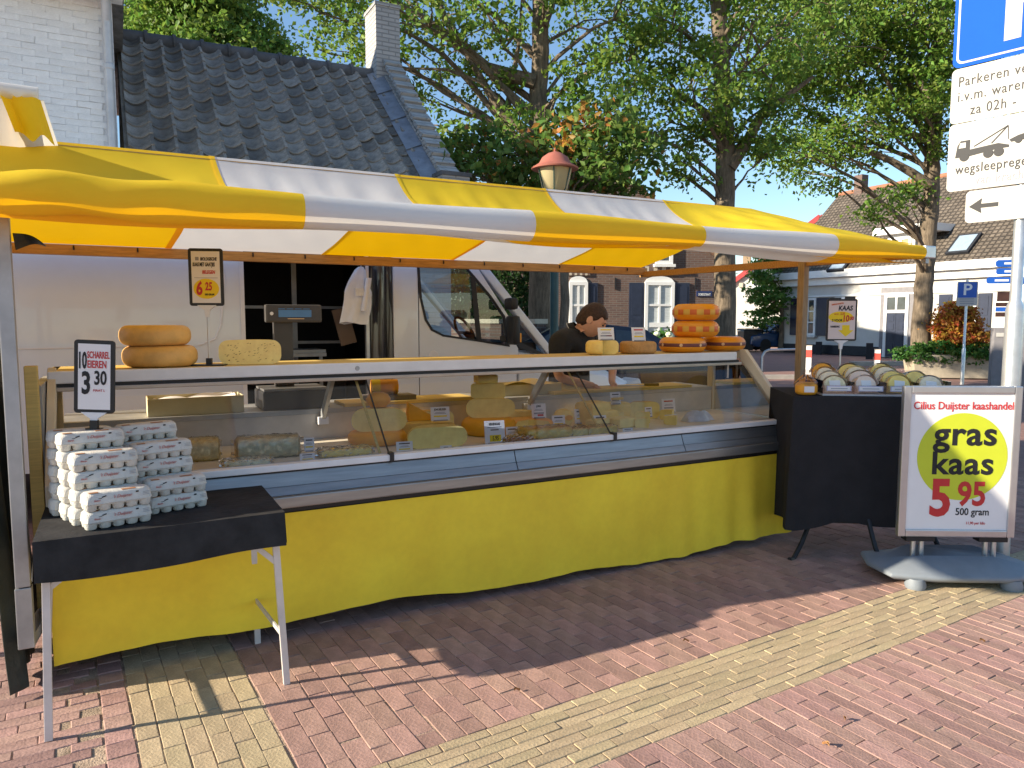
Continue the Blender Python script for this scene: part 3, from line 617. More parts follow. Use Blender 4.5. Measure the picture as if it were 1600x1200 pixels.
def tree(name, label, base, r0, trunk, blobs, m, leaf=.12, per=32, sub=.28, dens=1.0, seed=1, group=None, limb_r=.055, limbs=None, dry=None, up_bias=.15, twig=.012, flat=.75):
    """trunk: world points; blobs: (x px, y px, depth, radius m [, squash])"""
    rnd = random.Random(seed); rng = np.random.default_rng(seed); B = Vector((base[0], base[1], 0))
    t = thing(name, label, 'tree', B, 0, group); m_ = MB(); rel = [Vector(p) - B for p in trunk]
    n = len(rel); dn = []
    for i in range(n - 1):
        for k in range(6): dn.append(rel[i].lerp(rel[i + 1], k / 6) + Vector((rnd.gauss(0, .012), rnd.gauss(0, .012), 0)))
    dn.append(rel[-1]); H = dn[-1].z
    rs = [r0 * (1.0 + .55 * math.exp(-p.z / .28) - .50 * p.z / H) for p in dn]; dn[0].z = -.1
    m_.tube(dn, rs, 14); m_.build('trunk', M['bark'], t, smooth=True)
    lm = MB(); pts = []; sz = []
    for bl in blobs:
        x, y, Y, rad = bl[:4]; sq = bl[4] if len(bl) > 4 else .75; c = at(x, y, Y) - B
        zc = max(.25 * H, min(H * .97, c.z - .5 * math.hypot(c.x - dn[-1].x, c.y - dn[-1].y) - .25)); k = min(range(len(dn)), key=lambda i: abs(dn[i].z - zc)); st = dn[k]
        L = (c - st).length; r1 = min(rs[k] * .55, limb_r * (.5 + .18 * L)); pa = wander(st, c, 6, .16, rnd); lm.tube(pa, [r1 * (1 - .80 * i / 6) for i in range(7)], 7)
        nsub = max(5, int(dens * 34 * rad * rad)); p, ctr = clump(c, (rad, rad, rad * sq), nsub, per, sub, rng=rng, flat=flat); pts.append(p); sz.append(leaf * rng.uniform(.65, 1.25, len(p)))
        for q in ctr[:: 3]:
            e = Vector(q); s_ = pa[rnd.choice((3, 4, 5, 6))]; lm.tube(wander(s_, e, 3, .2, rnd), [twig * 2, twig * 1.6, twig * 1.1, twig * .6], 4, caps=False)
    if limbs:
        for pl, r in limbs: lm.tube([Vector(p) - B for p in pl], [r * (1 - .75 * i / (len(pl) - 1)) for i in range(len(pl))], 8)
    lm.build('limbs', M['bark'], t, smooth=True)
    P = np.concatenate(pts); S = np.concatenate(sz)
    if dry:
        sel = rng.random(len(P)) < dry[0]
        dc = np.array([at(*q) - B for q in dry[1]]); dd = np.min(np.linalg.norm(P[:, None] - dc[None], axis=2), axis=1); sel |= (dd < dry[2]) & (rng.random(len(P)) < .7)
        v, f = leaves(P[sel], S[sel], up_bias, rng=rng); leaf_mesh('dry_leaves', v, f, M['dry'], t); P, S = P[~sel], S[~sel]
    v, f = leaves(P, S, up_bias, rng=rng); leaf_mesh('crown', v, f, m, t)
    return t
# oak A: trunk in line with the lamp post
b = at(842, 500, 14.5)
tA = [(b.x, b.y, 0)] + [tuple(at(x, y, 14.5)) for x, y in ((843, 400), (842, 250), (843, 120), (846, 0), (850, -120), (852, -260))]
blA = []
for x, y, r in ((640, 30, 1.1), (560, 15, 1.0), (500, 20, .7), (520, 85, .55), (600, 105, .6), (690, 70, .95), (650, 150, .7), (690, 200, .55), (725, 130, .6), (760, 20, .9), (735, -60, 1.2), (600, -60, 1.2), (470, -60, 1.0), (800, 60, .55), (905, 40, .8), (890, 120, .6), (930, 180, .7), (885, 175, .45), (960, 90, .75), (790, 190, .45), (720, 235, .5), (850, -80, 1.3), (960, -60, 1.2), (1000, 20, .8), (985, 150, .6), (770, 130, .35), (690, 260, .4), (575, 65, .5), (925, 110, .5), (970, 200, .6), (1010, 90, .6)):
    blA.append((x, y, 14.5 + random.uniform(-1.6, 1.4), r))
def P3(Y, *xy): return [tuple(at(x, y, Y)) for x, y in xy]
limA = [(P3(14.4, (836, 128), (800, 118), (760, 105), (720, 70), (695, 30), (680, -20)), .15), (P3(14.3, (838, 215), (800, 190), (775, 165), (745, 110), (725, 80), (700, 20)), .11), (P3(14.6, (790, 185), (800, 130), (812, 60), (815, 0)), .07), (P3(14.4, (848, 40), (862, 10), (870, -40)), .1)]
tree('oak_tree', 'large oak tree with its trunk rising beside the street lamp', (b.x, b.y), .235, tA, blA, M['oak'], leaf=.115, per=46, seed=3, limbs=limA, group='oak trees on the square', dens=.54, sub=.22)
# oak B
b = at(1132, 500, 15.5)
tB = [(b.x, b.y, 0)] + [tuple(at(x, y, 15.5)) for x, y in ((1133, 400), (1133, 250), (1130, 150), (1125, 60), (1120, -60), (1116, -220))]
blB = []
for x, y, r in ((1050, 40, 1.0), (1080, 130, .9), (1010, 130, .7), (1040, 190, .8), (1090, 215, .7), (1060, 250, .5), (1080, -50, 1.3), (1180, 20, 1.0), (1190, 110, .9), (1170, 190, .7), (1230, 40, 1.0), (1200, -60, 1.3), (1100, 90, .6), (1140, 225, .45), (1075, 280, .35), (1185, 255, .45), (1150, 150, .5), (1000, 60, .7), (1215, 150, .7), (1205, 215, .5), (1110, 170, .7), (1130, 30, .7), (1000, 200, .5), (985, 235, .4)):
    blB.append((x, y, 15.5 + random.uniform(-1.6, 1.2), r))
limB = [(P3(15.4, (1140, 262), (1165, 225), (1190, 180), (1230, 150), (1270, 120)), .14), (P3(15.5, (1136, 90), (1150, 70), (1165, 50), (1190, 20)), .08), (P3(15.4, (1122, 190), (1095, 170), (1060, 150), (1030, 100)), .09)]
tree('oak_tree', 'oak tree with pale trunk standing behind the stacked orange cheeses', (b.x, b.y), .25, tB, blB, M['oak'], leaf=.115, per=46, seed=5, limbs=limB, group='oak trees on the square', dens=.60, sub=.22)
# oak C by the long white house
b = onz(1437, 586)
tC = [(b.x, b.y, 0)] + [tuple(at(x, y, b.y)) for x, y in ((1440, 500), (1448, 400), (1455, 300), (1458, 230), (1462, 150), (1470, 40), (1474, -80))]
blC = []
for x, y, r in ((1250, 60, 1.7), (1300, 130, 1.3), (1240, 170, 1.2), (1330, 40, 1.5), (1400, 90, 1.3), (1350, 190, 1.1), (1390, 150, 1.0), (1420, 30, 1.6), (1300, 210, 1.0), (1260, 235, .75), (1365, 230, .8), (1320, 250, .5), (1410, 170, .8), (1440, 140, .8), (1300, -40, 2.0), (1420, -60, 2.2), (1220, 110, 1.1), (1500, 60, 1.6), (1520, 160, 1.2), (1290, 285, .4), (1390, 320, .35), (1365, 333, .3), (1425, 305, .35), (1480, 230, .7), (1440, 205, .6), (1225, 235, .7), (1250, 270, .45), (1475, 130, 1.0)):
    blC.append((x, y, b.y + random.uniform(-2.4, 1.6), r))
limC = [(P3(b.y - .2, (1452, 290), (1425, 270), (1390, 250), (1350, 235), (1310, 220)), .15), (P3(b.y, (1456, 240), (1435, 190), (1428, 165)), .11), (P3(b.y - .3, (1452, 220), (1410, 205), (1380, 215), (1340, 200)), .12), (P3(b.y, (1455, 200), (1440, 150), (1400, 110)), .14)]
tree('oak_tree', 'thick oak tree in front of the long white house door', (b.x, b.y), .27, tC, blC, M['oak'], leaf=.135, per=44, seed=8, limbs=limC, group='oak trees on the square', dens=.62, sub=.26)
# far tree behind the cottage
b = at(320, 500, 27)
tD = [(b.x, b.y, 0), tuple(at(322, 200, 27)), tuple(at(322, 60, 27))]
blD = [(x, y, 27 + random.uniform(-1.5, 1.5), r) for x, y, r in ((230, 30, 1.1), (285, 20, 1.6), (340, 30, 1.6), (395, 65, 1.2), (430, 95, .8), (260, 80, 1.6), (330, 90, 1.8), (400, 120, 1.4), (215, 60, .9), (300, -30, 1.5), (355, -20, 1.1), (455, 110, .5), (220, 110, 1.3), (290, 130, 1.6))]
tree('broad_tree', 'bright green dense tree showing above the cottage ridge', (b.x, b.y), .3, tD, blD, M['oak_b'], leaf=.20, per=34, seed=12, dens=1.3, sub=.32, limb_r=.08)
# small hazel-like tree behind the lamp with dry leaves
b = at(882, 500, 11.0)
tE = [(b.x, b.y, 0), tuple(at(882, 430, 11)), tuple(at(884, 300, 11)), tuple(at(890, 210, 11))]
blE = [(x, y, 11 + random.uniform(-.7, .5), r, .8) for x, y, r in ((820, 240, .42), (870, 215, .4), (920, 200, .45), (960, 180, .36), (985, 215, .36), (940, 245, .45), (890, 265, .45), (840, 280, .4), (960, 275, .4), (1000, 250, .3), (780, 270, .4), (740, 245, .42), (735, 275, .45), (700, 262, .35), (920, 285, .4), (760, 225, .35), (800, 290, .35), (995, 285, .25))]
tree('hazel_tree', 'small bushy tree with dry brown leaves behind the street lamp', (b.x, b.y), .085, tE, blE, M['lime'], leaf=.125, per=20, seed=21, dens=2.6, sub=.16, limb_r=.03, dry=(.05, [(872, 205, 10.7), (905, 190, 10.7), (925, 175, 10.7), (830, 215, 10.7), (935, 190, 10.7), (880, 222, 10.7)], .22), up_bias=.3, twig=.006)
# far conifer/acer by the white gable house
b = at(1222, 500, 36)
tF = [(b.x, b.y, 0), tuple(at(1222, 470, 36)), tuple(at(1224, 420, 36))]
blF = [(x, y, 36 + random.uniform(-1, 1), r, .4) for x, y, r in ((1210, 405, .9), (1195, 430, .7), (1215, 440, .9), (1185, 455, .6), (1205, 470, .8), (1192, 490, .6), (1214, 480, .6), (1186, 507, .45), (1200, 500, .5), (1225, 420, .7), (1176, 468, .35), (1225, 455, .6))]
tree('acer_tree', 'layered green tree overhanging the parked blue car', (b.x, b.y), .12, tF, blF, M['acer'], leaf=.2, per=22, seed=31, dens=1.2, sub=.22, limb_r=.04, twig=.012, flat=.45)
# dark hedge above the garden wall
rng = np.random.default_rng(4)
def hedge(name, label, cat, a, b_, z0, z1, dep, m, leaf, n, base=None, group=None):
    a = np.array(a); b_ = np.array(b_); t = rng.random(n); p = a[None] + (b_ - a)[None] * t[:, None]; d = (b_ - a) / np.linalg.norm(b_ - a); nn = np.array((-d[1], d[0]))
    off = rng.uniform(-1, 1, n) * dep / 2 * (1 + .12 * np.sin(t * 19)); z = z0 + (z1 - z0) * rng.random(n) * (1 + .06 * np.sin(t * 23) + .05 * np.sin(t * 51))
    P = np.stack([p[:, 0] + nn[0] * off - a[0], p[:, 1] + nn[1] * off - a[1], z], 1); v, f = leaves(P, leaf * rng.uniform(.6, 1.3, n), .4, rng=rng)
    return tag(leaf_mesh(name, v, f, m, loc=(a[0], a[1], 0)), label, cat, group)
p0 = at(690, 500, 17.2); p1 = at(850, 500, 14.9)
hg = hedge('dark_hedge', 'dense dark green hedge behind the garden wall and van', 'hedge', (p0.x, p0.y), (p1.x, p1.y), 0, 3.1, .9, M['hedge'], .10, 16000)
st_ = MB()
for k in range(9): t_ = (k + .5) / 9; st_.tube([((p1.x - p0.x) * t_, (p1.y - p0.y) * t_, -.02), ((p1.x - p0.x) * t_ + .05, (p1.y - p0.y) * t_, 2.6)], [.05, .02], 6)
st_.build('stems', M['bark'], hg)
# hydrangeas before the brown house
M['bloom'] = mat('hydrangea_bloom', (.62, .68, .50), .8, var=.2, vs=20, rnd=.12)
for i, (px_, py_, r) in enumerate(((1012, 528, .45), (1040, 525, .5), (985, 532, .4))):
    c = at(px_, py_, 20.2); hy = thing('hydrangea', ['hydrangea shrub with white flower heads left of the others', 'hydrangea shrub with white flower heads under the brown house window', 'small hydrangea shrub beside the dark car bonnet'][i], 'shrub', (c.x, c.y, 0), 0, 'hydrangeas before the brown house')
    p, _ = clump((0, 0, c.z - .35), (r, r * .8, c.z * .42), 26, 26, .12); v, f = leaves(p, .13 * RNG.uniform(.7, 1.2, len(p)), .5); leaf_mesh('foliage', v, f, M['ivy'], hy)
    sm = MB()
    for k in range(5): sm.tube([(random.uniform(-.1, .1), random.uniform(-.1, .1), -.02), (random.uniform(-r, r) * .7, random.uniform(-.2, .2), c.z - .3)], [.015, .008], 5)
    sm.build('stems', M['bark'], hy)
    for k in range(9):
        a = random.uniform(0, 6.28); q = Vector((math.cos(a) * r * random.uniform(.2, .95), -abs(math.sin(a)) * r * .8 - .05, c.z - .3 + random.uniform(-.3, .38)))
        ms = MB(); ms.lathe([(0.001, -.085), (.06, -.06), (.095, 0), (.075, .06), (.001, .085)], 9, q); ms.build('flower_head', M['bloom'], hy, smooth=True)
# planter with rust shrub and ivy
b = onz(1490, 591); pl = thing('stone_planter', 'concrete planter with rust coloured shrub and trailing ivy', 'planter', (b.x, b.y, 0), R(-12))
M['concrete'] = mat('weathered_concrete', (.38, .33, .25), .9, var=.18, vs=5, bump=.4)
MB().prism([(-.95, 0), (.95, 0), (1.05, .62), (-1.05, .62)], 0, .9, 'y').build('trough', M['concrete'], pl, bevel=.02)
for nm, mm, c, rad, ns, lf in (('shrub', 'rust', (.15, .45, 1.45), (.55, .45, .62), 190, .10), ('shrub', 'rust', (.35, .4, 1.05), (.62, .4, .4), 110, .10), ('ivy', 'ivy', (-.2, .25, .68), (1.35, .55, .30), 150, .10), ('ivy', 'ivy', (.8, .3, .62), (.8, .5, .34), 70, .10)):
    p, _ = clump(c, rad, ns, 26, .09); p = p[p[:, 2] > .12]; v, f = leaves(p, lf * RNG.uniform(.6, 1.3, len(p)), .5); leaf_mesh(nm, v, f, M[mm], pl)
sm = MB()
for k in range(7): sm.tube([(.15 + random.uniform(-.1, .1), .45, .55), (.15 + random.uniform(-.4, .4), .45 + random.uniform(-.2, .2), 1.6)], [.02, .008], 5)
sm.build('stems', M['bark'], pl)

# ================================================================== STREET FURNITURE AND CARS
M['green_metal'] = mat('dark_green_metal', (.035, .075, .065), .45, var=.15)
M['lampcap'] = mat('faded_red_cap', (.36, .12, .085), .55, var=.15)
M['lampglass'] = mat('cream_lamp_glass', (.62, .52, .30), .3, var=.06, transl=.35)
c = at(866, 500, 9.2); lp = thing('street_lamp', 'green street lamp post with cream glass lantern and faded red cap', 'street lamp', (c.x, c.y, 0))
zt = at(866, 240, 9.2).z; zb = at(866, 300, 9.2).z; sc_ = (zt - zb)
MB().lathe([(.11, -.05), (.11, .9), (.085, .95), (.075, 1.0), (.055, 1.1), (.050, zb - .1), (.07, zb - .08), (.06, zb)], 14).build('post', M['green_metal'], lp, smooth=True)
MB().lathe([(.12, zb + .0), (.155, zb + .03), (.21, zt - .18), (.20, zt - .17)], 20).build('lantern_glass', M['lampglass'], lp, smooth=True)
MB().lathe([(.285, zt - .19), (.29, zt - .175), (.20, zt - .12), (.16, zt - .05), (.09, zt + .0), (.03, zt + .02), (.012, zt + .03), (.02, zt + .045), (.001, zt + .065)], 24).build('lantern_cap', M['lampcap'], lp, smooth=True)
for k in range(6):
    a = k * PI / 3 + .4; MB().bar((.135 * math.cos(a), .135 * math.sin(a), zb - .02), (.222 * math.cos(a), .222 * math.sin(a), zt - .18), .014).build('lantern_rib', M['green_metal'], lp)
def bollard(px_, py_, top, label, w_=.16, striped=True):
    c = onz(px_, py_); h = at(px_, top, c.y).z; b_ = thing('bollard', label, 'bollard', (c.x, c.y, 0), R(-25))
    bx('post', M['whitep'] if striped else M['plinth'], b_, -w_ / 2, -w_ / 2, -.05, w_ / 2, w_ / 2, h, bevel=.01)
    if striped: bx('red_band', mat('signal_red', (.6, .08, .06), .5), b_, -w_ / 2 - .003, -w_ / 2 - .003, h - .32, w_ / 2 + .003, w_ / 2 + .003, h - .10); bx('cap', M['kerb'], b_, -w_ / 2 - .006, -w_ / 2 - .006, h + .001, w_ / 2 + .006, w_ / 2 + .006, h + .03)
bollard(1262, 585, 541, 'white bollard with red band beside the wooden stall post', .18); bollard(1370, 575, 547, 'white bollard with red band right of the cheese advert stand', .18)
for px_, py_, top, lb in ((1279, 553, 534, 'dark bollard before the black plinth under the shuttered window'), (1358, 560, 536, 'grey bollard left of the navy front door'), (1454, 570, 537, 'grey bollard behind the thick oak trunk'), (1544, 562, 529, 'slim grey bollard at the right end of the planter')): bollard(px_, py_, top, lb, .26, False)
# tubular barrier
a = onz(1190, 578); bq_ = onz(1262, 575); rl = thing('tube_barrier', 'low bent steel tube barrier at the road edge', 'barrier', (a.x, a.y, 0)); dx = bq_ - a; h = .62
MB().tube([(0, 0, -.1), (0, 0, h - .2), (dx.x * .06, dx.y * .06, h - .05), (dx.x * .14, dx.y * .14, h), (dx.x * .86, dx.y * .86, h), (dx.x * .94, dx.y * .94, h - .05), (dx.x, dx.y, h - .2), (dx.x, dx.y, -.1)], .04, 8).build('rail', M['alu'], rl, smooth=True)
# rubbish bins
for i, (px_, py_, lb) in enumerate(((1165, 549, 'black wheeled bin beside the blue car'), (1178, 548, 'black wheeled bin nearest the blue car bumper'))):
    c = onz(px_, py_); bn = thing('wheeled_bin', lb, 'bin', (c.x, c.y, 0), R(8), 'wheeled bins by the white gable house')
    MB().loft([[(-.24, -.3, .06), (.24, -.3, .06), (.24, .3, .06), (-.24, .3, .06)], [(-.29, -.36, 1.0), (.29, -.36, 1.0), (.29, .38, 1.0), (-.29, .38, 1.0)]]).build('body', M['black'], bn, bevel=.02)
    MB().loft([[(-.31, -.39, 1.0), (.31, -.39, 1.0), (.31, .42, 1.02), (-.31, .42, 1.02)], [(-.28, -.35, 1.07), (.28, -.35, 1.07), (.28, .38, 1.12), (-.28, .38, 1.12)]]).build('lid', M['black'], bn, bevel=.015)
    for s in (-1, 1): MB().lathe([(.1, -.03), (.1, .03)], 12).build('wheel', M['rubber'], bn, loc=(s * .26, .3, .1), rot=(0, PI / 2, 0))
# cars
def car(name, label, loc, rot, colour, L=4.2, H=1.48, W=1.76):
    t = thing(name, label, 'car', loc, rot); h = H
    side = [(-L / 2, .35), (-L / 2, .62), (-L / 2 + .05, .78), (-L / 2 + .9, .92), (L / 2 - .5, .95), (L / 2 - .05, .85), (L / 2, .6), (L / 2, .32), (L / 2 - .3, .22), (-L / 2 + .3, .22)]
    rings = []
    for y, ins, dz in ((-W / 2, .06, .04), (-W / 2 + .07, .0, .0), (W / 2 - .07, .0, .0), (W / 2, .06, .04)):
        rings.append([(x * (1 - ins / L), y, z + (-dz if z > .6 else dz)) for x, z in side])
    body = MB().loft(rings).build('body', colour, t, bevel=.03, smooth=True)
    roof = [(-L / 2 + .95, .90), (-L / 2 + 1.75, h - .07), (-L / 2 + 2.4, h), (L / 2 - 1.1, h - .04), (L / 2 - .5, h - .32), (L / 2 - .35, .92)]
    rg = []
    for y, k in ((-W / 2 + .05, 0), (-W / 2 + .24, 1), (W / 2 - .24, 1), (W / 2 - .05, 0)):
        rg.append([(x, y, (z if k else min(z, .90))) for x, z in roof])
    cab = MB(); low = [(x, z) for x, z in roof]
    n = len(low)
    for s in (-1, 1): pass
    rings = [[(x, -W / 2 + .06 + .20 * max(0, z - .9) / (h - .9), z) for x, z in roof], [(x, W / 2 - .06 - .20 * max(0, z - .9) / (h - .9), z) for x, z in roof]]
    MB().loft(rings).build('cabin', colour, t, bevel=.02, smooth=True)
    def on_side(pts, s, nm, mm, off=.006):
        MB().add([(x, s * (W / 2 - .06 - .20 * max(0, z - .9) / (h - .9) + off), z) for x, z in pts], [tuple(range(len(pts)))]).build(nm, mm, t, solid=.012)
    for s in (-1, 1):
        on_side([(-L / 2 + 1.22, .95), (-L / 2 + 1.85, h - .13), (-L / 2 + 2.25, h - .09), (-L / 2 + 2.25, .95)], s, 'side_window', M['wglass'])
        on_side([(-L / 2 + 2.33, .95), (-L / 2 + 2.33, h - .09), (L / 2 - 1.05, h - .12), (L / 2 - .72, h - .32), (L / 2 - .62, .97)], s, 'side_window', M['wglass'])
        for x in (-L / 2 + .78, L / 2 - .82):
            wh = MB().lathe([(.19, -.10), (.30, -.10), (.315, -.07), (.315, .07), (.30, .10), (.19, .10)], 20).build('tyre', M['rubber'], t, loc=(x, s * (W / 2 - .09), .31), rot=(PI / 2, 0, 0), smooth=True)
            MB().lathe([(.001, .05 * -s), (.06, .06 * -s), (.19, .085 * -s), (.19, -.02)], 14).build('rim', M['alu'], wh, smooth=True)
        MB().obox((-L / 2 + 1.15, s * (W / 2 + .09), .98), (.14, .18, .12)).build('mirror', colour, t, bevel=.03)
        MB().obox((-L / 2 + .16, s * (W / 2 - .26), .70), (.30, .30, .13)).build('headlight', M['blind'], t, bevel=.03)
        MB().obox((L / 2 - .06, s * (W / 2 - .2), .78), (.14, .22, .2)).build('tail_light', M['redink'], t, bevel=.02)
    def wind(x0, z0, x1, z1, nm):
        ya = W / 2 - .12 - .20 * max(0, z0 - .9) / (h - .9); yb = W / 2 - .12 - .20 * (z1 - .9) / (h - .9); dx_ = -.008 if x0 < x1 else .008
        MB().add([(x0 + dx_, -ya, z0 + .008), (x0 + dx_, ya, z0 + .008), (x1 + dx_, yb, z1 + .008), (x1 + dx_, -yb, z1 + .008)], [(0, 1, 2, 3)]).build(nm, M['wglass'], t)
    wind(-L / 2 + 1.02, .96, -L / 2 + 1.70, h - .10, 'windscreen'); wind(L / 2 - .38, .96, L / 2 - .50, h - .35, 'rear_window')
    return t
M['bluecar'] = mat('blue_car_paint', (.018, .05, .125), .22, var=.05, coat=.6); M['blackcar'] = mat('dark_car_paint', (.012, .022, .045), .2, var=.05, coat=.6)
c = onz(1203, 548.5); car('parked_car', 'small blue car parked beside the white gable house', (c.x + .5, c.y + .5, 0), R(14), M['bluecar'], 3.9, 1.5, 1.7)
c = at(905, 500, 13.2); car('parked_car', 'dark blue car parked behind the bending vendor', (c.x + .65, c.y + .5, 0), R(182), M['blackcar'], 4.4, 1.50, 1.78)
# big parking sign pole on the right
PZ = at(1579, 600, 4.75); sg = thing('parking_sign_post', 'steel post with blue parking sign and white plates beside the poster stand', 'sign post', (PZ.x, 4.75, 0), math.atan2(-.78, .63))
M['galv'] = mat('galvanised_steel', (.60, .61, .62), .38, metal=.75, var=.12, vs=14, bump=.15, bs=30)
z_st = at(1580, 478, 4.75).z
MB().lathe([(.052, -.05), (.052, z_st - .03), (.048, z_st), (.034, z_st + .035), (.032, 3.9)], 18).build('post', M['galv'], sg, smooth=True)
M['signwhite'] = mat('sign_white', (.50, .485, .455), .7, spec=.1, var=.03); M['pblue'] = mat('parking_blue', (.008, .085, .55), .7, spec=.1, var=.03)
def rrect(x0, x1, z0, z1, r, n=5):
    out = []
    for cx, cz, a0 in ((x1 - r, z1 - r, 0), (x0 + r, z1 - r, PI / 2), (x0 + r, z0 + r, PI), (x1 - r, z0 + r, 1.5 * PI)):
        for k in range(n + 1): out.append((cx + r * math.cos(a0 + PI / 2 * k / n), cz + r * math.sin(a0 + PI / 2 * k / n)))
    return out
def plate(par, nm, x0, x1, z0, z1, m, y=-.045, r=.03, th=.004): return MB().prism(rrect(x0, x1, z0, z1, r), y - th, y, 'y').build(nm, m, par)
SF = Frame((PZ.x, 4.75), math.atan2(-.78, .63)); qy = lambda x, y: SF.on(x, y, -.05)
xl_, zP = qy(1488, 110); hw_ = -xl_; zT = qy(1490, 195)[1]; zW = qy(1492, 300)[1]; zA = qy(1508, 350)[1]
pp = plate(sg, 'parking_sign', xl_, hw_, zP + .005, zP + .005 + 2 * hw_, M['pblue'], r=.045); plate(pp, 'white_border', xl_ + .022, hw_ - .022, zP + .027, zP - .017 + 2 * hw_, M['signwhite'], y=-.050, r=.04, th=.002); plate(pp, 'blue_field', xl_ + .036, hw_ - .036, zP + .041, zP - .031 + 2 * hw_, M['pblue'], y=-.0525, r=.03, th=.002)
text(pp, 'P', .01, zP + .115, .70, M['signwhite'], y=-.056, align='CENTER', bold=.018, xs=1.0)
tp_ = plate(sg, 'text_plate', xl_, hw_, zT + .004, zP - .002, M['signwhite'])
hh = zP - zT
for k, (s_, x_) in enumerate((('Parkeren verboden', xl_ + .04), ('i.v.m. warenmarkt', xl_ + .04), ('za 02h - 18h', xl_ + .12))): text(tp_, s_, x_, zP - hh * (.33 + .27 * k), .090, M['ink'], y=-.051, xs=.80, space=1.12)
wp = plate(sg, 'tow_plate', xl_, hw_, zW + .004, zT - .001, M['signwhite']); hh = zT - zW
tk = MB(); x0 = xl_ + .045; zb = zT - hh * .50; s = .93
tk.prism([(x0, zb), (x0 + .012 * s, zb + .075), (x0 + .03, zb + .105), (x0 + .085, zb + .105), (x0 + .085, zb + .042), (x0 + .25, zb + .055), (x0 + .31, zb + .035), (x0 + .31, zb + .02), (x0 + .24, zb + .02), (x0 + .085, zb)], -.0525, -.049, 'y')
for xx in (.055, .195, .255): tk.lathe([(.001, 0), (.029, 0)], 16, (0, 0, 0)) if False else tk.prism([(x0 + xx + .029 * math.cos(k * PI / 8), zb + .0 + .029 * math.sin(k * PI / 8)) for k in range(16)], -.0535, -.049, 'y')
tk.bar((x0 + .11, -.051, zb + .058), (x0 + .30, -.051, zb + .155), .003, .006); tk.bar((x0 + .30, -.051, zb + .155), (x0 + .21, -.051, zb + .06), .003, .006); tk.bar((x0 + .30, -.051, zb + .155), (x0 + .305, -.051, zb + .07), .003, .004)
tk.prism([(x0 + .31, zb + .065), (x0 + .36, zb + .085), (x0 + .47, zb + .105), (x0 + .55, zb + .10), (x0 + .55, zb + .07), (x0 + .45, zb + .055), (x0 + .32, zb + .05)], -.0525, -.049, 'y'); tk.prism([(x0 + .36 + .02 * math.cos(k * PI / 8), zb + .055 + .02 * math.sin(k * PI / 8)) for k in range(16)], -.0535, -.049, 'y')
tk.build('tow_truck_symbol', M['ink'], wp)
wm = MB(); wm.prism([(x0 + .02, zb + .058), (x0 + .028, zb + .092), (x0 + .062, zb + .092), (x0 + .062, zb + .058)], -.0545, -.0526, 'y'); wm.build('cab_window', M['signwhite'], wp)
text(wp, 'wegsleepregeling', xl_ + .05, zT - hh * .74, .085, M['ink'], y=-.051, xs=.80, bold=.006, space=1.1); text(wp, 'van kracht', xl_ + .17, zT - hh * .92, .080, M['greyink'], y=-.051, xs=.80, space=1.1)
ap = plate(sg, 'arrow_plate', qy(1508, 330)[0], -qy(1508, 330)[0], zA + .004, zW - .006, M['signwhite']); xa = qy(1514, 320)[0]; zm = (zA + zW) / 2
ar = MB(); ar.prism([(xa, zm), (xa + .075, zm + .048), (xa + .070, zm + .013), (xa + .17, zm + .013), (xa + .17, zm - .013), (xa + .070, zm - .013), (xa + .075, zm - .048)], -.052, -.049, 'y'); ar.prism([(-xa, zm), (-xa - .075, zm + .048), (-xa - .070, zm + .013), (-xa - .17, zm + .013), (-xa - .17, zm - .013), (-xa - .070, zm - .013), (-xa - .075, zm - .048)], -.052, -.049, 'y'); ar.build('arrow', M['ink'], ap)
for z_ in (zT - .1, zP - .08, zP + .2): bx('clamp', M['galv'], sg, -.05, -.044, z_, .05, .04, z_ + .03)
# small parking sign
c = onz(1503, 599); sm_ = thing('small_parking_sign', 'small blue parking sign on thin grey pole before the planter', 'sign post', (c.x, c.y, 0), R(-20)); zt_ = at(1508, 440, c.y).z; zb_ = at(1508, 478, c.y).z; sw = .5 * (1524 - 1496) * c.y / F
MB().lathe([(.045, -.05), (.045, .85), (.03, .88), (.03, zt_ + .05)], 12).build('post', M['galv'], sm_, smooth=True)
zq = zt_ - (zt_ - zb_) * .66; pz_ = plate(sm_, 'sign_plate', -sw, sw, zb_, zt_, M['signwhite'], r=.03); plate(pz_, 'blue_field', -sw + .02, sw - .02, zq, zt_ - .02, M['signblue'], y=-.05, r=.02, th=.003); text(pz_, 'P', 0, zq + .07, (zt_ - zq) * .98, M['whiteink'], y=-.056, align='CENTER', bold=.02)
for k in range(3): bx('small_print', M['greyink'], pz_, -sw + .07, -.052, zb_ + .05 + k * .055, sw - .07, -.0495, zb_ + .07 + k * .055)
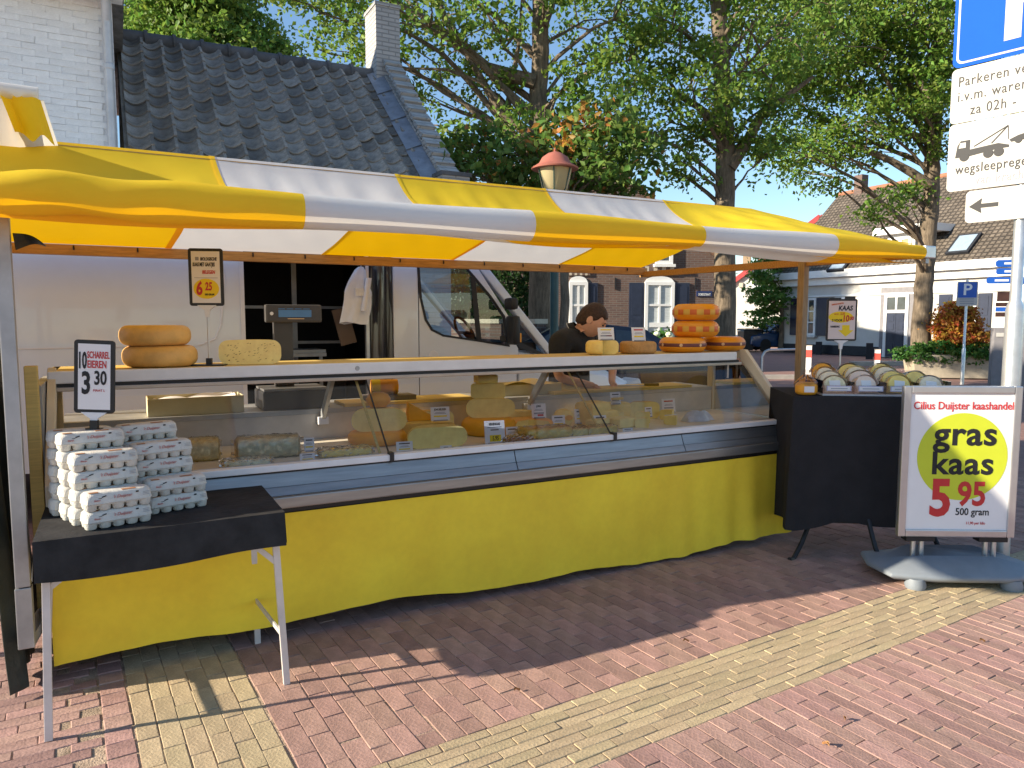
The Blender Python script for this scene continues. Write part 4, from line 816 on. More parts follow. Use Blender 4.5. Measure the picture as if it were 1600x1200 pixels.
# direction signs and info board
Yd = 14.5; c = at(1597, 500, Yd); ds = thing('direction_signpost', 'post with stacked blue direction arms beside the parking post', 'signpost', (c.x, Yd, 0), R(-10)); MB().tube([(0, 0, -.05), (0, 0, at(1597, 395, Yd).z)], .05, 10).build('post', M['galv'], ds, smooth=True)
for k, (x0, x1, y0, y1) in enumerate(((1553, 1590, 406, 417), (1554, 1590, 419, 429), (1541, 1620, 433, 443))):
    za, zb2 = at(1590, y1, Yd).z, at(1590, y0, Yd).z; xa_ = (x0 - 1597) * Yd / F; xb_ = (x1 - 1597) * Yd / F; ar_ = plate(ds, 'direction_arm', xa_, xb_, za, zb2, M['signblue'], y=-.06, r=.05); bx('writing_line', M['whiteink'], ar_, xa_ + .15, -.067, (za + zb2) / 2 - .02, xa_ + .40, -.0645, (za + zb2) / 2 + .02)
Yi = 15.5; c = at(1568, 500, Yi); ib = thing('information_column', 'grey information column with small coloured shop signs behind the post', 'sign', (c.x, Yi, 0), R(-15)); bx('column', M['greyplaster'], ib, -.20, -.1, -.05, .42, .1, at(1568, 512, Yi).z, bevel=.02); MB().tube([(.22, .0, 0), (.22, 0, at(1568, 450, Yi).z)], .05, 8).build('pole', M['galv'], ib)
M['brownsign'] = mat('brown_sign', (.06, .028, .022), .5)
for k, (y0, y1, mm, x0, x1) in enumerate(((451, 460, 'signblue', .10, .6), (456, 471, 'brownsign', -.18, .2), (473, 479, 'brownsign', -.2, .3), (480, 487, 'signblue', -.2, .3), (488, 495, 'brownsign', -.2, .2))): bx('sign_panel', M[mm], ib, x0, -.125 - .005 * k, at(1568, y1, Yi).z, x1, -.105 - .005 * k, at(1568, y0, Yi).z)
bx('notice', M['signwhite'], ib, -.15, -.115, at(1568, 526, Yi).z, .1, -.102, at(1568, 520, Yi).z)
# ================================================================== THE STALL: awning
M['tarp'] = mat('dark_green_tarp', (.030, .036, .032), .45, var=.3, vs=5, bump=.4, bs=25, spec=.5)
AB = [-.08, 1.03, 2.15, 3.27, 4.37, 5.32]; FV, RVv, BV = -.42, 1.15, 2.70; FZ, RZ, BZ = 2.10, 2.575, 2.15
aw = thing('market_awning', 'yellow and white striped gable awning over the cheese counter', 'awning', ST.P(0, 0), TH)
def su(b, v): return 5.32 + (b - 5.32) * (1 + .075 * (v - FV) / (BV - FV))
def wr(u, v): return .006 * math.sin(u * 9 + v * 4) * math.sin(v * 3.1 + u * 2.0) + .004 * math.sin(u * 23 - v * 11)
for i in range(5):
    m = M['yellow_cloth'] if i % 2 == 0 else M['white_cloth']; a, b = AB[i], AB[i + 1]
    if i == 0: a = -.42
    def fs(t, s, a=a, b=b):
        v = FV + (RVv - FV) * s; u = su(a, v) + (su(b, v) - su(a, v)) * t; ke = max(0, min(1, (u - 4.15) / 1.0)); ke = ke * ke * (3 - 2 * ke); z = (1 - ke) * (FZ + .022 + .13 * s + (RZ - FZ - .152) * s ** 5) + ke * (FZ + .022 + (RZ - FZ - .022) * s) + .006 * math.sin(u * 31 + 2 * math.sin(u * 5) + v * 6) * s ** 3 * (1 - s) * 6
        end = max(0, (u - 4.9) / .45) * .02 * math.sin(PI * s); left = max(0, .9 - u)
        z += wr(u, v) * (math.sin(PI * s)) ** .7 - end + left * .022 * math.sin(v * 5 + u * 7) * math.sin(PI * s)
        return (u, v, z)
    MB().grid(fs, 26, 22).build('roof_stripe', m, aw, smooth=True)
    def bs_(t, s, a=a, b=b):
        v = RVv + (BV - RVv) * s; u = su(a, v) + (su(b, v) - su(a, v)) * t; z = RZ + (BZ - RZ) * s - .05 * math.sin(PI * s) + .6 * wr(u, v) * math.sin(PI * s)
        return (u, v, z)
    MB().grid(bs_, 16, 14).build('roof_stripe', m, aw, smooth=True)
    def rl_(t, s, a=a, b=b):
        u = a + (b - a) * t; fat = 1.0 + .10 * math.sin(u * 3.3) - .25 * max(0, (u - 4.5) / .85); tw = max(0, .85 - u)
        ang = R(100) + s * R(265); rx = .068 * fat * (1 + tw * .18 * math.sin(u * 16 + s * 5)); rz = .071 * fat * (1 + tw * .22 * math.sin(u * 13 - s * 7))
        return (u, FV - .015 + rx * math.cos(ang) - .01, FZ - .035 + rz * math.sin(ang) - .018 * s * math.sin(u * 1.1 + .6))
    rs_ = MB().grid(rl_, 30, 16).build('valance_roll', m, aw, smooth=True)
    if i < 4:
        def sm1(t, s, f=fs): p = f(1 - .022 * t, s); return (p[0], p[1], p[2] + .003)
        MB().grid(sm1, 1, 22).build('seam', M['yellow_cloth'], aw, smooth=True)
        def sm2(t, s, f=bs_): p = f(1 - .03 * t, s); return (p[0], p[1], p[2] - .003)
        MB().grid(sm2, 1, 14).build('seam', M['yellow_cloth'], aw, smooth=True)
    # loose hem hanging back under the roll
    def hm(t, s, a=a, b=b):
        u = a + (b - a) * t; fat = 1.0 + .10 * math.sin(u * 3.3)
        return (u, FV - .02 + s * .34, FZ - .112 * fat + .01 + .02 * math.sin(u * 2.1) * (1 - s) - .028 * math.sin(PI * s) * (1 + .6 * math.sin(u * 1.7 + 1)) + s * .055)
    MB().grid(hm, 24, 8).build('valance_hem', m, aw, smooth=True)
bw_ = M['wood']
MB().bar((-.42, BV - .02, BZ - .045), (5.36, BV - .02, BZ - .045), .06, .075).build('back_beam', bw_, aw, bevel=.004)
MB().bar((5.335, FV - .02, FZ - .045), (5.335, BV + .02, BZ - .075), .045, .06).build('end_beam', bw_, aw, bevel=.004)
MB().bar((-.40, FV + .10, FZ - .04), (-.40, BV, BZ - .07), .045, .06).build('end_beam', bw_, aw, bevel=.004)
MB().tube([(-.4, FV - .015, FZ - .02), (5.34, FV - .015, FZ - .02)], .024, 10).build('front_pole', M['alu'], aw, smooth=True)
MB().bar((-.4, RVv, RZ - .05), (5.30, RVv, RZ - .05), .05, .06).build('ridge_beam', bw_, aw)
MB().bar((5.32, .56, -.01), (5.32, .56, BZ - .085), .062, .062).build('post', M['post_wood'], aw, bevel=.004)
MB().bar((5.32, .56, BZ - .06), (5.30, RVv, RZ - .08), .04, .04).build('strut', bw_, aw)
MB().bar((-.40, 2.66, -.01), (-.40, 2.66, BZ - .085), .062, .062).build('post', M['post_wood'], aw)
bx('corner_bracket', M['alu'], aw, 5.318, FV - .06, FZ - .075, 5.44, FV + .035, FZ + .012, bevel=.008); bx('bracket_pin', M['steel2'], aw, 5.35, FV - .045, FZ - .11, 5.385, FV - .01, FZ - .076)
for k in range(13):
    u = .05 + k * .42; MB().tube([(u, BV - .055, BZ - .015), (u, BV - .062, BZ - .03), (u, BV - .057, BZ - .045)], .006, 6).build('hook', M['black'], aw)
# left end: aluminium post on a bracket, dark tarp
ap_ = MB().box(-.105, -.175, .50, -.052, -.125, 2.06).build('post', M['steel2'], aw, bevel=.004); bx('post_foot', M['steel2'], aw, -.108, -.178, .24, -.049, -.122, .497, bevel=.004); bx('post_clamp', M['black'], aw, -.12, -.19, 2.061, -.035, -.11, 2.13)
MB().bar((-.078, -.15, .26), (-.03, .25, .26), .05, .05).build('post_bracket', M['steel2'], aw)
tq = MB().grid(lambda t, s: (-.205 + .07 * s * s + .028 * math.sin(t * 17) + .018 * math.sin(t * 41 + s * 5) * s, -.118 + .85 * t, 2.06 - 2.03 * s), 46, 18).build('side_tarp', M['tarp'], ST and aw, smooth=True, solid=.003)
MB().grid(lambda t, s: (-.05 + .11 * t, -.10 + .03 * math.sin(t * 5) + .08 * s, 1.945 - .06 * s * (1 - t) - .045 * t + .02 * math.sin(t * 3)), 8, 6).build('tarp_flap', M['tarp'], aw, smooth=True, solid=.003)
# neighbour's awning, left edge of the picture
c = at(24, 172, 3.75)
na = thing('neighbour_awning', 'folded end of another yellow and white stall awning beside the white house', 'awning', (c.x, c.y, 0), TH)
zc = c.z
MB().tube([(-2.2, 0, zc + .105), (.10, 0, zc + .085)], [.042, .038], 12).build('front_roll', M['white_cloth'], na, smooth=True)
def nb_(t, s): u = -2.2 + 2.32 * t; return (u + .05 * s * (t > .9), .03 + .03 * math.sin(t * 40) * s + .45 * s, zc + .09 - .26 * s + .02 * math.sin(t * 30 + s * 3))
MB().grid(nb_, 40, 8).build('drape', M['white_cloth'], na, smooth=True)
def nb2(t, s): return (-.06 + .17 * t + .05 * s, -.03 + .07 * math.sin(t * 6) * s + .06 * s, zc + .07 - (.17 + .04 * t) * s + .015 * math.sin(t * 11))
MB().grid(nb2, 12, 10).build('wrapped_end', M['yellow_cloth'], na, smooth=True)
MB().bar((-2.0, .0, -.01), (-2.0, .0, zc + .07), .05).build('post', M['post_wood'], na); MB().bar((-.75, .62, -.01), (-.75, .62, zc - .2), .05).build('post', M['post_wood'], na)
MB().bar((-2.05, .47, zc - .19), (.02, .47, zc - .19), .04).build('beam', M['wood'], na); MB().bar((-.02, .02, zc + .08), (0, .62, zc - .2), .04).build('beam', M['wood'], na); MB().bar((-2.0, .02, zc + .08), (-2.0, .62, zc - .2), .04).build('beam', M['wood'], na)

# ================================================================== cheese counter
M['deckm'] = mat('beige_deck', (.80, .72, .58), .5, var=.08)
M['beige'] = mat('beige_frame', (.66, .57, .43), .5, var=.06)
M['bronze'] = mat('bronze_rail', (.42, .36, .31), .38, metal=.8, var=.1)
ct = thing('cheese_counter', 'long glass fronted cheese display counter with yellow skirt', 'counter', ST.P(0, 0), TH)
def sk(t, s):
    u = .0 + LEN * t; z = .635 - .575 * s; k = .12 + .88 * s ** 1.2
    low = .03 * math.sin(u * 1.25 + .4) * s + .012 * math.sin(u * 5.1) * s
    fl = .010 * math.sin(u * 4.2 + 1) + .007 * math.sin(u * 11 + 2 + z * 2) + .003 * math.sin(u * 29 + 3 * math.sin(u * 2)) + (.013 * (math.sin(u * 19) + .6 * math.sin(u * 31 + 1)) * max(0, (u - 2.6) / 1.6))
    return (u, -.008 - .012 * k + fl * k, z + low)
MB().grid(sk, 150, 10).build('skirt', M['skirt'], ct, smooth=True, solid=.002)
bx('dark_gap_strip', M['black'], ct, .0, .0, .636, LEN, .03, .662)  # black strip standing in for the shaded gap under the bumper rail
bx('bumper_rail', M['steel'], ct, .01, -.035, .664, LEN - .002, .03, .722, bevel=.006)
for (a, b) in ((.02, 2.33), (2.336, 3.6), (3.606, LEN - .03)):
    MB().prism([(.0, .7235), (.05, .7235), (.05, .762), (.022, .762)], a, b, 'x').build('steel_panel', M['steel'], ct); MB().prism([(.024, .764), (.06, .764), (.06, .828), (.05, .828)], a, b, 'x').build('steel_panel', M['steel'], ct)
bx('shadow_gap', M['black'], ct, .02, .052, .829, LEN - .03, .09, .838)
GB = [(.03, 1.572), (1.584, 3.040), (3.052, LEN - .045)]
for a, b in GB: bx('glass_ledge', M['edge'], ct, a, .032, .839, b, .112, .872, bevel=.006)
g0, g1 = (.085, .874), (.492, 1.252)
for a, b in GB:
    q = MB(); q.add([(a, g0[0], g0[1]), (b, g0[0], g0[1]), (b, g1[0], g1[1]), (a, g1[0], g1[1])], [(0, 1, 2, 3)]); q.build('glass_pane', M['glass'], ct)
for u in (1.578, 3.046): MB().bar((u - .03, g0[0] + .05, g0[1] - .012), (u - .055, g1[0] + .03, g1[1] + .012), .014, .005).build('divider_strip', M['wood2'], ct); MB().bar((u, g0[0] - .003, g0[1]), (u, g1[0] - .003, g1[1]), .008, .006).build('glass_joint', M['black'], ct); MB().obox((u, .05, .86), (.022, .05, .05)).build('glass_clip', M['black'], ct)
bx('counter_top', M['wood2'], ct, .0, .478, 1.318, LEN - .18, .90, 1.345); bx('counter_edge', M['edge'], ct, .0, .448, 1.285, LEN - .16, .4765, 1.347, bevel=.008)
bx('top_shadow_rail', M['black'], ct, .02, .468, 1.268, LEN - .12, .52, 1.284); bx('glass_top_rail', M['bronze'], ct, .01, .455, 1.246, LEN - .10, .50, 1.267, bevel=.003)
for (a, b) in ((.0, .035), (LEN - .035, LEN)):     # end frames
    e = MB(); e.prism([(.030, .70), (.085, .70), (.085, .80), (.55, 1.29), (.55, 1.36), (.495, 1.36), (.030, .87)], a, b, 'x'); e.prism([(.551, 1.29), (.90, 1.29), (.90, 1.345), (.551, 1.345)], a, b, 'x'); e.prism([(.0855, .70), (.90, .70), (.90, .80), (.0855, .80)], a, b, 'x'); e.prism([(.84, .801), (.90, .801), (.90, 1.289), (.84, 1.289)], a, b, 'x')
    ef = e.build('end_frame', M['beige'], ct, bevel=.003)
    MB().add([(a + .017, .10, .805), (a + .017, .838, .805), (a + .017, .838, 1.288), (a + .017, .548, 1.288)], [(0, 1, 2, 3)]).build('end_glass', M['glass'], ct)
bx('end_post', M['wood2'], ct, -.062, .13, .30, -.012, .19, 1.392, bevel=.004)
bx('end_panel', M['steel2'], ct, -.045, .20, .16, -.005, .85, 1.30)
bx('deck', M['deckm'], ct, .04, .115, .800, LEN - .04, .835, .858); bx('dark_chassis_box', M['dark'], ct, .05, .12, .22, LEN - .05, 1.30, .7225)  # near-black box under the deck, added to keep the space behind the skirt dark
M['case_in'] = mat('case_lining', (.55, .52, .48), .4, var=.12, metal=.2)
bx('bounce_panel', M['edge'], ct, .04, .52, 1.300, LEN - .2, .88, 1.3165)  # white panel added under the top to bounce light into the case
bx('case_back', M['case_in'], ct, .04, .842, .80, LEN - .04, .862, 1.015); bx('work_shelf', M['steel2'], ct, .02, .842, 1.016, LEN - .02, 1.32, 1.045)
bx('cutting_board', M['wood2'], ct, 1.55, .845, 1.046, 2.45, 1.10, 1.066); bx('cutting_board', M['wood2'], ct, 3.1, .845, 1.046, 4.4, 1.12, 1.066)
for u in (1.40, 2.86): MB().bar((u, .54, 1.27), (u, .80, 1.0), .05, .022, up=Vector((1, 0, 0))).build('bracket', M['steel2'], ct); bx('bracket_foot', M['edge'], ct, u - .03, .775, .955, u + .03, .838, 1.0)
for u in (.6, 4.1):
    for v in (.3, 1.15): bx('leg', M['steel2'], ct, u - .03, v - .03, -.01, u + .03, v + .03, .221)
MB().lathe([(.001, -.004), (.012, -.004), (.014, 0), (.012, .002)], 12).build('maker_badge', M['steel2'], ct, loc=(1.52, .447, 1.315), rot=(PI / 2, 0, 0))

# ================================================================== the van
M['trim'] = mat('black_trim', (.016, .016, .018), .45)
M['pvc'] = mat('dark_pvc_curtain', (.035, .035, .040), .15, var=.4, vs=3, stretch=(9, 9, .6), spec=.7)
vn = thing('white_van', 'white delivery van with open side door behind the counter', 'van', ST.P(0, 3.0), TH)
VW = 2.0; vq = lambda x, y: ST.on(x, y, 3.0)
def panel_hole(outer, holes, y0, th, name, m, par):
    bm = bmesh.new(); es = []
    for loop in [outer] + holes:
        vs = [bm.verts.new((a, y0, z)) for a, z in loop]
        es += [bm.edges.new((vs[i], vs[(i + 1) % len(vs)])) for i in range(len(vs))]
    bmesh.ops.triangle_fill(bm, use_beauty=True, edges=es); r = bmesh.ops.extrude_face_region(bm, geom=bm.faces[:]); bmesh.ops.translate(bm, vec=(0, th, 0), verts=[g_ for g_ in r['geom'] if isinstance(g_, bmesh.types.BMVert)])
    bmesh.ops.recalc_face_normals(bm, faces=bm.faces); me = bpy.data.meshes.new(name); bm.to_mesh(me); bm.free(); me.materials.append(m); return mk(name, me, par)
UO0, UO1, UB = 1.283, 2.36, 2.62
q = MB(); q.box(-3.1, 0, .40, UO0, .06, 2.40); q.build('side_panel', M['vanwhite'], vn, bevel=.02, smooth=True)
bx('side_rail', M['vanwhite'], vn, UO0 + .002, .0, 2.26, UB, .06, 2.40); bx('side_sill', M['vanwhite'], vn, UO0 + .002, 0, .40, UB, .06, .56)
# stamped panel line
pts = [(-2.6, 2.15), (.95, 2.15), (1.10, 2.08), (1.13, 1.95), (1.09, 1.55), (1.04, 1.43), (.92, 1.38), (-2.6, 1.36)]
MB().tube([(a, -.002, z) for a, z in pts], .010, 6).build('panel_groove', M['edge'], vn, smooth=True)
bx('belt_moulding', M['vanwhite'], vn, -3.1, -.012, 1.375, .9, -.001, 1.39)
# b pillar and door
q = MB(); q.box(UB + .002, -.004, .40, 2.875, .07, 2.40); q.build('b_pillar', M['vanwhite'], vn, bevel=.015, smooth=True)
win = [vq(652, 414), vq(727, 416), vq(739, 430), vq(766, 462), vq(788, 494), vq(795, 541), vq(752, 534), vq(692, 525), vq(674, 516), vq(664, 500), vq(656, 465)]
win = [(a, z) for a, z in win]
outer = [(2.882, .42), (3.95, .42), (3.95, 1.00), (3.97, 1.29), (3.93, 1.36), (3.86, 1.62), (3.46, 2.17), (3.30, 2.30), (2.882, 2.30)]
dr_ = panel_hole(outer, [win], -.004, .06, 'front_door', M['vanwhite'], vn)
cx = sum(a for a, z in win) / len(win); cz = sum(z for a, z in win) / len(win)
inner = [(cx + (a - cx) * .955, cz + (z - cz) * .95) for a, z in win]
panel_hole([(cx + (a - cx) * 1.015, cz + (z - cz) * 1.015) for a, z in win], [inner], -.009, .016, 'window_seal', M['trim'], dr_)
MB().add([(a, .008, z) for a, z in inner], [tuple(range(len(inner)))]).build('side_glass', M['vglass'], dr_)
a0, z0 = vq(738, 432); a1, z1 = vq(748, 533); MB().bar((a0, -.008, z0), (a1, -.008, z1), .05, .014, up=Vector((0, 1, 0))).build('window_divider', M['trim'], dr_)
hd = MB(); ha, hz = vq(677, 562); hd.obox((ha, -.02, hz), (.24, .03, .035)); hd.build('door_handle', M['trim'], dr_, bevel=.01); MB().lathe([(.001, .0), (.05, .003), (.055, .0)], 14).build('handle_bowl', M['edge'], dr_, loc=(ha, -.006, hz + .035), rot=(PI / 2, 0, 0))
# mirror
ma, mz1 = ST.on(800, 470, 2.85); _, mz0 = ST.on(800, 543, 2.85)
mr_ = MB().obox((ma, -.17, (mz0 + mz1) / 2 - .06), (.085, .18, (mz1 - mz0) * .62)).build('mirror', M['trim'], vn, bevel=.03, smooth=True); MB().obox((ma - .02, -.17, mz1 - .03), (.09, .17, .12)).build('mirror_head', M['trim'], mr_, bevel=.035, smooth=True); MB().bar((ma, -.08, mz0 + .1), (ma - .02, .02, mz0 + .08), .06).build('mirror_arm', M['trim'], mr_); MB().obox((ma + .055, -.17, mz0 + .10), (.02, .12, .09)).build('indicator', M['orange2'], mr_)
# bonnet, screen, pillars, roof
nose = [(3.98, .42), (3.98, 1.285), (4.12, 1.27), (4.45, 1.16), (5.15, 1.02), (5.50, .86), (5.62, .62), (5.62, .45), (5.55, .40)]
rg = [[(a - (.10 if a > 5 else 0), y, z - (.05 if z > .8 else 0)) for a, z in nose] if e else [(a, y, z) for a, z in nose] for y, e in ((-.004, 1), (.09, 0), (VW - .09, 0), (VW, 1))]
MB().loft(rg).build('bonnet', M['vanwhite'], vn, bevel=.015, smooth=True)
MB().add([(4.36, .12, 1.205), (4.36, VW - .12, 1.205), (3.50, VW - .16, 2.22), (3.50, .16, 2.22)], [(0, 1, 2, 3)]).build('windscreen', M['vglass'], vn)
for y in (.05, VW - .05): MB().bar((3.40, y, 2.30), (4.42, y, 1.19), .10, .085).build('windscreen_pillar', M['vanwhite'], vn, bevel=.015)
MB().prism([(3.955, 1.375), (4.43, 1.165), (4.10, 1.26), (3.975, 1.295)], -.008, .03, 'y').build('pillar_trim', M['trim'], vn)
MB().obox((5.48, .16, .80), (.26, .30, .17), Matrix.Rotation(-.35, 3, 'Y')).build('headlight', M['blind'], vn, bevel=.03); MB().obox((5.48, VW - .16, .80), (.26, .30, .17), Matrix.Rotation(-.35, 3, 'Y')).build('headlight', M['blind'], vn, bevel=.03)
bx('front_bumper', M['trim'], vn, 5.2, .0, .25, 5.72, VW, .44, bevel=.04)
MB().loft([[(-3.1, .02, 2.401), (3.42, .02, 2.301), (3.42, VW - .02, 2.301), (-3.1, VW - .02, 2.401)], [(-3.05, .18, 2.58), (3.1, .18, 2.52), (3.1, VW - .18, 2.52), (-3.05, VW - .18, 2.58)]]).build('roof', M['vanwhite'], vn, bevel=.03, smooth=True)
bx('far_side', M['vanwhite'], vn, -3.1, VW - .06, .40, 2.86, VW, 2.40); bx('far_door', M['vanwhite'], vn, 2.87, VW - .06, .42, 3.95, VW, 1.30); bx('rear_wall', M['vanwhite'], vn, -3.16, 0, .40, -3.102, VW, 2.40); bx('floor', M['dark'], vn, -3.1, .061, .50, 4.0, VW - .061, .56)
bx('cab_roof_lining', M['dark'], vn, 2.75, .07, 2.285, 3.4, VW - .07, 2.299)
# dark load space
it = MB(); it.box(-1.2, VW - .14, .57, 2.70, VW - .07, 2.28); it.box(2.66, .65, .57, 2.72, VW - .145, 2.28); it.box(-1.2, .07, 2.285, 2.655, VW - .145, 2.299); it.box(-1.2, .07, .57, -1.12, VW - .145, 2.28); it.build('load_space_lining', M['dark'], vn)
ra_ = MB(); ra_.bar((1.95, 1.2, .57), (1.95, 1.2, 2.2), .05); ra_.bar((1.4, 1.25, 1.72), (2.6, 1.25, 1.72), .03, .03); ra_.bar((1.4, 1.25, 1.35), (2.6, 1.25, 1.35), .05, .03); ra_.build('shelf_rack', M['steel2'], vn)
tb = MB(); tb.box(1.62, .5, 1.27, 2.1, .9, 1.30); tb.box(1.62, .48, 1.235, 2.1, .5, 1.268); 
for x_ in (1.66, 2.06): tb.bar((x_, .55, .57), (x_, .55, 1.27), .03)
tb.build('slicer_table', M['steel2'], vn)
MB().grid(lambda t, s: (2.385 + .225 * t, -.02 + .03 * math.sin(t * 9 + s) + .02, 2.24 - 1.65 * s), 10, 12).build('strip_curtain', M['pvc'], vn, smooth=True, solid=.004)
bx('door_rail', M['alu'], vn, 2.352, -.015, .57, 2.383, .03, 2.255); bx('door_post', M['edge'], vn, 1.250, -.010, .57, 1.284, -.001, 2.255)
# cab inside
st2 = MB(); st2.obox((3.0, .55, 1.55), (.14, .45, .62), Matrix.Rotation(-.18, 3, 'Y')); st2.obox((2.94, .55, 1.96), (.10, .26, .2)); st2.obox((3.25, .55, 1.1), (.5, .48, .18)); st2.build('seat', M['dark'], vn, bevel=.04, smooth=True)
bx('dashboard', M['dark'], vn, 3.72, .08, .9, 4.25, VW - .08, 1.36, bevel=.05)
sw_ = MB(); cc = Vector((3.62, .55, 1.45)); sw_.tube([cc + Matrix.Rotation(-.5, 3, 'Y') @ Vector((0, .19 * math.cos(k * PI / 10), .19 * math.sin(k * PI / 10))) for k in range(21)], .015, 6); sw_.bar(cc + Vector((0, -.19, 0)), cc + Vector((0, .19, 0)), .03); sw_.bar(cc, cc + Vector((.16, 0, -.14)), .05); sw_.build('steering_wheel', M['dark'], vn, smooth=True)
for a in (-2.0, 4.55):
    for y in (.14, VW - .14):
        wh = MB().lathe([(.20, -.11), (.33, -.11), (.35, -.07), (.35, .07), (.33, .11), (.20, .11)], 24).build('tyre', M['rubber'], vn, loc=(a, y, .35), rot=(PI / 2, 0, 0), smooth=True); MB().lathe([(.001, .09), (.08, .10), (.2, .06), (.2, -.06), (.08, -.10), (.001, -.09)], 16).build('rim', M['alu'], wh, smooth=True)
# coat and board hanging in the door
M['coat'] = mat('white_cotton', (.74, .76, .82), .85, var=.06, vs=8, bump=.3, bs=30)
ua, zt_ = ST.on(558, 417, 2.95); _, zb_ = ST.on(552, 505, 2.95); co_ = thing('white_coat', 'white work coat hanging in the van door opening', 'coat', ST.P(ua, 2.93, zb_), TH)
H_ = zt_ - zb_
def coat(t, s):
    wdt = (.035 + .085 * min(1, s * 2.2)) * (1 if s > .04 else .6); a = t * 2 * PI; fold = 1 + .16 * math.sin(a * 5 + s * 4)
    return (-.02 * s - .03 * s + wdt * math.cos(a) * fold + .03 * (1 - s) - .01 * math.sin(s * 6), .045 * math.sin(a) * fold * (.5 + s * .5), H_ * (1 - s) + .012 * math.sin(a * 2) * (s > .9))
MB().grid(coat, 28, 18).build('coat_body', M['coat'], co_, smooth=True)
MB().grid(lambda t, s: (.085 - .05 * s + .028 * math.cos(t * 2 * PI), -.055 + .028 * math.sin(t * 2 * PI), H_ * .80 - .30 * s), 10, 8).build('sleeve', M['coat'], co_, smooth=True)
bx('pocket', M['coat'], co_, -.045, -.062, H_ * .48, .035, -.053, H_ * .62); MB().tube([(.03, 0, H_ - .03), (.03, 0, H_ + .03), (.045, 0, H_ + .045)], .005, 6).build('hanger_hook', M['alu'], co_)
ua, za = ST.on(537, 510, 3.12); bd = MB().obox((0, 0, 0), (.15, .02, .34), Matrix.Rotation(-.25, 3, 'Y')).build('clipboard', mat('brown_board', (.13, .085, .055), .7), loc=ST.P(ua, 3.10, za), rot=TH); tag(bd, 'brown board leaning under the white coat', 'board')
# ================================================================== egg table
M['leg'] = mat('white_enamel_leg', (.62, .58, .56), .45, metal=.2, var=.12)
ft = thing('folding_table', 'small folding table with white metal legs at the left end of the counter', 'table', ST.P(0, 0), TH)
bx('table_top', M['steel2'], ft, .015, -.525, .745, .885, .045, .775)
for (a, b) in (((.035, -.50, .745), (.012, -.52, 0)), ((.02, .0, .745), (-.03, -.04, 0)), ((.865, -.50, .745), (.90, -.50, 0)), ((.85, .0, .745), (.856, -.015, 0))): MB().bar(a, b, .028, .022, up=Vector((0, 1, 0))).build('leg', M['leg'], ft, bevel=.002)
for (a, b) in (((.02, -.512, .22), (-.018, -.035, .22)), ((.89, -.50, .22), (.853, -.012, .22)), ((.032, -.50, .58), (.25, -.49, .742)), ((.872, -.50, .55), (.68, -.49, .742)), ((.022, -.01, .58), (.25, -.03, .742)), ((.851, .0, .58), (.66, -.03, .742))): MB().bar(a, b, .008, .022).build('brace', M['leg'], ft)
M['tcloth'] = mat('black_table_cloth', (.030, .029, .030), .9, var=.3, vs=9, bump=.3, bs=40, spec=.2)
tc_ = thing('table_cloth', 'black cloth draped over the egg table', 'tablecloth', ST.P(0, 0, .776), TH)
def drape(t, s):
    per = [(.0, .06), (.0, -.54), (.90, -.54), (.90, .06)]
    return None
m_ = MB(); nU, nV = 30, 14
m_.grid(lambda t, s: (-.002 + .906 * t, -.543 + .60 * s, .004 + .0015 * math.sin(t * 21) * math.sin(s * 17)), nU, nV)
def fr_(t, s): return (-.002 + .906 * t, -.543 - .006 * math.sin(s * 1.5) - .008 * s * (1 + .5 * math.sin(t * 14)), .004 - (.152 + .012 * math.sin(t * 5)) * s)
m_.grid(fr_, nU, 6)
m_.grid(lambda t, s: (-.002 - .006 * s - .012 * s * math.sin(t * 9), -.543 + .60 * t, .004 - (.15 + .02 * math.sin(t * 4)) * s), 16, 6)
m_.grid(lambda t, s: (.904 + .006 * s + .010 * s * math.sin(t * 9), -.543 + .60 * t, .004 - (.14 + .02 * math.sin(t * 4)) * s), 16, 6)
m_.build('cloth', M['tcloth'], tc_, smooth=True)
# egg cartons
CL, CW, CHh = .246, .104, .070
def outline(ins, z, lob=.006):
    a, b = CL / 2 - ins, CW / 2 - ins; pts = []
    n = 12
    for k in range(n): t = k / n; pts.append((-a + .012 + (2 * a - .024) * t, -b - lob * .25 * abs(math.sin(5 * PI * t)), z))
    for k in range(n): t = k / n; pts.append((a + lob * abs(math.sin(2 * PI * t)) - .004, -b + .01 + (2 * b - .02) * t, z))
    for k in range(n): t = k / n; pts.append((a - .012 - (2 * a - .024) * t, b + lob * .25 * abs(math.sin(5 * PI * t)), z))
    for k in range(n): t = k / n; pts.append((-a - lob * abs(math.sin(2 * PI * t)) + .004, b - .01 - (2 * b - .02) * t, z))
    return pts
lid_me = MB().loft([outline(.0, .029), outline(.001, .033), outline(.006, .060, .008), outline(.012, .068, .006), outline(.020, .0705, .003)]).mesh('lid', M['pulp'], smooth=True)
tr = MB()
for i in range(5):
    for j in range(2):
        tr.lathe([(.0175, .0), (.0212, .004), (.0246, .030)], 10, (-CL / 2 + .0265 + i * .0483, (-1 if j == 0 else 1) * .0255, 0), sx=1.02, sy=1.06)
tr.loft([outline(.004, .022, .004), outline(.0, .0285, .006)])
tray_me = tr.mesh('tray', M['pulp'], smooth=True)
M['cartonink'] = mat('carton_red_print', (.55, .13, .11), .8)
cart = tag(mk('egg_carton', tray_me), '', 'egg carton'); mk('lid', lid_me, cart)
fa = -CW / 2 + .0005
tl = text(cart, "'t Duijster", -.022, .045, .0175, M['cartonink'], y=fa - .001, shear=.4, xs=.95, bold=-.004, name='lettering'); tl.rotation_euler = (-.24, 0, 0)
o = text(cart, 'Eieren', -.088, .040, .0085, M['redink'], y=fa - .0012, shear=.3); o.rotation_euler = (-.24, 0, 0)
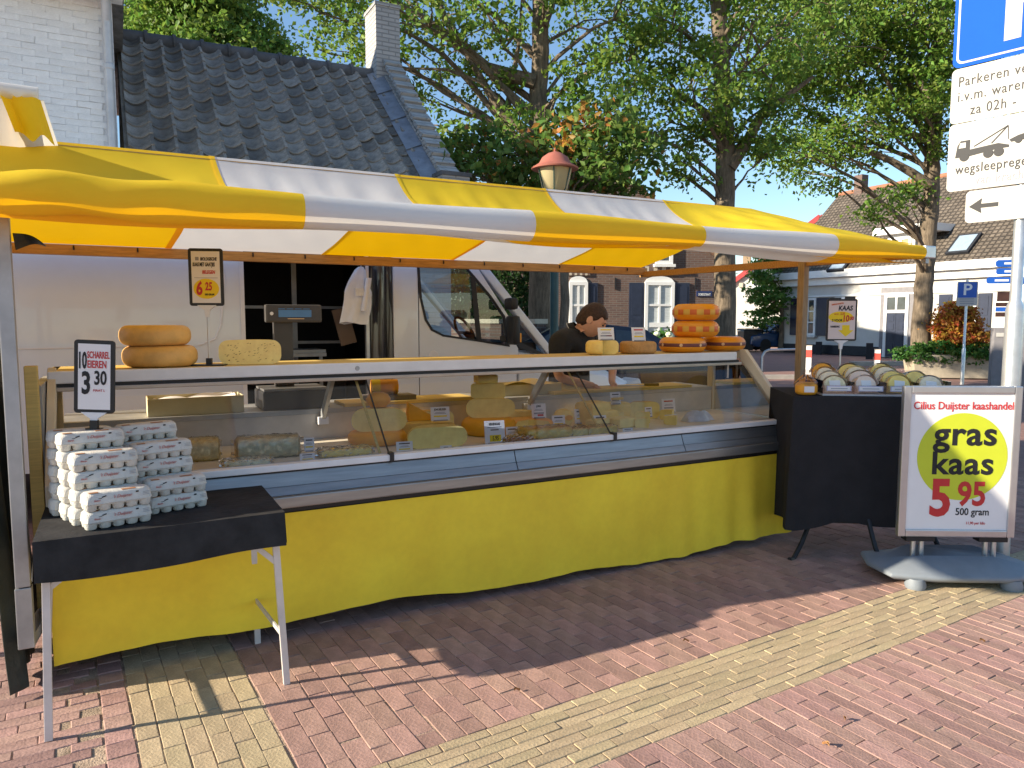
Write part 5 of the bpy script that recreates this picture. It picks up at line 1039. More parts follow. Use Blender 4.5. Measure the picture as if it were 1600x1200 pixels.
mk_ = MB(); mk_.obox((-.052, fa + .0008, .056), (.016, .001, .004), Matrix.Rotation(-.3, 3, 'Y')); mk_.obox((-.066, fa + .0005, .050), (.012, .001, .0018)); mk_.obox((.066, fa + .001, .060), (.010, .001, .006)); mk_.build('stamp_marks', M['ink'], cart)
gm = MB()
for k in range(3): gm.obox((.098, fa - .0002 + .0014 * k, .0445 + k * .0055), (.024, .001, .0014))
gm.build('small_print', M['greyink'], cart)
MB().obox((-.085, -.028, .0708), (.032, .022, .0012)).build('top_label', mat('brown_print', (.36, .17, .08), .8), cart); MB().obox((.04, -.024, .0708), (.05, .024, .0012)).build('top_label', bpy.data.materials['brown_print'], cart)
first = True; names = ['bottom', 'second', 'middle', 'fourth', 'top']
def put_carton(x, y, z, rz, lb, gp):
    global first
    o = cart if first else copy_tree(cart); first = False
    o.location = ST.P(x, y, z); o.rotation_euler = (random.gauss(0, .006), random.gauss(0, .006), TH + rz); o['label'] = lb; o['group'] = gp
rz0 = R(11); rown = ['row along the table front edge', 'second row from the table front edge', 'third row from the table front edge', 'row against the counter']
for lv in range(5):
    z = .7825 + lv * .0712; j0, j1 = [(0, 4), (0, 4), (1, 4), (1, 4), (2, 4)][lv]
    for j in range(j0, j1):
        x = .275 - .042 * j + random.gauss(0, .003); y = -.415 + .100 * j
        put_carton(x, y, z, rz0 + random.gauss(0, .015), 'egg carton, %s layer of left pile, %s' % (names[lv], rown[j]), 'egg cartons, left pile, %s layer' % names[lv])
    k0 = [1, 1, 2, 2, 3][lv]
    for j in range(k0, 4):
        x = .275 - .042 * (j) + .252 + (.012 if lv < 4 else .0) + random.gauss(0, .003); y = -.415 + .100 * j + .050
        put_carton(x, y, z, rz0 + random.gauss(0, .015), 'egg carton, %s layer of right pile, %s' % (names[lv], rown[j]), 'egg cartons, right pile, %s layer' % names[lv])
# sign stands
def sign_stand(name, label, u, v, zb, z0, z1, wd, rz, tilt=0.0, base=True, foot=.10):
    t = thing(name, label, 'price sign', ST.P(u, v, zb), TH + rz); z0 -= zb; z1 -= zb
    f = MB(); b_ = .016
    f.prism(rrect(-wd / 2, wd / 2, z0, z1, .014), -.004, .006, 'y'); fr = f.build('frame', M['black'], t)
    pa = MB().box(-wd / 2 + b_, -.0062, z0 + b_, wd / 2 - b_, -.0042, z1 - b_).build('paper', M['paper'], t)
    MB().prism([(-.05, z0 + .004), (.05, z0 + .004), (.014, z0 - .022), (.009, z0 - .06), (-.009, z0 - .06), (-.014, z0 - .022)], -.010, .010, 'y').build('clip', M['edge'], t)
    MB().tube([(0, 0, .0), (0, 0, z0 - .05)], .0055, 8).build('rod', M['alu'], t)
    if base: bx('base', M['black'], t, -foot, -foot * .5, .0, foot, foot * .5, .006); bx('socket', M['black'], t, -.014, -.014, .006, .014, .014, .04)
    if tilt: t.rotation_euler = (0, tilt, TH + rz)
    return t, pa
ez0, ez1 = 1.206, 1.512
es, pa = sign_stand('egg_price_sign', 'price sign 10 scharrel eieren 3,30 standing among the egg cartons', .205, -.185, 1.137, ez0, ez1, .156, R(-18), base=True, foot=.03, tilt=R(3))
Z = lambda z: z - 1.137; yk = -.0072
text(pa, '10', -.064, Z(1.395), .094, M['ink'], y=yk, xs=.38, bold=.03); text(pa, 'SCHARREL', -.027, Z(1.437), .040, M['redink'], y=yk, xs=.45, bold=.018); text(pa, 'EIEREN', -.027, Z(1.397), .043, M['redink'], y=yk, xs=.56, bold=.018)
text(pa, '3', -.050, Z(1.290), .128, M['ink'], y=yk, xs=.60, bold=.03); text(pa, '30', -.001, Z(1.328), .080, M['ink'], y=yk, xs=.62, bold=.025); text(pa, 'MAAT L', -.004, Z(1.298), .014, M['redink'], y=yk, xs=.95)
u, z1 = ST.on(319, 388, .60); z0 = ST.on(319, 478, .60)[1]
ps, pa = sign_stand('cheese_price_sign', 'price sign Biologische kaas met gaatjes 6,25 on the counter top', u + .005, .60, 1.346, z0, z1, .178, R(-20), foot=.085)
hh = z1 - z0; Z = lambda f_: (z1 - 1.346) - f_ * hh
text(pa, 'BIOLOGISCHE', -.026, Z(.21), .024, M['ink'], y=yk, xs=.55, bold=.03, shear=.15); bx('stamp', M['greyink'], pa, -.052, -.0072, Z(.21), -.034, -.0064, Z(.15))
text(pa, 'KAAS MET GAATJES', -.066, Z(.31), .028, M['ink'], y=yk, xs=.46, bold=.03, shear=.15); text(pa, 'BELEGEN', -.018, Z(.44), .026, M['redink'], y=yk, xs=.62, bold=.03, shear=.12)
MB().prism([(.0 + .066 * math.cos(k * PI / 16), Z(.70) + .054 * math.sin(k * PI / 16)) for k in range(32)], -.0070, -.0064, 'y').build('yellow_oval', M['yellowink'], pa); bx('thin_rule', M['greyink'], pa, -.06, -.0072, Z(.515), .06, -.0064, Z(.508))
text(pa, '6', -.053, Z(.80), .098, M['redink'], y=-.0078, xs=.66, bold=.035, shear=.1); text(pa, '25', -.006, Z(.725), .060, M['redink'], y=-.0078, xs=.60, bold=.03, shear=.1); text(pa, '500 GRAM', -.008, Z(.815), .014, M['ink'], y=-.0078, xs=.75, bold=.03)

# ================================================================== cheeses
def wheel_prof(r, h, k=.42):
    e = h * k; n = 6; p = [(.0005, 0)]
    p += [(r - e + e * math.sin(PI / 2 * i / n), e - e * math.cos(PI / 2 * i / n)) for i in range(n + 1)]
    p += [(r - e + e * math.cos(PI / 2 * i / n), h - e + e * math.sin(PI / 2 * i / n)) for i in range(n + 1)]
    return p + [(.0005, h)]
def cheese(name, label, u, v, z, r, h, m, rot=0.0, a=2 * PI, cut=None, k=.42, group=None, sq=1.0):
    b_ = MB(); full = a > 6.2; b_.lathe(wheel_prof(r, h, k), 40 if full else 26, a0=0, a1=a, cap=False, sy=sq)
    t = b_.build(name, m, loc=ST.P(u, v, z), rot=TH + rot, smooth=True); tag(t, label, 'cheese', group)
    if not full:
        pr = wheel_prof(r, h, k)
        for i, ang in enumerate((0, a)):
            c_ = MB()
            if abs(a - PI) < .01:
                if i: break
                pts = [(q_, -.0006, zz) for q_, zz in pr] + [(-q_, -.0006, zz) for q_, zz in pr[::-1]]
            else: pts = [(q_ * math.cos(ang) , q_ * math.sin(ang), zz) for q_, zz in pr]
            c_.add(pts, [tuple(range(len(pts)))]); c_.build('cut_face', cut or M['gouda_cut'], t)
    return t
def px2(x, y, z): u, v = ST.gz(x, y, z); return u, v
CT = 1.3465
def uat(x, v, y=550): return ST.on(x, y, v)[0]
# counter top, left
u = uat(251, .63); w1 = cheese('whole_cheese', 'amber rind cheese wheel, lower of two on the counter top', u, .66, CT, .185, .112, M['rind']); w2 = cheese('whole_cheese', 'amber rind cheese wheel, upper of two on the counter top', u - .02, .66, CT + .113, .175, .106, M['rind'])
u = uat(391, .60); hc = cheese('cumin_cheese', 'pale half cheese with cumin specks on its cut face beside the price sign', u, .60, CT, .165, .135, M['gouda'], rot=R(-12), a=PI, k=.36)
hl = MB()
for k in range(60):
    x = random.uniform(-.14, .14); z = random.uniform(.015, .12); hl.obox((x, -.0012, z), (random.uniform(.003, .012), .001, random.uniform(.0012, .003)), Matrix.Rotation(random.uniform(-.5, .3), 3, 'Y'))
stuff(hl.build('cumin_specks', M['holes'], hc))
# counter top, right
def bands(par, r, z, hb, n, ma, mb, off=.0015):
    for k in range(n):
        a0 = 2 * PI * k / n + .3; b_ = MB(); b_.lathe([(r + off - .002, z - hb / 2), (r + off, z - hb / 2 + .003), (r + off, z + hb / 2 - .003), (r + off - .002, z + hb / 2)], 4, a0=a0, a1=a0 + 2 * PI / n * .94, cap=False); b_.build('wax_label', M[ma] if k % 2 else M[mb], par, smooth=True)
M['wlab'] = mat('wax_yellow_label', (.74, .42, .06), .45); M['wlab2'] = mat('wax_red_label', (.66, .14, .025), .45); M['plum'] = mat('purple_label', (.17, .055, .05), .5); M['cream_l'] = mat('cream_emblem', (.75, .50, .28), .5)
RV_ = .66
u1 = uat(1066, RV_); u2 = uat(1131, RV_ + .02); um = uat(1087, RV_)
for i, (uu, vv, zz, r, lb) in enumerate(((u1, RV_, CT, .178, 'flat orange wax cheese wheel with purple band, left of the bottom pair'), (u2, RV_ + .03, CT, .172, 'flat orange wax cheese wheel with purple band, right of the bottom pair'))):
    o = cheese('orange_cheese', lb, uu, vv, zz, r, .112, M['orange'], k=.47, group=None); bp_ = MB(); bp_.lathe([(r - .0035, .040), (r + .0012, .046), (r + .0012, .066), (r - .0035, .072)], 40, cap=False); bp_.build('purple_band', M['plum'], o, smooth=True)
    for k in range(7):
        a = k * 2 * PI / 7 + .35; MB().lathe([(.001, .003), (.010, .003), (.0125, 0)], 12).build('emblem', M['cream_l'], o, loc=((r + .0005) * math.cos(a), (r + .0005) * math.sin(a), .056), rot=(0, PI / 2, a))
for i, (zz, lb) in enumerate(((CT + .1125, 'orange wax cheese wheel with red and yellow label band, third of the stack'), (CT + .2405, 'orange wax cheese wheel with red and yellow label band, top of the stack'))):
    o = cheese('orange_cheese', lb, um + .005 * i, RV_ + .01, zz, .180, .126, M['orange'], k=.47); bands(o, .1800, .063, .040, 22, 'wlab', 'wlab2')
u = uat(942, .62); yc = cheese('yellow_cheese', 'yellow cheese with a wedge cut out carrying a price card', u, .63, CT, .118, .10, M['gouda'], rot=R(-55), a=1.62 * PI, k=.34)
u_b = uat(998, .62); bc = cheese('brown_cheese', 'small brown rind cheese wheel carrying a price card', u_b, .63, CT, .135, .088, M['brownrind'], k=.30)
# price cards
def card(label, x0, x1, y0, y1, v, lines, rz=R(-8), zmin=None, back=R(-10), hold=True):
    uc = (ST.on(x0, y1, v)[0] + ST.on(x1, y1, v)[0]) / 2; zb = ST.on((x0 + x1) / 2, y1, v)[1]; zt = ST.on((x0 + x1) / 2, y0, v)[1]; d = (ST.P(uc, v, zb) - CP).dot(fw); wd = (x1 - x0) * d / F * 1.04; h = zt - zb
    if zmin is not None: zb = zmin
    t = thing('price_card', label, 'price card', ST.P(uc, v, zb), TH + rz); t.rotation_euler = (back, 0, TH + rz)
    pa = bx('card', M['paper'], t, -wd / 2, 0, .003, wd / 2, .002, h)
    if hold: bx('holder', M['greyink'], t, -wd * .36, -.012, 0, wd * .36, .016, .008)
    for (kind, s_, xx, zz, sz, mm) in lines:
        if kind == 't': text(pa, s_, xx * wd, zz * h, sz * h, M[mm], y=-.0012, xs=.62, bold=.025, align='CENTER', shear=.1)
        elif kind == 'l': bx('print_line', M[mm], pa, (xx - s_ / 2) * wd, -.0010, zz * h, (xx + s_ / 2) * wd, -.0002, (zz + sz) * h)
    return t
def std(a=None, pr=None, pm='yellowink', am='ink'):
    L_ = [('l', .70, 0, .30, .10, pm), ('l', .62, 0, .52, .035, 'greyink'), ('l', .5, 0, .60, .03, 'greyink')]
    L_ += [('t', a, 0, .76, .20, am)] if a else [('l', .66, 0, .78, .09, am)]
    if pr: L_[0] = ('l', .62, .02, .14, .24, 'yellowink'); L_.append(('t', pr, .02, .16, .26, 'redink'))
    return L_
card('price card with yellow heading on the yellow cut cheese', 934, 961, 518, 538, .60, std(None, None, 'greyink', 'yellowink') + [('l', .35, .15, .30, .09, 'redink')], zmin=CT + .101); card('price card with red heading on the brown rind cheese', 987, 1010, 516, 538, .60, std(None, None, 'yellowink', 'redink'), zmin=CT + .089)
# inside the case
DK = .8585
def lay(x, y, z=DK): u, v = px2(x, y, z); return u, max(.16, min(.76, v))
# left: wrapped pieces
def wrapped(label, x, y, wpx, hpx, m, rot=0, dep=.16, k=.4, name='wrapped_cheese', z=DK, v=None, wrap=True):
    u, vv = lay(x, y, z); vv = v if v is not None else vv + dep * .5; d = (ST.P(u, vv, z) - CP).dot(fw); wd = wpx * d / F; h = hpx * d / F * .94; e = h * k; n = 6
    rings = []
    for s_, kk in ((-1, .80), (-.92, .96), (-.5, 1), (0, 1.01), (.5, 1), (.92, .96), (1, .80)):
        ring = []
        for cx, cz, a0 in ((dep / 2 - e, h - e, 0), (-dep / 2 + e, h - e, PI / 2), (-dep / 2 + e, e, PI), (dep / 2 - e, e, 1.5 * PI)):
            for q_ in range(n + 1): a = a0 + PI / 2 * q_ / n; ring.append((s_ * wd / 2, (cx + e * math.cos(a)) * kk, h / 2 + (cz + e * math.sin(a) - h / 2) * kk + (1 - kk) * -.0))
        rings.append(ring)
    t = MB().loft(rings).build(name, m, loc=ST.P(u, vv, z), rot=TH + rot, smooth=True); tag(t, label, 'cheese')
    def wp_(t_, s_):
        a = s_ * 2 * PI; x_ = (t_ - .5) * wd * 1.16; sq = 1.03 if .08 < t_ < .92 else .62; cr_ = .005 * math.sin(a * 7 + t_ * 31) + .003 * math.sin(a * 13 - t_ * 47)
        return (x_, (dep / 2 * sq + cr_) * math.copysign(abs(math.cos(a)) ** .45, math.cos(a)), h / 2 + .002 + (h / 2 * sq + cr_ * .6) * math.copysign(abs(math.sin(a)) ** .45, math.sin(a)))
    if wrap: MB().grid(wp_, 22, 30).build('plastic_wrap', M['wrap'], t, smooth=True)
    return t
wrapped('pale herb cheese piece in plastic wrap beside the egg cartons', 322, 722, 46, 34, M['herb'], R(-6), .2)
wrapped('long pale herb cheese log in plastic wrap', 424, 717, 94, 34, M['herb'], R(-8), .17)
u, v = lay(388, 700); o = cheese('orange_cheese_half', 'orange half wheel standing on edge behind the herb cheese', u - .02, v + .26, DK + .001, .15, .085, M['orange2'], rot=R(30), a=PI, cut=M['orange2']); o.rotation_euler = (R(-100), R(0), TH + R(38)); o.location = ST.P(u - .03, v + .26, DK + .05)
wrapped('flat pale cheese slice in plastic lying at the front of the case', 385, 727, 70, 12, M['herb'], R(-4), .10, v=.17); wrapped('flat pale cheese slices in plastic beside the first glass joint', 540, 712, 80, 13, M['gouda'], R(-4), .12, v=.22)
card('small price card leaning on the herb cheese log', 476, 491, 684, 706, .30, std()); card('price card lying in front of the herb cheese log', 470, 492, 707, 722, .16, std(), back=R(-35))
# stack one
us, vs_ = 1.655, .52
cheese('orange_rind_wheel', 'orange wheel at the bottom of the stack by the first glass joint', us, vs_, DK, .175, .075, M['orange2'], k=.49); cheese('half_cheese', 'pale half wheel with curved rind on top of the orange wheel', us, vs_ - .045, DK + .0755, .162, .135, M['gouda'], rot=R(-14), a=PI, k=.47)
MB_ = MB().lathe([(.0005, 0), (.045, .006), (.068, .035), (.070, .055), (.055, .08), (.03, .093), (.0005, .097)], 24, sx=1.05); tag(MB_.build('cheese_ball', M['orange2'], loc=ST.P(us + .015, vs_ + .015, DK + .2105), rot=TH, smooth=True), 'wrapped orange cheese ball on top of the pale half wheel', 'cheese')
u, z_ = ST.on(601, 626, .98); blk = bx('stone_board', mat('slate_board', (.10, .095, .10), .6), None, -.16, -.09, 0, .17, .09, .03); blk.location = ST.P(u + .02, .98, 1.0465 + .0205); blk.rotation_euler = (0, 0, TH); tag(blk, 'dark slate board on the wooden cutting board', 'board')
rr = MB().tube([(-.09, 0, .052), (-.085, 0, .052), (.085, 0, .052), (.09, 0, .052)], [.035, .05, .05, .035], 20).build('cheese_roll', M['orange2'], loc=ST.P(u, .98, 1.0465 + .051), rot=TH + R(-10), smooth=True); tag(rr, 'orange cheese roll lying on the slate board', 'cheese'); MB().tube([(-.087, 0, .052), (-.03, 0, .052)], .0512, 20, caps=False).build('paper_band', M['yellowink'], rr, smooth=True)
# group two
u, v = lay(688, 703); cheese('half_cheese', 'large pale half wheel with small price tag at the front glass', u + .02, .20, DK, .178, .118, M['gouda'], rot=R(-6), a=PI, k=.47)
u2_, _ = lay(668, 690); cheese('half_cheese', 'yellow half wheel tucked behind the large pale half wheel', u2_ + .03, .47, DK, .18, .105, M['gouda'], rot=R(-12), a=PI, k=.47, cut=M['rind'])
wg = MB(); wg.prism([(-.085, 0), (.10, 0), (.10, .012), (-.075, .115)], -.04, .06, 'y'); u, z_ = ST.on(657, 672, .62); tag(wg.build('cheese_wedge', M['orange2'], loc=ST.P(u, .62, DK + .106), rot=TH + R(-10), bevel=.008, smooth=True), 'orange cheese wedge with white rind on the yellow half wheel', 'cheese')
card('price card reading jong belegen above the large half wheel', 674, 703, 652, 674, .42, std('JONG BELEGEN', None, 'yellowink'), zmin=DK + .1195); card('price card beside the first glass joint', 620, 645, 690, 708, .19, std()); card('tiny price tag stuck on the pale half wheel', 688, 706, 696, 703, .155, [('l', .4, 0, .4, .3, 'greyink')], hold=False)
# stack two
us, vs_ = 2.40, .52
cheese('orange_rind_wheel', 'thick orange wheel under the second stack behind the large price card', us, vs_, DK, .178, .108, M['orange2'], k=.46); cheese('half_cheese', 'pale half wheel in the middle of the second stack', us, vs_ - .03, DK + .1085, .160, .120, M['gouda'], rot=R(-16), a=PI, k=.47)
o = cheese('cheese_block', 'cut cheese block on the second stack', us + .005, vs_ + .02, DK + .2290, .112, .095, M['gouda'], rot=R(-30), a=PI, k=.2)
o = MB().box(-.07, -.05, 0, .07, .06, .055).build('cheese_block', M['gouda'], loc=ST.P(us + .01, vs_ + .06, DK + .3245), rot=TH + R(-10), bevel=.012, smooth=True); tag(o, 'small pale cheese block topping the second stack', 'cheese')
card('large price card reading kruidkaas 5.95 against the front glass', 758, 790, 661, 697, .155, [('t', 'KRUIDKAAS', 0, .80, .15, 'ink'), ('l', .7, 0, .70, .03, 'greyink'), ('l', .4, 0, .58, .04, 'ink'), ('l', .56, .02, .10, .28, 'yellowink'), ('t', '5.95', .02, .15, .27, 'ink')], zmin=DK)
card('small price card with yellow price next to the large card', 791, 810, 667, 688, .30, std(None, '3.25', 'yellowink'))
u = uat(826, .50, 672); cheese('orange_cheese', 'orange half wheel lying flat under the price cards', u, .50, DK, .165, .078, M['orange2'], k=.4, a=1.5 * PI, rot=R(-60))
card('price card 14.50 standing on the flat orange cheese', 831, 854, 642, 665, .50, std('JONG', None, 'greyink') + [('l', .42, .1, .14, .14, 'redink')], zmin=DK + .079)
card('price card standing between orange and round cheese', 863, 884, 649, 669, .42, std(None, None, 'yellowink')); u = uat(885, .52, 660); o = cheese('round_cheese', 'small round white cheese with pale label', u, .56, DK, .07, .125, M['gouda'], k=.48); MB().prism([(.03 * math.cos(k * PI / 10), .07 + .018 * math.sin(k * PI / 10)) for k in range(20)], -.0735, -.071, 'y').build('label', M['orange2'], o)
card('price card 14.75 to the right of the round cheese', 898, 919, 639, 662, .52, std(None, None, 'yellowink')); wrapped('flat pale cheese slices in plastic below the middle price cards', 890, 694, 80, 18, M['gouda'], R(-5), .16, v=.22)
wrapped('pink cured cheese pack beside the small price card', 830, 697, 50, 10, M['plum'], R(-5), .10, v=.17)
card('price card leaning at the second glass joint', 928, 949, 649, 669, .34, std(None, None, 'greyink'))
# right cluster
for i, (x, y, wpx, hpx, mm, rz, dep, v, lb) in enumerate(((960, 672, 44, 40, 'gouda', 12, .18, .52, 'tall yellow cheese block with wooden scoop'), (995, 662, 34, 30, 'gouda', -20, .14, .66, 'round ended yellow cheese piece at the back of the case'), (990, 684, 40, 18, 'gouda_cut', 25, .10, .34, 'sloping cheese slab before the tall block'), (1020, 680, 34, 26, 'gouda', 5, .14, .50, 'yellow cheese block beside the small price card'), (958, 696, 46, 13, 'gouda_cut', -6, .11, .20, 'gold wrapped cheese slices by the glass'), (1005, 694, 60, 13, 'gouda', 4, .12, .20, 'flat cheese pieces along the front right glass'), (1050, 684, 40, 16, 'gouda_cut', 10, .14, .36, 'low cheese slab near the right end'))): wrapped(lb, x, y, wpx, hpx, M[mm], R(rz), dep, k=.22, v=v, name='cheese_piece', wrap=i in (4, 5))
MB_ = MB().obox((0, 0, .008), (.09, .03, .016)).build('wooden_scoop', M['wood2'], loc=ST.P(uat(967, .5, 632), .52, DK + 42 * 4.9 / F * .94 + .0), rot=TH, bevel=.004); tag(MB_, 'small wooden card block on the tall cheese', 'block')
for i, (uu, vv, r, h_, rz, nm_, mm, lb) in enumerate(((3.30, .62, .10, .10, -20, 'half_cheese', 'gouda', 'golden half wheel behind the tall cheese block'), (3.52, .64, .105, .085, -10, 'half_cheese', 'gouda', 'golden half wheel in the back row before the right price cards'), (3.74, .62, .095, .10, -25, 'half_cheese', 'rind', 'amber half wheel at the back near the blue bag'), (3.42, .44, .085, .07, 40, 'cheese_wedge', 'gouda', 'thick yellow wedge in the middle row right of the second joint'), (3.62, .40, .09, .065, 15, 'cheese_wedge', 'gouda', 'yellow wedge with its cut face to the glass'), (3.85, .44, .08, .06, -15, 'cheese_wedge', 'gouda', 'small yellow wedge next to the blue bag'), (3.48, .24, .08, .05, 20, 'cheese_wedge', 'gouda', 'low wedge at the front right glass'), (3.72, .24, .075, .05, -10, 'cheese_wedge', 'gouda', 'flat wedge at the right front corner of the stock'), (2.70, .66, .12, .09, -12, 'half_cheese', 'gouda', 'golden half wheel behind the flat orange cheese'), (2.06, .66, .12, .12, -14, 'half_cheese', 'rind', 'amber half wheel between the two stacks'))):
    a_ = PI if nm_ == 'half_cheese' else PI * .42; cheese(nm_, lb, uu, vv, DK, r * 1.22, h_ * 1.25, M[mm], rot=R(rz) + (0 if a_ > 3 else PI * .3), a=a_, k=.3)
for lb, x0, x1, y0, y1, v, kw in (('price card above the tall cheese block', 954, 971, 613, 632, .56, {}), ('price card before the yellow block', 1008, 1020, 636, 652, .42, {}), ('price card at the front edge of the gold slices', 973, 990, 669, 680, .16, {}), ('price card with red lines on the far right cheese', 1034, 1057, 623, 645, .62, {}), ('price card right of the cheese slab', 1039, 1060, 648, 667, .36, {})): card(lb, x0, x1, y0, y1, v, std(None, None, 'greyink', 'redink' if 'red' in lb else 'ink'))
bg = MB().grid(lambda t, s: ((t - .5) * .26, -.05 + .10 * s + .02 * math.sin(t * 9), .002 + .085 * math.sin(PI * s) * (.6 + .4 * math.sin(t * 7 + s * 5) ** 2) * math.sin(PI * t) ** .4), 20, 14); M['bag'] = mat('pale_blue_bag', (.50, .58, .66), .3, var=.2, vs=12); u = uat(1090, .35, 660); tag(bg.build('plastic_bag', M['bag'], loc=ST.P(u, .34, DK), rot=TH, smooth=True), 'crumpled pale blue plastic bag at the right end of the case', 'bag')
# behind the case: boxes, scale, trays
M['cardboard'] = mat('cream_cardboard', (.62, .54, .34), .75, var=.08)
u0, _ = ST.on(231, 655, .95); u1_, _ = ST.on(380, 655, .95)
bxr = thing('cardboard_box', 'open cream cardboard box with white paper behind the glass', 'box', ST.P((u0 + u1_) / 2, 1.02, 1.046), TH); hw_ = (u1_ - u0) / 2
for nm, q in (('side', (-hw_, -.12, 0, hw_, -.115, .10)), ('side', (-hw_, .115, 0, hw_, .12, .10)), ('side', (-hw_, -.1148, 0, -hw_ + .005, .1148, .10)), ('side', (hw_ - .005, -.1148, 0, hw_, .1148, .10)), ('bottom', (-hw_ + .0052, -.1148, 0, hw_ - .0052, .1148, .004))): bx(nm, M['cardboard'], bxr, *q)
MB().grid(lambda t, s: (-hw_ * .85 + hw_ * 1.7 * t, -.10 + .20 * s, .085 + .02 * math.sin(t * 7) * math.sin(s * 5) + .03 * max(0, t - .8) * 5 * s), 16, 8).build('paper', M['paper'], bxr, smooth=True)
scl = thing('shop_scale', 'dark electronic shop scale with blue display on a column', 'scale', ST.P(1.22, 1.0, 1.046), TH)
bx('scale_body', M['trim'], scl, -.16, -.14, 0, .24, .17, .115, bevel=.01); bx('weighing_plate', M['steel'], scl, -.15, -.13, .117, .23, .16, .130); M['scaleg'] = mat('scale_grey', (.055, .052, .052), .5, var=.15)
bx('column', M['scaleg'], scl, -.052, .03, .131, .062, .09, .60, bevel=.006)
zc_ = ST.on(457, 490, 1.02)[1] - 1.046; uc_ = ST.on(457, 490, 1.02)[0] - 1.22
hd_ = MB().box(uc_ - .172, -.03 , zc_ - .055, uc_ + .172, .028, zc_ + .055).build('display_head', M['scaleg'], scl, bevel=.012); M['lcd'] = mat('blue_display', (.07, .19, .42), .25, var=.08)
bx('display', M['lcd'], hd_, uc_ - .095, -.034, zc_ - .022, uc_ + .105, -.0305, zc_ + .022); 
for k in range(4): bx('display_mark', M['lcd'], hd_, uc_ - .095 + k * .05, -.033, zc_ + .027, uc_ - .055 + k * .05, -.0305, zc_ + .031)
bx('label_strip', M['cream_l'], hd_, uc_ - .04, -.033, zc_ - .034, uc_ + .06, -.0305, zc_ - .030); MB().lathe([(.001, .002), (.010, .002), (.011, 0)], 12).build('emblem', M['edge'], hd_, loc=(uc_ - .135, -.031, zc_), rot=(PI / 2, 0, 0))
u0, _ = ST.on(778, 640, 1.0); u1_, _ = ST.on(858, 632, 1.0)
tr_ = thing('cheese_crate', 'shallow cream crate with wrapped butter cheese behind the case', 'crate', ST.P((u0 + u1_) / 2 + .04, 1.08, 1.046), TH); hw_ = (u1_ - u0) / 2 + .03
for nm, q in (('side', (-hw_, -.14, 0, hw_, -.134, .075)), ('side', (-hw_, .134, 0, hw_, .14, .075)), ('side', (-hw_, -.1338, 0, -hw_ + .006, .1338, .075)), ('side', (hw_ - .006, -.1338, 0, hw_, .1338, .075)), ('bottom', (-hw_ + .0062, -.1338, 0, hw_ - .0062, .1338, .005))): bx(nm, M['cardboard'], tr_, *q)
MB().grid(lambda t, s: (-hw_ * .9 + hw_ * 1.8 * t, -.12 + .24 * s, .075 + .025 * math.sin(t * 6) * math.sin(s * 4 + 1)), 16, 8).build('paper', mat('yellow_wax_paper', (.72, .58, .26), .6), tr_, smooth=True)
u, _ = ST.on(895, 620, .98); o = MB().grid(lambda t, s: (-.22 + .46 * t, -.11 + .22 * s, .004 + .06 * math.sin(PI * t) ** .5 * math.sin(PI * s) ** .5 + .008 * math.sin(t * 21)), 20, 10).build('wrapped_slab', bpy.data.materials['yellow_wax_paper'], loc=ST.P(u, 1.08, 1.046), rot=TH, smooth=True); tag(o, 'long cheese slab in yellow paper before the vendor', 'cheese')

# ================================================================== right hand table, tray and advert stand
RT = Frame((onz(1240, 617, 1.1).x, onz(1240, 617, 1.1).y), R(-7)); bt = thing('tall_display_table', 'tall table draped in black cloth beside the poster stand', 'table', RT.o, RT.a)
bx('table_top', M['trim'], bt, .01, .02, 1.055, 1.03, .66, 1.085)
for (a, b_) in (((.10, .10, 1.05), (.10, .10, .20)), ((.92, .10, 1.05), (.92, .10, .20)), ((.10, .58, 1.05), (.10, .58, .20)), ((.92, .58, 1.05), (.92, .58, .20))): MB().bar(a, b_, .035).build('leg', M['trim'], bt)
for (a, b_) in (((.16, .10, .22), (.03, -.02, .0)), ((.50, .02, .30), (.535, -.20, .0)), ((.92, .10, .22), (1.0, -.08, .0)), ((.10, .58, .22), (.02, .70, .0)), ((.92, .58, .22), (1.0, .70, .0))): MB().tube([a, (Vector(a) + Vector(b_)) / 2 + Vector((0, 0, -.02)), b_, Vector(b_) + Vector(((Vector(b_) - Vector(a)).x * .25, (Vector(b_) - Vector(a)).y * .25, .004))], .016, 8).build('foot', M['trim'], bt)
MB().bar((.10, .10, .24), (.92, .10, .24), .03).build('rail', M['trim'], bt); MB().bar((.50, .03, .29), (.50, .55, .29), .03).build('rail', M['trim'], bt)
bcl = thing('table_drape', 'black cloth hanging round the tall display table', 'tablecloth', RT.P(0, 0, 1.086), RT.a)
per = [(0, .68), (0, 0), (1.04, 0), (1.04, .68)]
def ring(t, s):
    L_ = [.68, 1.04, .68]; d = t * 2.40
    if d < .68: p = (0, .68 - d); nn = (-1, 0)
    elif d < 1.72: p = (d - .68, 0); nn = (0, -1)
    else: p = (1.04, d - 1.72); nn = (1, 0)
    k = s ** 1.2 * (.012 + .016 * math.sin(d * 9 + 1) + .010 * math.sin(d * 23)); return (p[0] + nn[0] * k, p[1] + nn[1] * k, .004 - s * (.87 + .03 * math.sin(d * 3 + .7) + .02 * math.sin(d * 11)))
m_ = MB(); m_.grid(lambda t, s: (1.04 * t, .68 * s, .004), 12, 8); m_.grid(ring, 96, 12); m_.build('cloth', M['cloth_black'], bcl, smooth=True)
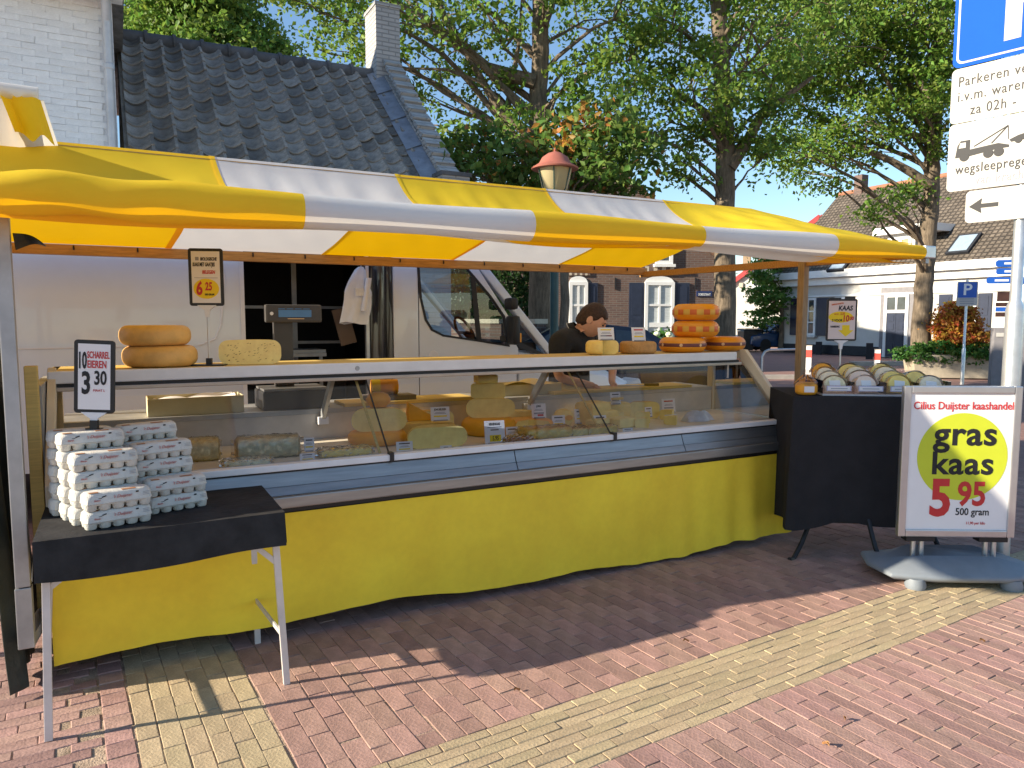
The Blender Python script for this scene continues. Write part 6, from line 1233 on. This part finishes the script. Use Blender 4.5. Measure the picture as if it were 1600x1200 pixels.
# tray with packed cheeses
ty = thing('cheese_tray', 'clear acrylic tray with compartments of packed cheeses', 'tray', RT.P(.20, .06, 1.0915), RT.a); M['acryl'] = glass('acrylic', (.90, .88, .88), base=.09)
TW, TD = .80, .50
bx('tray_base', mat('pale_tray', (.55, .50, .50), .4), ty, 0, 0, 0, TW, TD, .012)
for q in ((0, 0, .012, TW, .004, .07), (0, TD - .004, .012, TW, TD, .14), (0, .005, .012, .004, TD - .005, .10), (TW - .004, .005, .012, TW, TD - .005, .10)): MB().box(*q).build('tray_wall', M['acryl'], ty)
for k in range(1, 4): MB().box(k * TW / 4, .005, .012, k * TW / 4 + .003, TD - .005, .09).build('divider', M['acryl'], ty)
M['lila'] = mat('lilac_label', (.52, .50, .66), .5, var=.04); M['brie'] = mat('pale_brie', (.88, .72, .50), .6, var=.15, vs=20); M['pink'] = mat('pinkish_cheese', (.86, .66, .52), .55, var=.12)
for k in range(4):
    lb_ = bx('shelf_label', M['lila'], ty, k * TW / 4 + .025, -.004, .032, (k + 1) * TW / 4 - .02, -.0006, .066); bx('label_paper', M['paper'], lb_, k * TW / 4 + .032, -.0052, .037, (k + 1) * TW / 4 - .028, -.0042, .061); bx('print_line', M['greyink'], lb_, k * TW / 4 + .05, -.0060, .046, (k + 1) * TW / 4 - .045, -.0054, .051)
M['packwrap'] = glass('hazy_pack_film', (.95, .93, .92), rough=.30, base=.22, fac=1.0)
cnames = ['blue veined', 'pink rind', 'golden rind', 'cream rind']
for k in range(4):
    for j in range(4):
        if k == 3 and j in (1,): continue
        mm = [('herb', 'brie', 'brie', 'orange2'), ('pink', 'pink', 'brie', 'gouda'), ('gouda', 'gouda', 'brie', 'gouda'), ('brie', 'brie', 'gouda', 'brie')][k][j]; r = random.uniform(.068, .080); hgt = (.0, .020, .042, .060)[j] if k < 3 else (0, 0, .01, .0)[j]
        b_ = MB(); b_.prism([(-r, 0), (r, 0)] + [(r * math.cos(a * PI / 14), .055 + r * .95 * math.sin(a * PI / 14)) for a in range(0, 15)], -.016, .018, 'y')
        o = b_.build('packed_cheese', M[mm], loc=RT.P(.20 + (k + .5) * TW / 4 + random.gauss(0, .003), .06 + .062 + j * .105, 1.0915 + .0125 + hgt), rot=(R(-24) + random.gauss(0, .10), random.gauss(0, .06), RT.a + random.gauss(0, .14)), bevel=.006, smooth=True); tag(o, 'packed %s half moon cheese in the %s row of the acrylic tray' % (cnames[k], ['front', 'second', 'third', 'rearmost'][j]), 'cheese', 'packed cheeses in the acrylic tray')
        def pk_(t, s, r=r): a = PI * t; w_ = 1.16 + .09 * math.sin(a * 7 + s * 9 + r * 900); return ((r * w_) * math.cos(a), -.024 + .05 * s, .004 + (.055 + r * .95 * 1.06 * math.sin(a)) * (1 if s > .05 else .97))
        MB().grid(pk_, 16, 3).build('clear_pack', M['packwrap'], o, smooth=True)
        if j == 0: bx('pack_label', M['paper'], o, -.034, -.0185, .035, .034, -.0168, .085)
        if hgt > .004: bx('pack_riser', M['wrap'], o, -.06, -.012, -hgt * .9, .06, .012, -.0005)
o = MB().lathe(wheel_prof(.062, .085, .3), 30, sx=1.15); o = o.build('wrapped_cheese', M['orange2'], loc=RT.P(.108, .11, 1.0915), rot=RT.a, smooth=True); tag(o, 'round orange cheese in clear wrap at the left edge of the black table', 'cheese'); bx('label', M['paper'], o, -.03, -.068, .022, .034, -.0655, .062); MB().grid(lambda t, s: ((.074 + .012 * s) * math.cos(t * 2 * PI) * 1.1 * (1 - .75 * s), (.072) * math.sin(t * 2 * PI) * (1 - .8 * s), .07 + .06 * s + .008 * math.sin(t * 40)), 24, 6).build('plastic_wrap', M['wrap'], o, smooth=True)
# KAAS advert
q = at(1328, 560, 5.15); z0 = at(1328, 534, 5.15).z; z1 = at(1328, 466, 5.15).z
lc_ = (q - RT.o); uu = lc_.dot(RT.U); vv = lc_.dot(RT.V)
ks = thing('cheese_advert_sign', 'framed advert sign reading KAAS 2 voor 10,00 above the packed cheeses', 'sign', RT.P(uu, .60, 1.0915), R(-4)); zb = 1.0915; z0 -= zb; z1 -= zb; wd = 47 * 5.25 / F
MB().prism(rrect(-wd / 2, wd / 2, z0, z1, .012), -.004, .006, 'y').build('frame', M['black'], ks); pa = bx('paper', mat('pink_paper', (.70, .60, .58), .6, var=.03), ks, -wd / 2 + .013, -.0062, z0 + .013, wd / 2 - .013, -.0042, z1 - .013)
bx('top_clip', M['black'], ks, .02, -.006, z1 + .0005, .09, .008, z1 + .018); bx('top_clip', M['black'], ks, -.09, -.006, z1 + .0005, -.01, .008, z1 + .010)
MB().prism([(-.05, z0 + .004), (.05, z0 + .004), (.014, z0 - .02), (.009, z0 - .06), (-.009, z0 - .06), (-.014, z0 - .02)], -.010, .010, 'y').build('clip', M['edge'], ks); MB().tube([(0, 0, .006), (0, 0, z0 - .05)], .006, 8).build('rod', M['alu'], ks); bx('base', M['black'], ks, -.06, -.03, .0, .06, .03, .006)
h = z1 - z0; Z = lambda f_: z1 - f_ * h; W = lambda f_: -wd / 2 + f_ * wd
text(pa, 'KAAS', W(.37), Z(.27), .048, M['ink'], y=-.0072, xs=.85, bold=.03, shear=.15); MB().prism([(W(.46) + wd * .40 * math.cos(k * PI / 16), Z(.43) + h * .135 * math.sin(k * PI / 16)) for k in range(32)], -.0070, -.0064, 'y').build('yellow_oval', M['yellowink'], pa)
text(pa, 'DIVERSE SOORTEN', W(.15), Z(.155), .016, M['orangeink'], y=-.0072, xs=.62, bold=.02, rot=.15); text(pa, 'PER ST.', W(.24), Z(.375), .013, M['orangeink'], y=-.0078, xs=.8, bold=.02); text(pa, '5,50', W(.44), Z(.375), .026, M['orangeink'], y=-.0078, xs=.7, bold=.02, shear=.1)
text(pa, '2 VOOR', W(.17), Z(.535), .024, M['ink'], y=-.0078, xs=.85, bold=.03, shear=.1); text(pa, '10', W(.51), Z(.54), .064, M['redink'], y=-.0078, xs=.75, bold=.03, shear=.15, rot=.06); text(pa, '00', W(.75), Z(.50), .036, M['redink'], y=-.0078, xs=.8, bold=.03, shear=.15); text(pa, 'AANBIEDING', W(.13), Z(.68), .020, M['ink'], y=-.0072, xs=.55, bold=.02)
xa, za = W(.64), Z(.66); MB().prism([(xa - .026, za + .012), (xa + .026, za + .012), (xa + .026, za - .025), (xa + .055, za - .025), (xa, za - .072), (xa - .055, za - .025), (xa - .026, za - .025)], -.0072, -.0064, 'y').build('yellow_arrow', M['yellowink'], pa)
# poster stand
YP = 4.42; PX0 = (1416 - 800) * YP / F; PX1 = (1597 - 800) * YP / F; pw = PX1 - PX0; zt = at(1500, 603, YP).z; zb = at(1500, 838, YP).z
po = thing('poster_stand', 'pavement poster stand for gras kaas 5,95 on a grey water base', 'poster stand', ((PX0 + PX1) / 2, YP, 0), R(-2.5)); X0, X1 = -pw / 2, pw / 2; e = .045
M['frame_alu'] = mat('silver_frame', (.55, .56, .58), .32, metal=.8, var=.08)
for q in ((X0, -.02, zb, X0 + e, .02, zt), (X1 - e, -.02, zb, X1, .02, zt), (X0 + e + .0005, -.02, zb, X1 - e - .0005, .02, zb + e), (X0 + e + .0005, -.02, zt - e, X1 - e - .0005, .02, zt)): bx('frame_bar', M['frame_alu'], po, *q, bevel=.007)
pa = bx('poster', mat('poster_paper', (.80, .79, .80), .35, var=.02), po, X0 + e - .003, -.008, zb + e - .003, X1 - e + .003, .008, zt - e + .003); h = zt - zb; Z = lambda f_: zt - f_ * h; W = lambda f_: X0 + f_ * pw; yk = -.0095
MB().prism([(W(.525) + pw * .385 * math.cos(k * PI / 32), Z(.465) + pw * .385 * math.sin(k * PI / 32)) for k in range(64)], -.0092, -.0082, 'y').build('lime_disc', M['limeink'], pa)
text(pa, 'Cilius Duijster kaashandel', W(.515), Z(.152), .066, M['redink'], y=yk, xs=.86, bold=.010, align='CENTER'); text(pa, 'gras', W(.545), Z(.385), .205, M['ink'], y=yk - .0005, xs=1.06, bold=.022, space=1.06, align='CENTER'); text(pa, 'kaas', W(.53), Z(.578), .195, M['ink'], y=yk - .0005, xs=1.06, bold=.022, space=1.06, align='CENTER')
text(pa, '5', W(.26), Z(.853), .315, M['redink'], y=yk - .0005, xs=.86, bold=.030); text(pa, '95', W(.50), Z(.785), .205, M['redink'], y=yk - .0005, xs=.84, bold=.026); text(pa, '500 gram', W(.49), Z(.853), .062, M['ink'], y=yk, xs=.86, bold=.012); text(pa, '11,90 per kilo', W(.585), Z(.915), .024, M['redink'], y=yk, xs=.86, bold=.004)
M['base_grey'] = mat('grey_moulded_plastic', (.20, .225, .255), .55, var=.1, bump=.1, bs=200)
bw, bd_ = .50, .27
ring0 = [(-bw * .90, -bd_ * .80), (-bw * .45, -bd_ * .98), (bw * .45, -bd_ * .98), (bw * .90, -bd_ * .80), (bw * 1.0, 0), (bw * .90, bd_ * .8), (bw * .45, bd_), (-bw * .45, bd_), (-bw * .9, bd_ * .8), (-bw * 1.0, 0)]
def rg_(k, z): return [(x * k, y * k + .05, z) for x, y in ring0]
MB().loft([rg_(.93, .045), rg_(1.0, .065), rg_(.985, .085), [(x * (.84 if abs(x) > .3 else .9), y * .42 + .05, .165 - .05 * (abs(x) > .4)) for x, y in ring0]]).build('water_base', M['base_grey'], po, bevel=.012, smooth=True)
for x, y in ((-.30, -.16), (.26, -.16), (-.30, .26), (.26, .26)): MB().lathe([(.055, -.002), (.06, .02), (.05, .06)], 14, (x, y, 0)).build('foot', M['base_grey'], po, smooth=True)
for x in (-.235, -.185, .20, .25): MB().tube([(x, .02, .12), (x, .02, zb + .01)], .015, 10).build('spring_post', M['alu'], po, smooth=True)
for x in (-.21, .225): bx('bracket', M['trim'], po, x - .085, -.02, zb - .028, x + .085, .05, zb - .001)
# ================================================================== the vendor
M['skin'] = mat('skin', (.66, .36, .25), .5, var=.08, vs=12, spec=.35); M['hair'] = mat('brown_hair', (.045, .022, .014), .6, var=.4, vs=60, bump=.6, bs=160); M['polo'] = mat('black_polo', (.013, .013, .014), .85, var=.25, vs=8, bump=.3, bs=60); M['trouser'] = mat('dark_trousers', (.03, .032, .045), .85); M['piping'] = mat('grey_piping', (.42, .43, .44), .7)
vu = ST.on(893, 616, 1.38)[0]; VV = 1.42
pe = thing('person', 'man in black polo shirt bending over the counter to cut cheese', 'person', ST.P(vu, VV), TH)
def lp_(x, y, v): u, z = ST.on(x, y, v); return Vector((u - vu, v - VV, z))
def skin_mesh(name, chains, m, parent, sub=2):
    vs = []; es = []; rs = []; idx = {}
    for ch in chains:
        prev = None
        for p, r in ch:
            key = tuple(round(c, 4) for c in p)
            if key not in idx: idx[key] = len(vs); vs.append(tuple(p)); rs.append(r)
            i = idx[key]
            if prev is not None and prev != i: es.append((prev, i))
            prev = i
    me = bpy.data.meshes.new(name); me.from_pydata(vs, es, []); o = bpy.data.objects.new(name, me); COL.objects.link(o)
    sk_ = o.modifiers.new('s', 'SKIN'); sk_.use_smooth_shade = True
    for i, sv in enumerate(me.skin_vertices[0].data): rr = rs[i] if isinstance(rs[i], tuple) else (rs[i], rs[i]); sv.radius = rr; sv.use_root = (i == 0)
    ss = o.modifiers.new('d', 'SUBSURF'); ss.levels = ss.render_levels = sub
    bpy.context.view_layer.update(); me2 = bpy.data.meshes.new_from_object(o.evaluated_get(bpy.context.evaluated_depsgraph_get())); bpy.data.objects.remove(o); me2.materials.clear(); me2.materials.append(m)
    me2.polygons.foreach_set('use_smooth', [True] * len(me2.polygons)); return me2
pel = Vector((0, 0, .97)); che = lp_(889, 565, 1.34); ch2 = lp_(895, 536, 1.28); nk = lp_(903, 519, 1.22); hdc = lp_(925, 501, 1.14)
sn = lp_(874, 535, 1.10); sf = lp_(924, 532, 1.42); en = lp_(872, 590, 1.02); wn = lp_(922, 602, .99); hn = lp_(938, 606, .985); ef = lp_(958, 566, 1.28); wf = lp_(956, 597, 1.06); hf = lp_(957, 604, 1.03)
hipn = pel + Vector((0, -.10, -.06)); hipf = pel + Vector((.0, .10, -.06)); 
legs = []
for hp, fx in ((hipn, -.02), (hipf, .06)): legs.append([(pel, .13), (hp, .095), (Vector((hp.x + .03, hp.y, .50)), .068), (Vector((fx - .02, hp.y, .09)), .048), (Vector((fx + .14, hp.y, .035)), .035)])
arm_n = [(ch2, .125), (sn, .062), (en, .042), (wn, .030)]; arm_f = [(ch2, .125), (sf, .062), (ef, .042), (wf, .030)]
hands = []
for wr_, hc_, d in ((wn, hn, Vector((.9, -.1, -.35))), (wf, hf, Vector((.35, -.45, -.75)))):
    d.normalize(); sd_ = d.cross(Vector((0, 0, 1))).normalized(); up_ = sd_.cross(d)
    pal = wr_ + d * .06; hands.append([(wr_, .030), (pal, (.038, .020))])
    for k in range(4):
        b0 = pal + sd_ * (.030 - .020 * k) + d * .02; ln = (.062, .074, .070, .052)[k]; hands.append([(pal, (.038, .020)), (b0, .0105), (b0 + d * ln * .5 + up_ * .004, .0092), (b0 + d * ln * .85 - up_ * .022, .0080)])
    b0 = wr_ + d * .03 + sd_ * .034; hands.append([(pal, (.038, .020)), (b0, .013), (b0 + d * .035 + sd_ * .014 - up_ * .006, .0105), (b0 + d * .06 + sd_ * .008 - up_ * .014, .009)])
bme = skin_mesh('body', [[(pel, .13), (che, .12), (ch2, .115), (nk, .058), (nk.lerp(hdc, .55), .055)], arm_n, arm_f] + legs + hands, M['skin'], pe)
# head: shaped sphere, appended to the body mesh
fwd = Vector((.70, -.52, -.50)).normalized(); sid = fwd.cross(Vector((0, 0, 1))).normalized(); hup = sid.cross(fwd).normalized(); HM = Matrix((fwd, -sid, hup)).transposed()
def head_pt(th_, ph):     # x forward, z up, unit sphere sculpted
    x = math.sin(ph) * math.cos(th_); y = math.sin(ph) * math.sin(th_); z = math.cos(ph)
    sx, sy, sz = .108, .085, .132
    px_, py_, pz = x * sx, y * sy, z * sz
    if pz < 0: py_ *= 1 - .30 * (-z) ** 1.3; px_ *= 1 + .06 * max(0, x); px_ -= .012 * (-z) * (x < 0)
    f = max(0, x)
    nose = math.exp(-((y / .16) ** 2) - ((z + .14) / .17) ** 2) * f; px_ += .030 * nose
    px_ += .008 * math.exp(-((y / .5) ** 2) - ((z - .22) / .12) ** 2) * f                       # brow
    for s in (-1, 1): px_ -= .012 * math.exp(-(((y - .36 * s) / .17) ** 2) - ((z - .06) / .12) ** 2) * f   # eye sockets
    px_ += .007 * math.exp(-((y / .34) ** 2) - ((z + .50) / .07) ** 2) * f - .005 * math.exp(-((y / .34) ** 2) - ((z + .58) / .03) ** 2) * f + .010 * math.exp(-((y / .3) ** 2) - ((z + .84) / .14) ** 2) * f
    return Vector((px_, py_, pz))
hb = MB(); NT, NP = 48, 36
hb.grid(lambda a, b_: hdc + HM @ head_pt(a * 2 * PI, .02 + b_ * (PI - .04)), NT, NP)
for s in (-1, 1):     # ears
    hb.loft([[hdc + HM @ Vector((-.008 + k1 * .024 * math.cos(a * PI / 5) - .004 * j, s * (.077 + .016 * j / 2), -.002 + k1 * .034 * math.sin(a * PI / 5))) for a in range(10)] for j, k1 in ((0, .6), (1, 1.0), (2, .95), (2.3, .6))])
hme = hb.mesh('head', M['skin'], smooth=True)
jb = bmesh.new(); jb.from_mesh(bme); jb.from_mesh(hme); jb.to_mesh(bme); jb.free(); bme.polygons.foreach_set('use_smooth', [True] * len(bme.polygons)); body = mk('body', bme, pe)
def cap(th_, ph):
    p = head_pt(th_, ph); x = math.cos(th_); lim = .0; g_ = 1.10 + .02 * math.sin(th_ * 13 + ph * 9) + .015 * math.sin(th_ * 31)
    return hdc + HM @ Vector((p.x * g_ - .003, p.y * g_, p.z * 1.09 + .004))
def hair_fn(a, b_):
    th_ = a * 2 * PI; c_ = math.cos(th_); low = 1.12 if c_ > .55 else (1.12 + (.55 - c_) * 1.0); low = min(low, 2.15); low += .05 * math.sin(th_ * 9); ph = .02 + b_ * (low - .02); p = cap(th_, ph)
    if b_ > .97: p = hdc + HM @ (head_pt(th_, ph) * 1.0)
    return p
MB().grid(hair_fn, 60, 18).build('hair', M['hair'], pe, smooth=True)
for s in (-1, 1):
    p = hdc + HM @ (Vector((.095, s * .033, .011))); MB().lathe([(.0005, -.008), (.007, -.005), (.009, 0), (.007, .005), (.0005, .008)], 10, p).build('eye', M['ink'], pe, smooth=True)
    a_, b_ = hdc + HM @ Vector((.101, s * .050, .031)), hdc + HM @ Vector((.106, s * .016, .033)); MB().bar(a_, b_, .008, .006).build('eyebrow', M['hair'], pe)
a_, b_ = hdc + HM @ Vector((.098, -.024, -.071)), hdc + HM @ Vector((.098, .024, -.071)); MB().bar(a_, b_, .006, .006).build('mouth', mat('lips', (.36, .13, .10), .5), pe)
sme = skin_mesh('polo_shirt', [[(pel + Vector((0, 0, -.02)), (.185, .170)), (pel.lerp(che, .5), (.185, .170)), (che, (.185, .170)), (ch2, (.165, .155)), (nk + (ch2 - nk) * .25, .085)], [(ch2, (.165, .155)), (sn, .100), (sn.lerp(en, .62), .074)], [(ch2, (.165, .155)), (sf, .100), (sf.lerp(ef, .62), .074)]], M['polo'], pe); mk('polo_shirt', sme, pe)
tme = skin_mesh('trousers', [[(pel, .150)] + [(hipn, .115), (legs[0][2][0], .085), (Vector((legs[0][3][0].x, legs[0][3][0].y, .11)), .068)], [(pel, .150), (hipf, .115), (legs[1][2][0], .085), (Vector((legs[1][3][0].x, legs[1][3][0].y, .11)), .068)]], M['trouser'], pe); mk('trousers', tme, pe)
ax = (hdc - nk).normalized(); ox = ax.orthogonal().normalized(); oy = ax.cross(ox); cb_ = nk + (ch2 - nk) * .02
MB().grid(lambda t, s: cb_ + (ox * math.cos(t * 2 * PI) + oy * math.sin(t * 2 * PI)) * (.110 - .024 * s) + ax * (-.02 + .045 * s), 28, 4).build('collar', M['polo'], pe, smooth=True, solid=.004)
MB().tube([cb_ + (ox * math.cos(k * PI / 14) + oy * math.sin(k * PI / 14)) * .1125 + ax * -.020 for k in range(29)], .0035, 6).build('collar_piping', M['piping'], pe)
for s in (-1, 1): 
    hp = legs[0 if s < 0 else 1]; MB().obox((hp[4][0].x - .03, hp[4][0].y, .045), (.27, .10, .10)).build('shoe', M['trim'], pe, bevel=.03, smooth=True)
kn_ = thing('cheese_knife', 'broad cheese knife in front of the vendor hands', 'knife', ST.P(ST.on(985, 612, 1.0)[0], .98, 1.068), TH + R(-20)); bx('blade', M['steel'], kn_, -.12, -.02, 0, .10, .02, .004); bx('handle', M['trim'], kn_, .101, -.014, -.001, .22, .014, .02, bevel=.005)
# fallen leaves and twigs on the paving
M['twig'] = mat('dry_leaf_litter', (.36, .18, .07), .8, var=.3)
for i, (x, y, rz, lb) in enumerate(((1072, 1003, .4, 'dry curled leaf on the red paving below the skirt'), (1320, 1125, 1.2, 'dry leaf on the lower red paving'), (1290, 1165, 2.0, 'small brown twig on the lower red paving'), (1535, 1003, .2, 'pale pebble sized leaf on the lower red paving'), (808, 1080, .6, 'dark leaf in a joint of the red paving'))):
    p = onz(x, y, .006); o = MB().grid(lambda t, s: (-.017 + .034 * t, (-.006 + .012 * s) * math.sin(PI * t) ** .6, .004 + .010 * (s - .5) ** 2 * 4 + .006 * math.sin(t * 5)), 8, 4).build('fallen_leaf', M['twig'], loc=p, rot=rz, smooth=True); tag(o, lb, 'leaf', 'leaf litter on the paving')
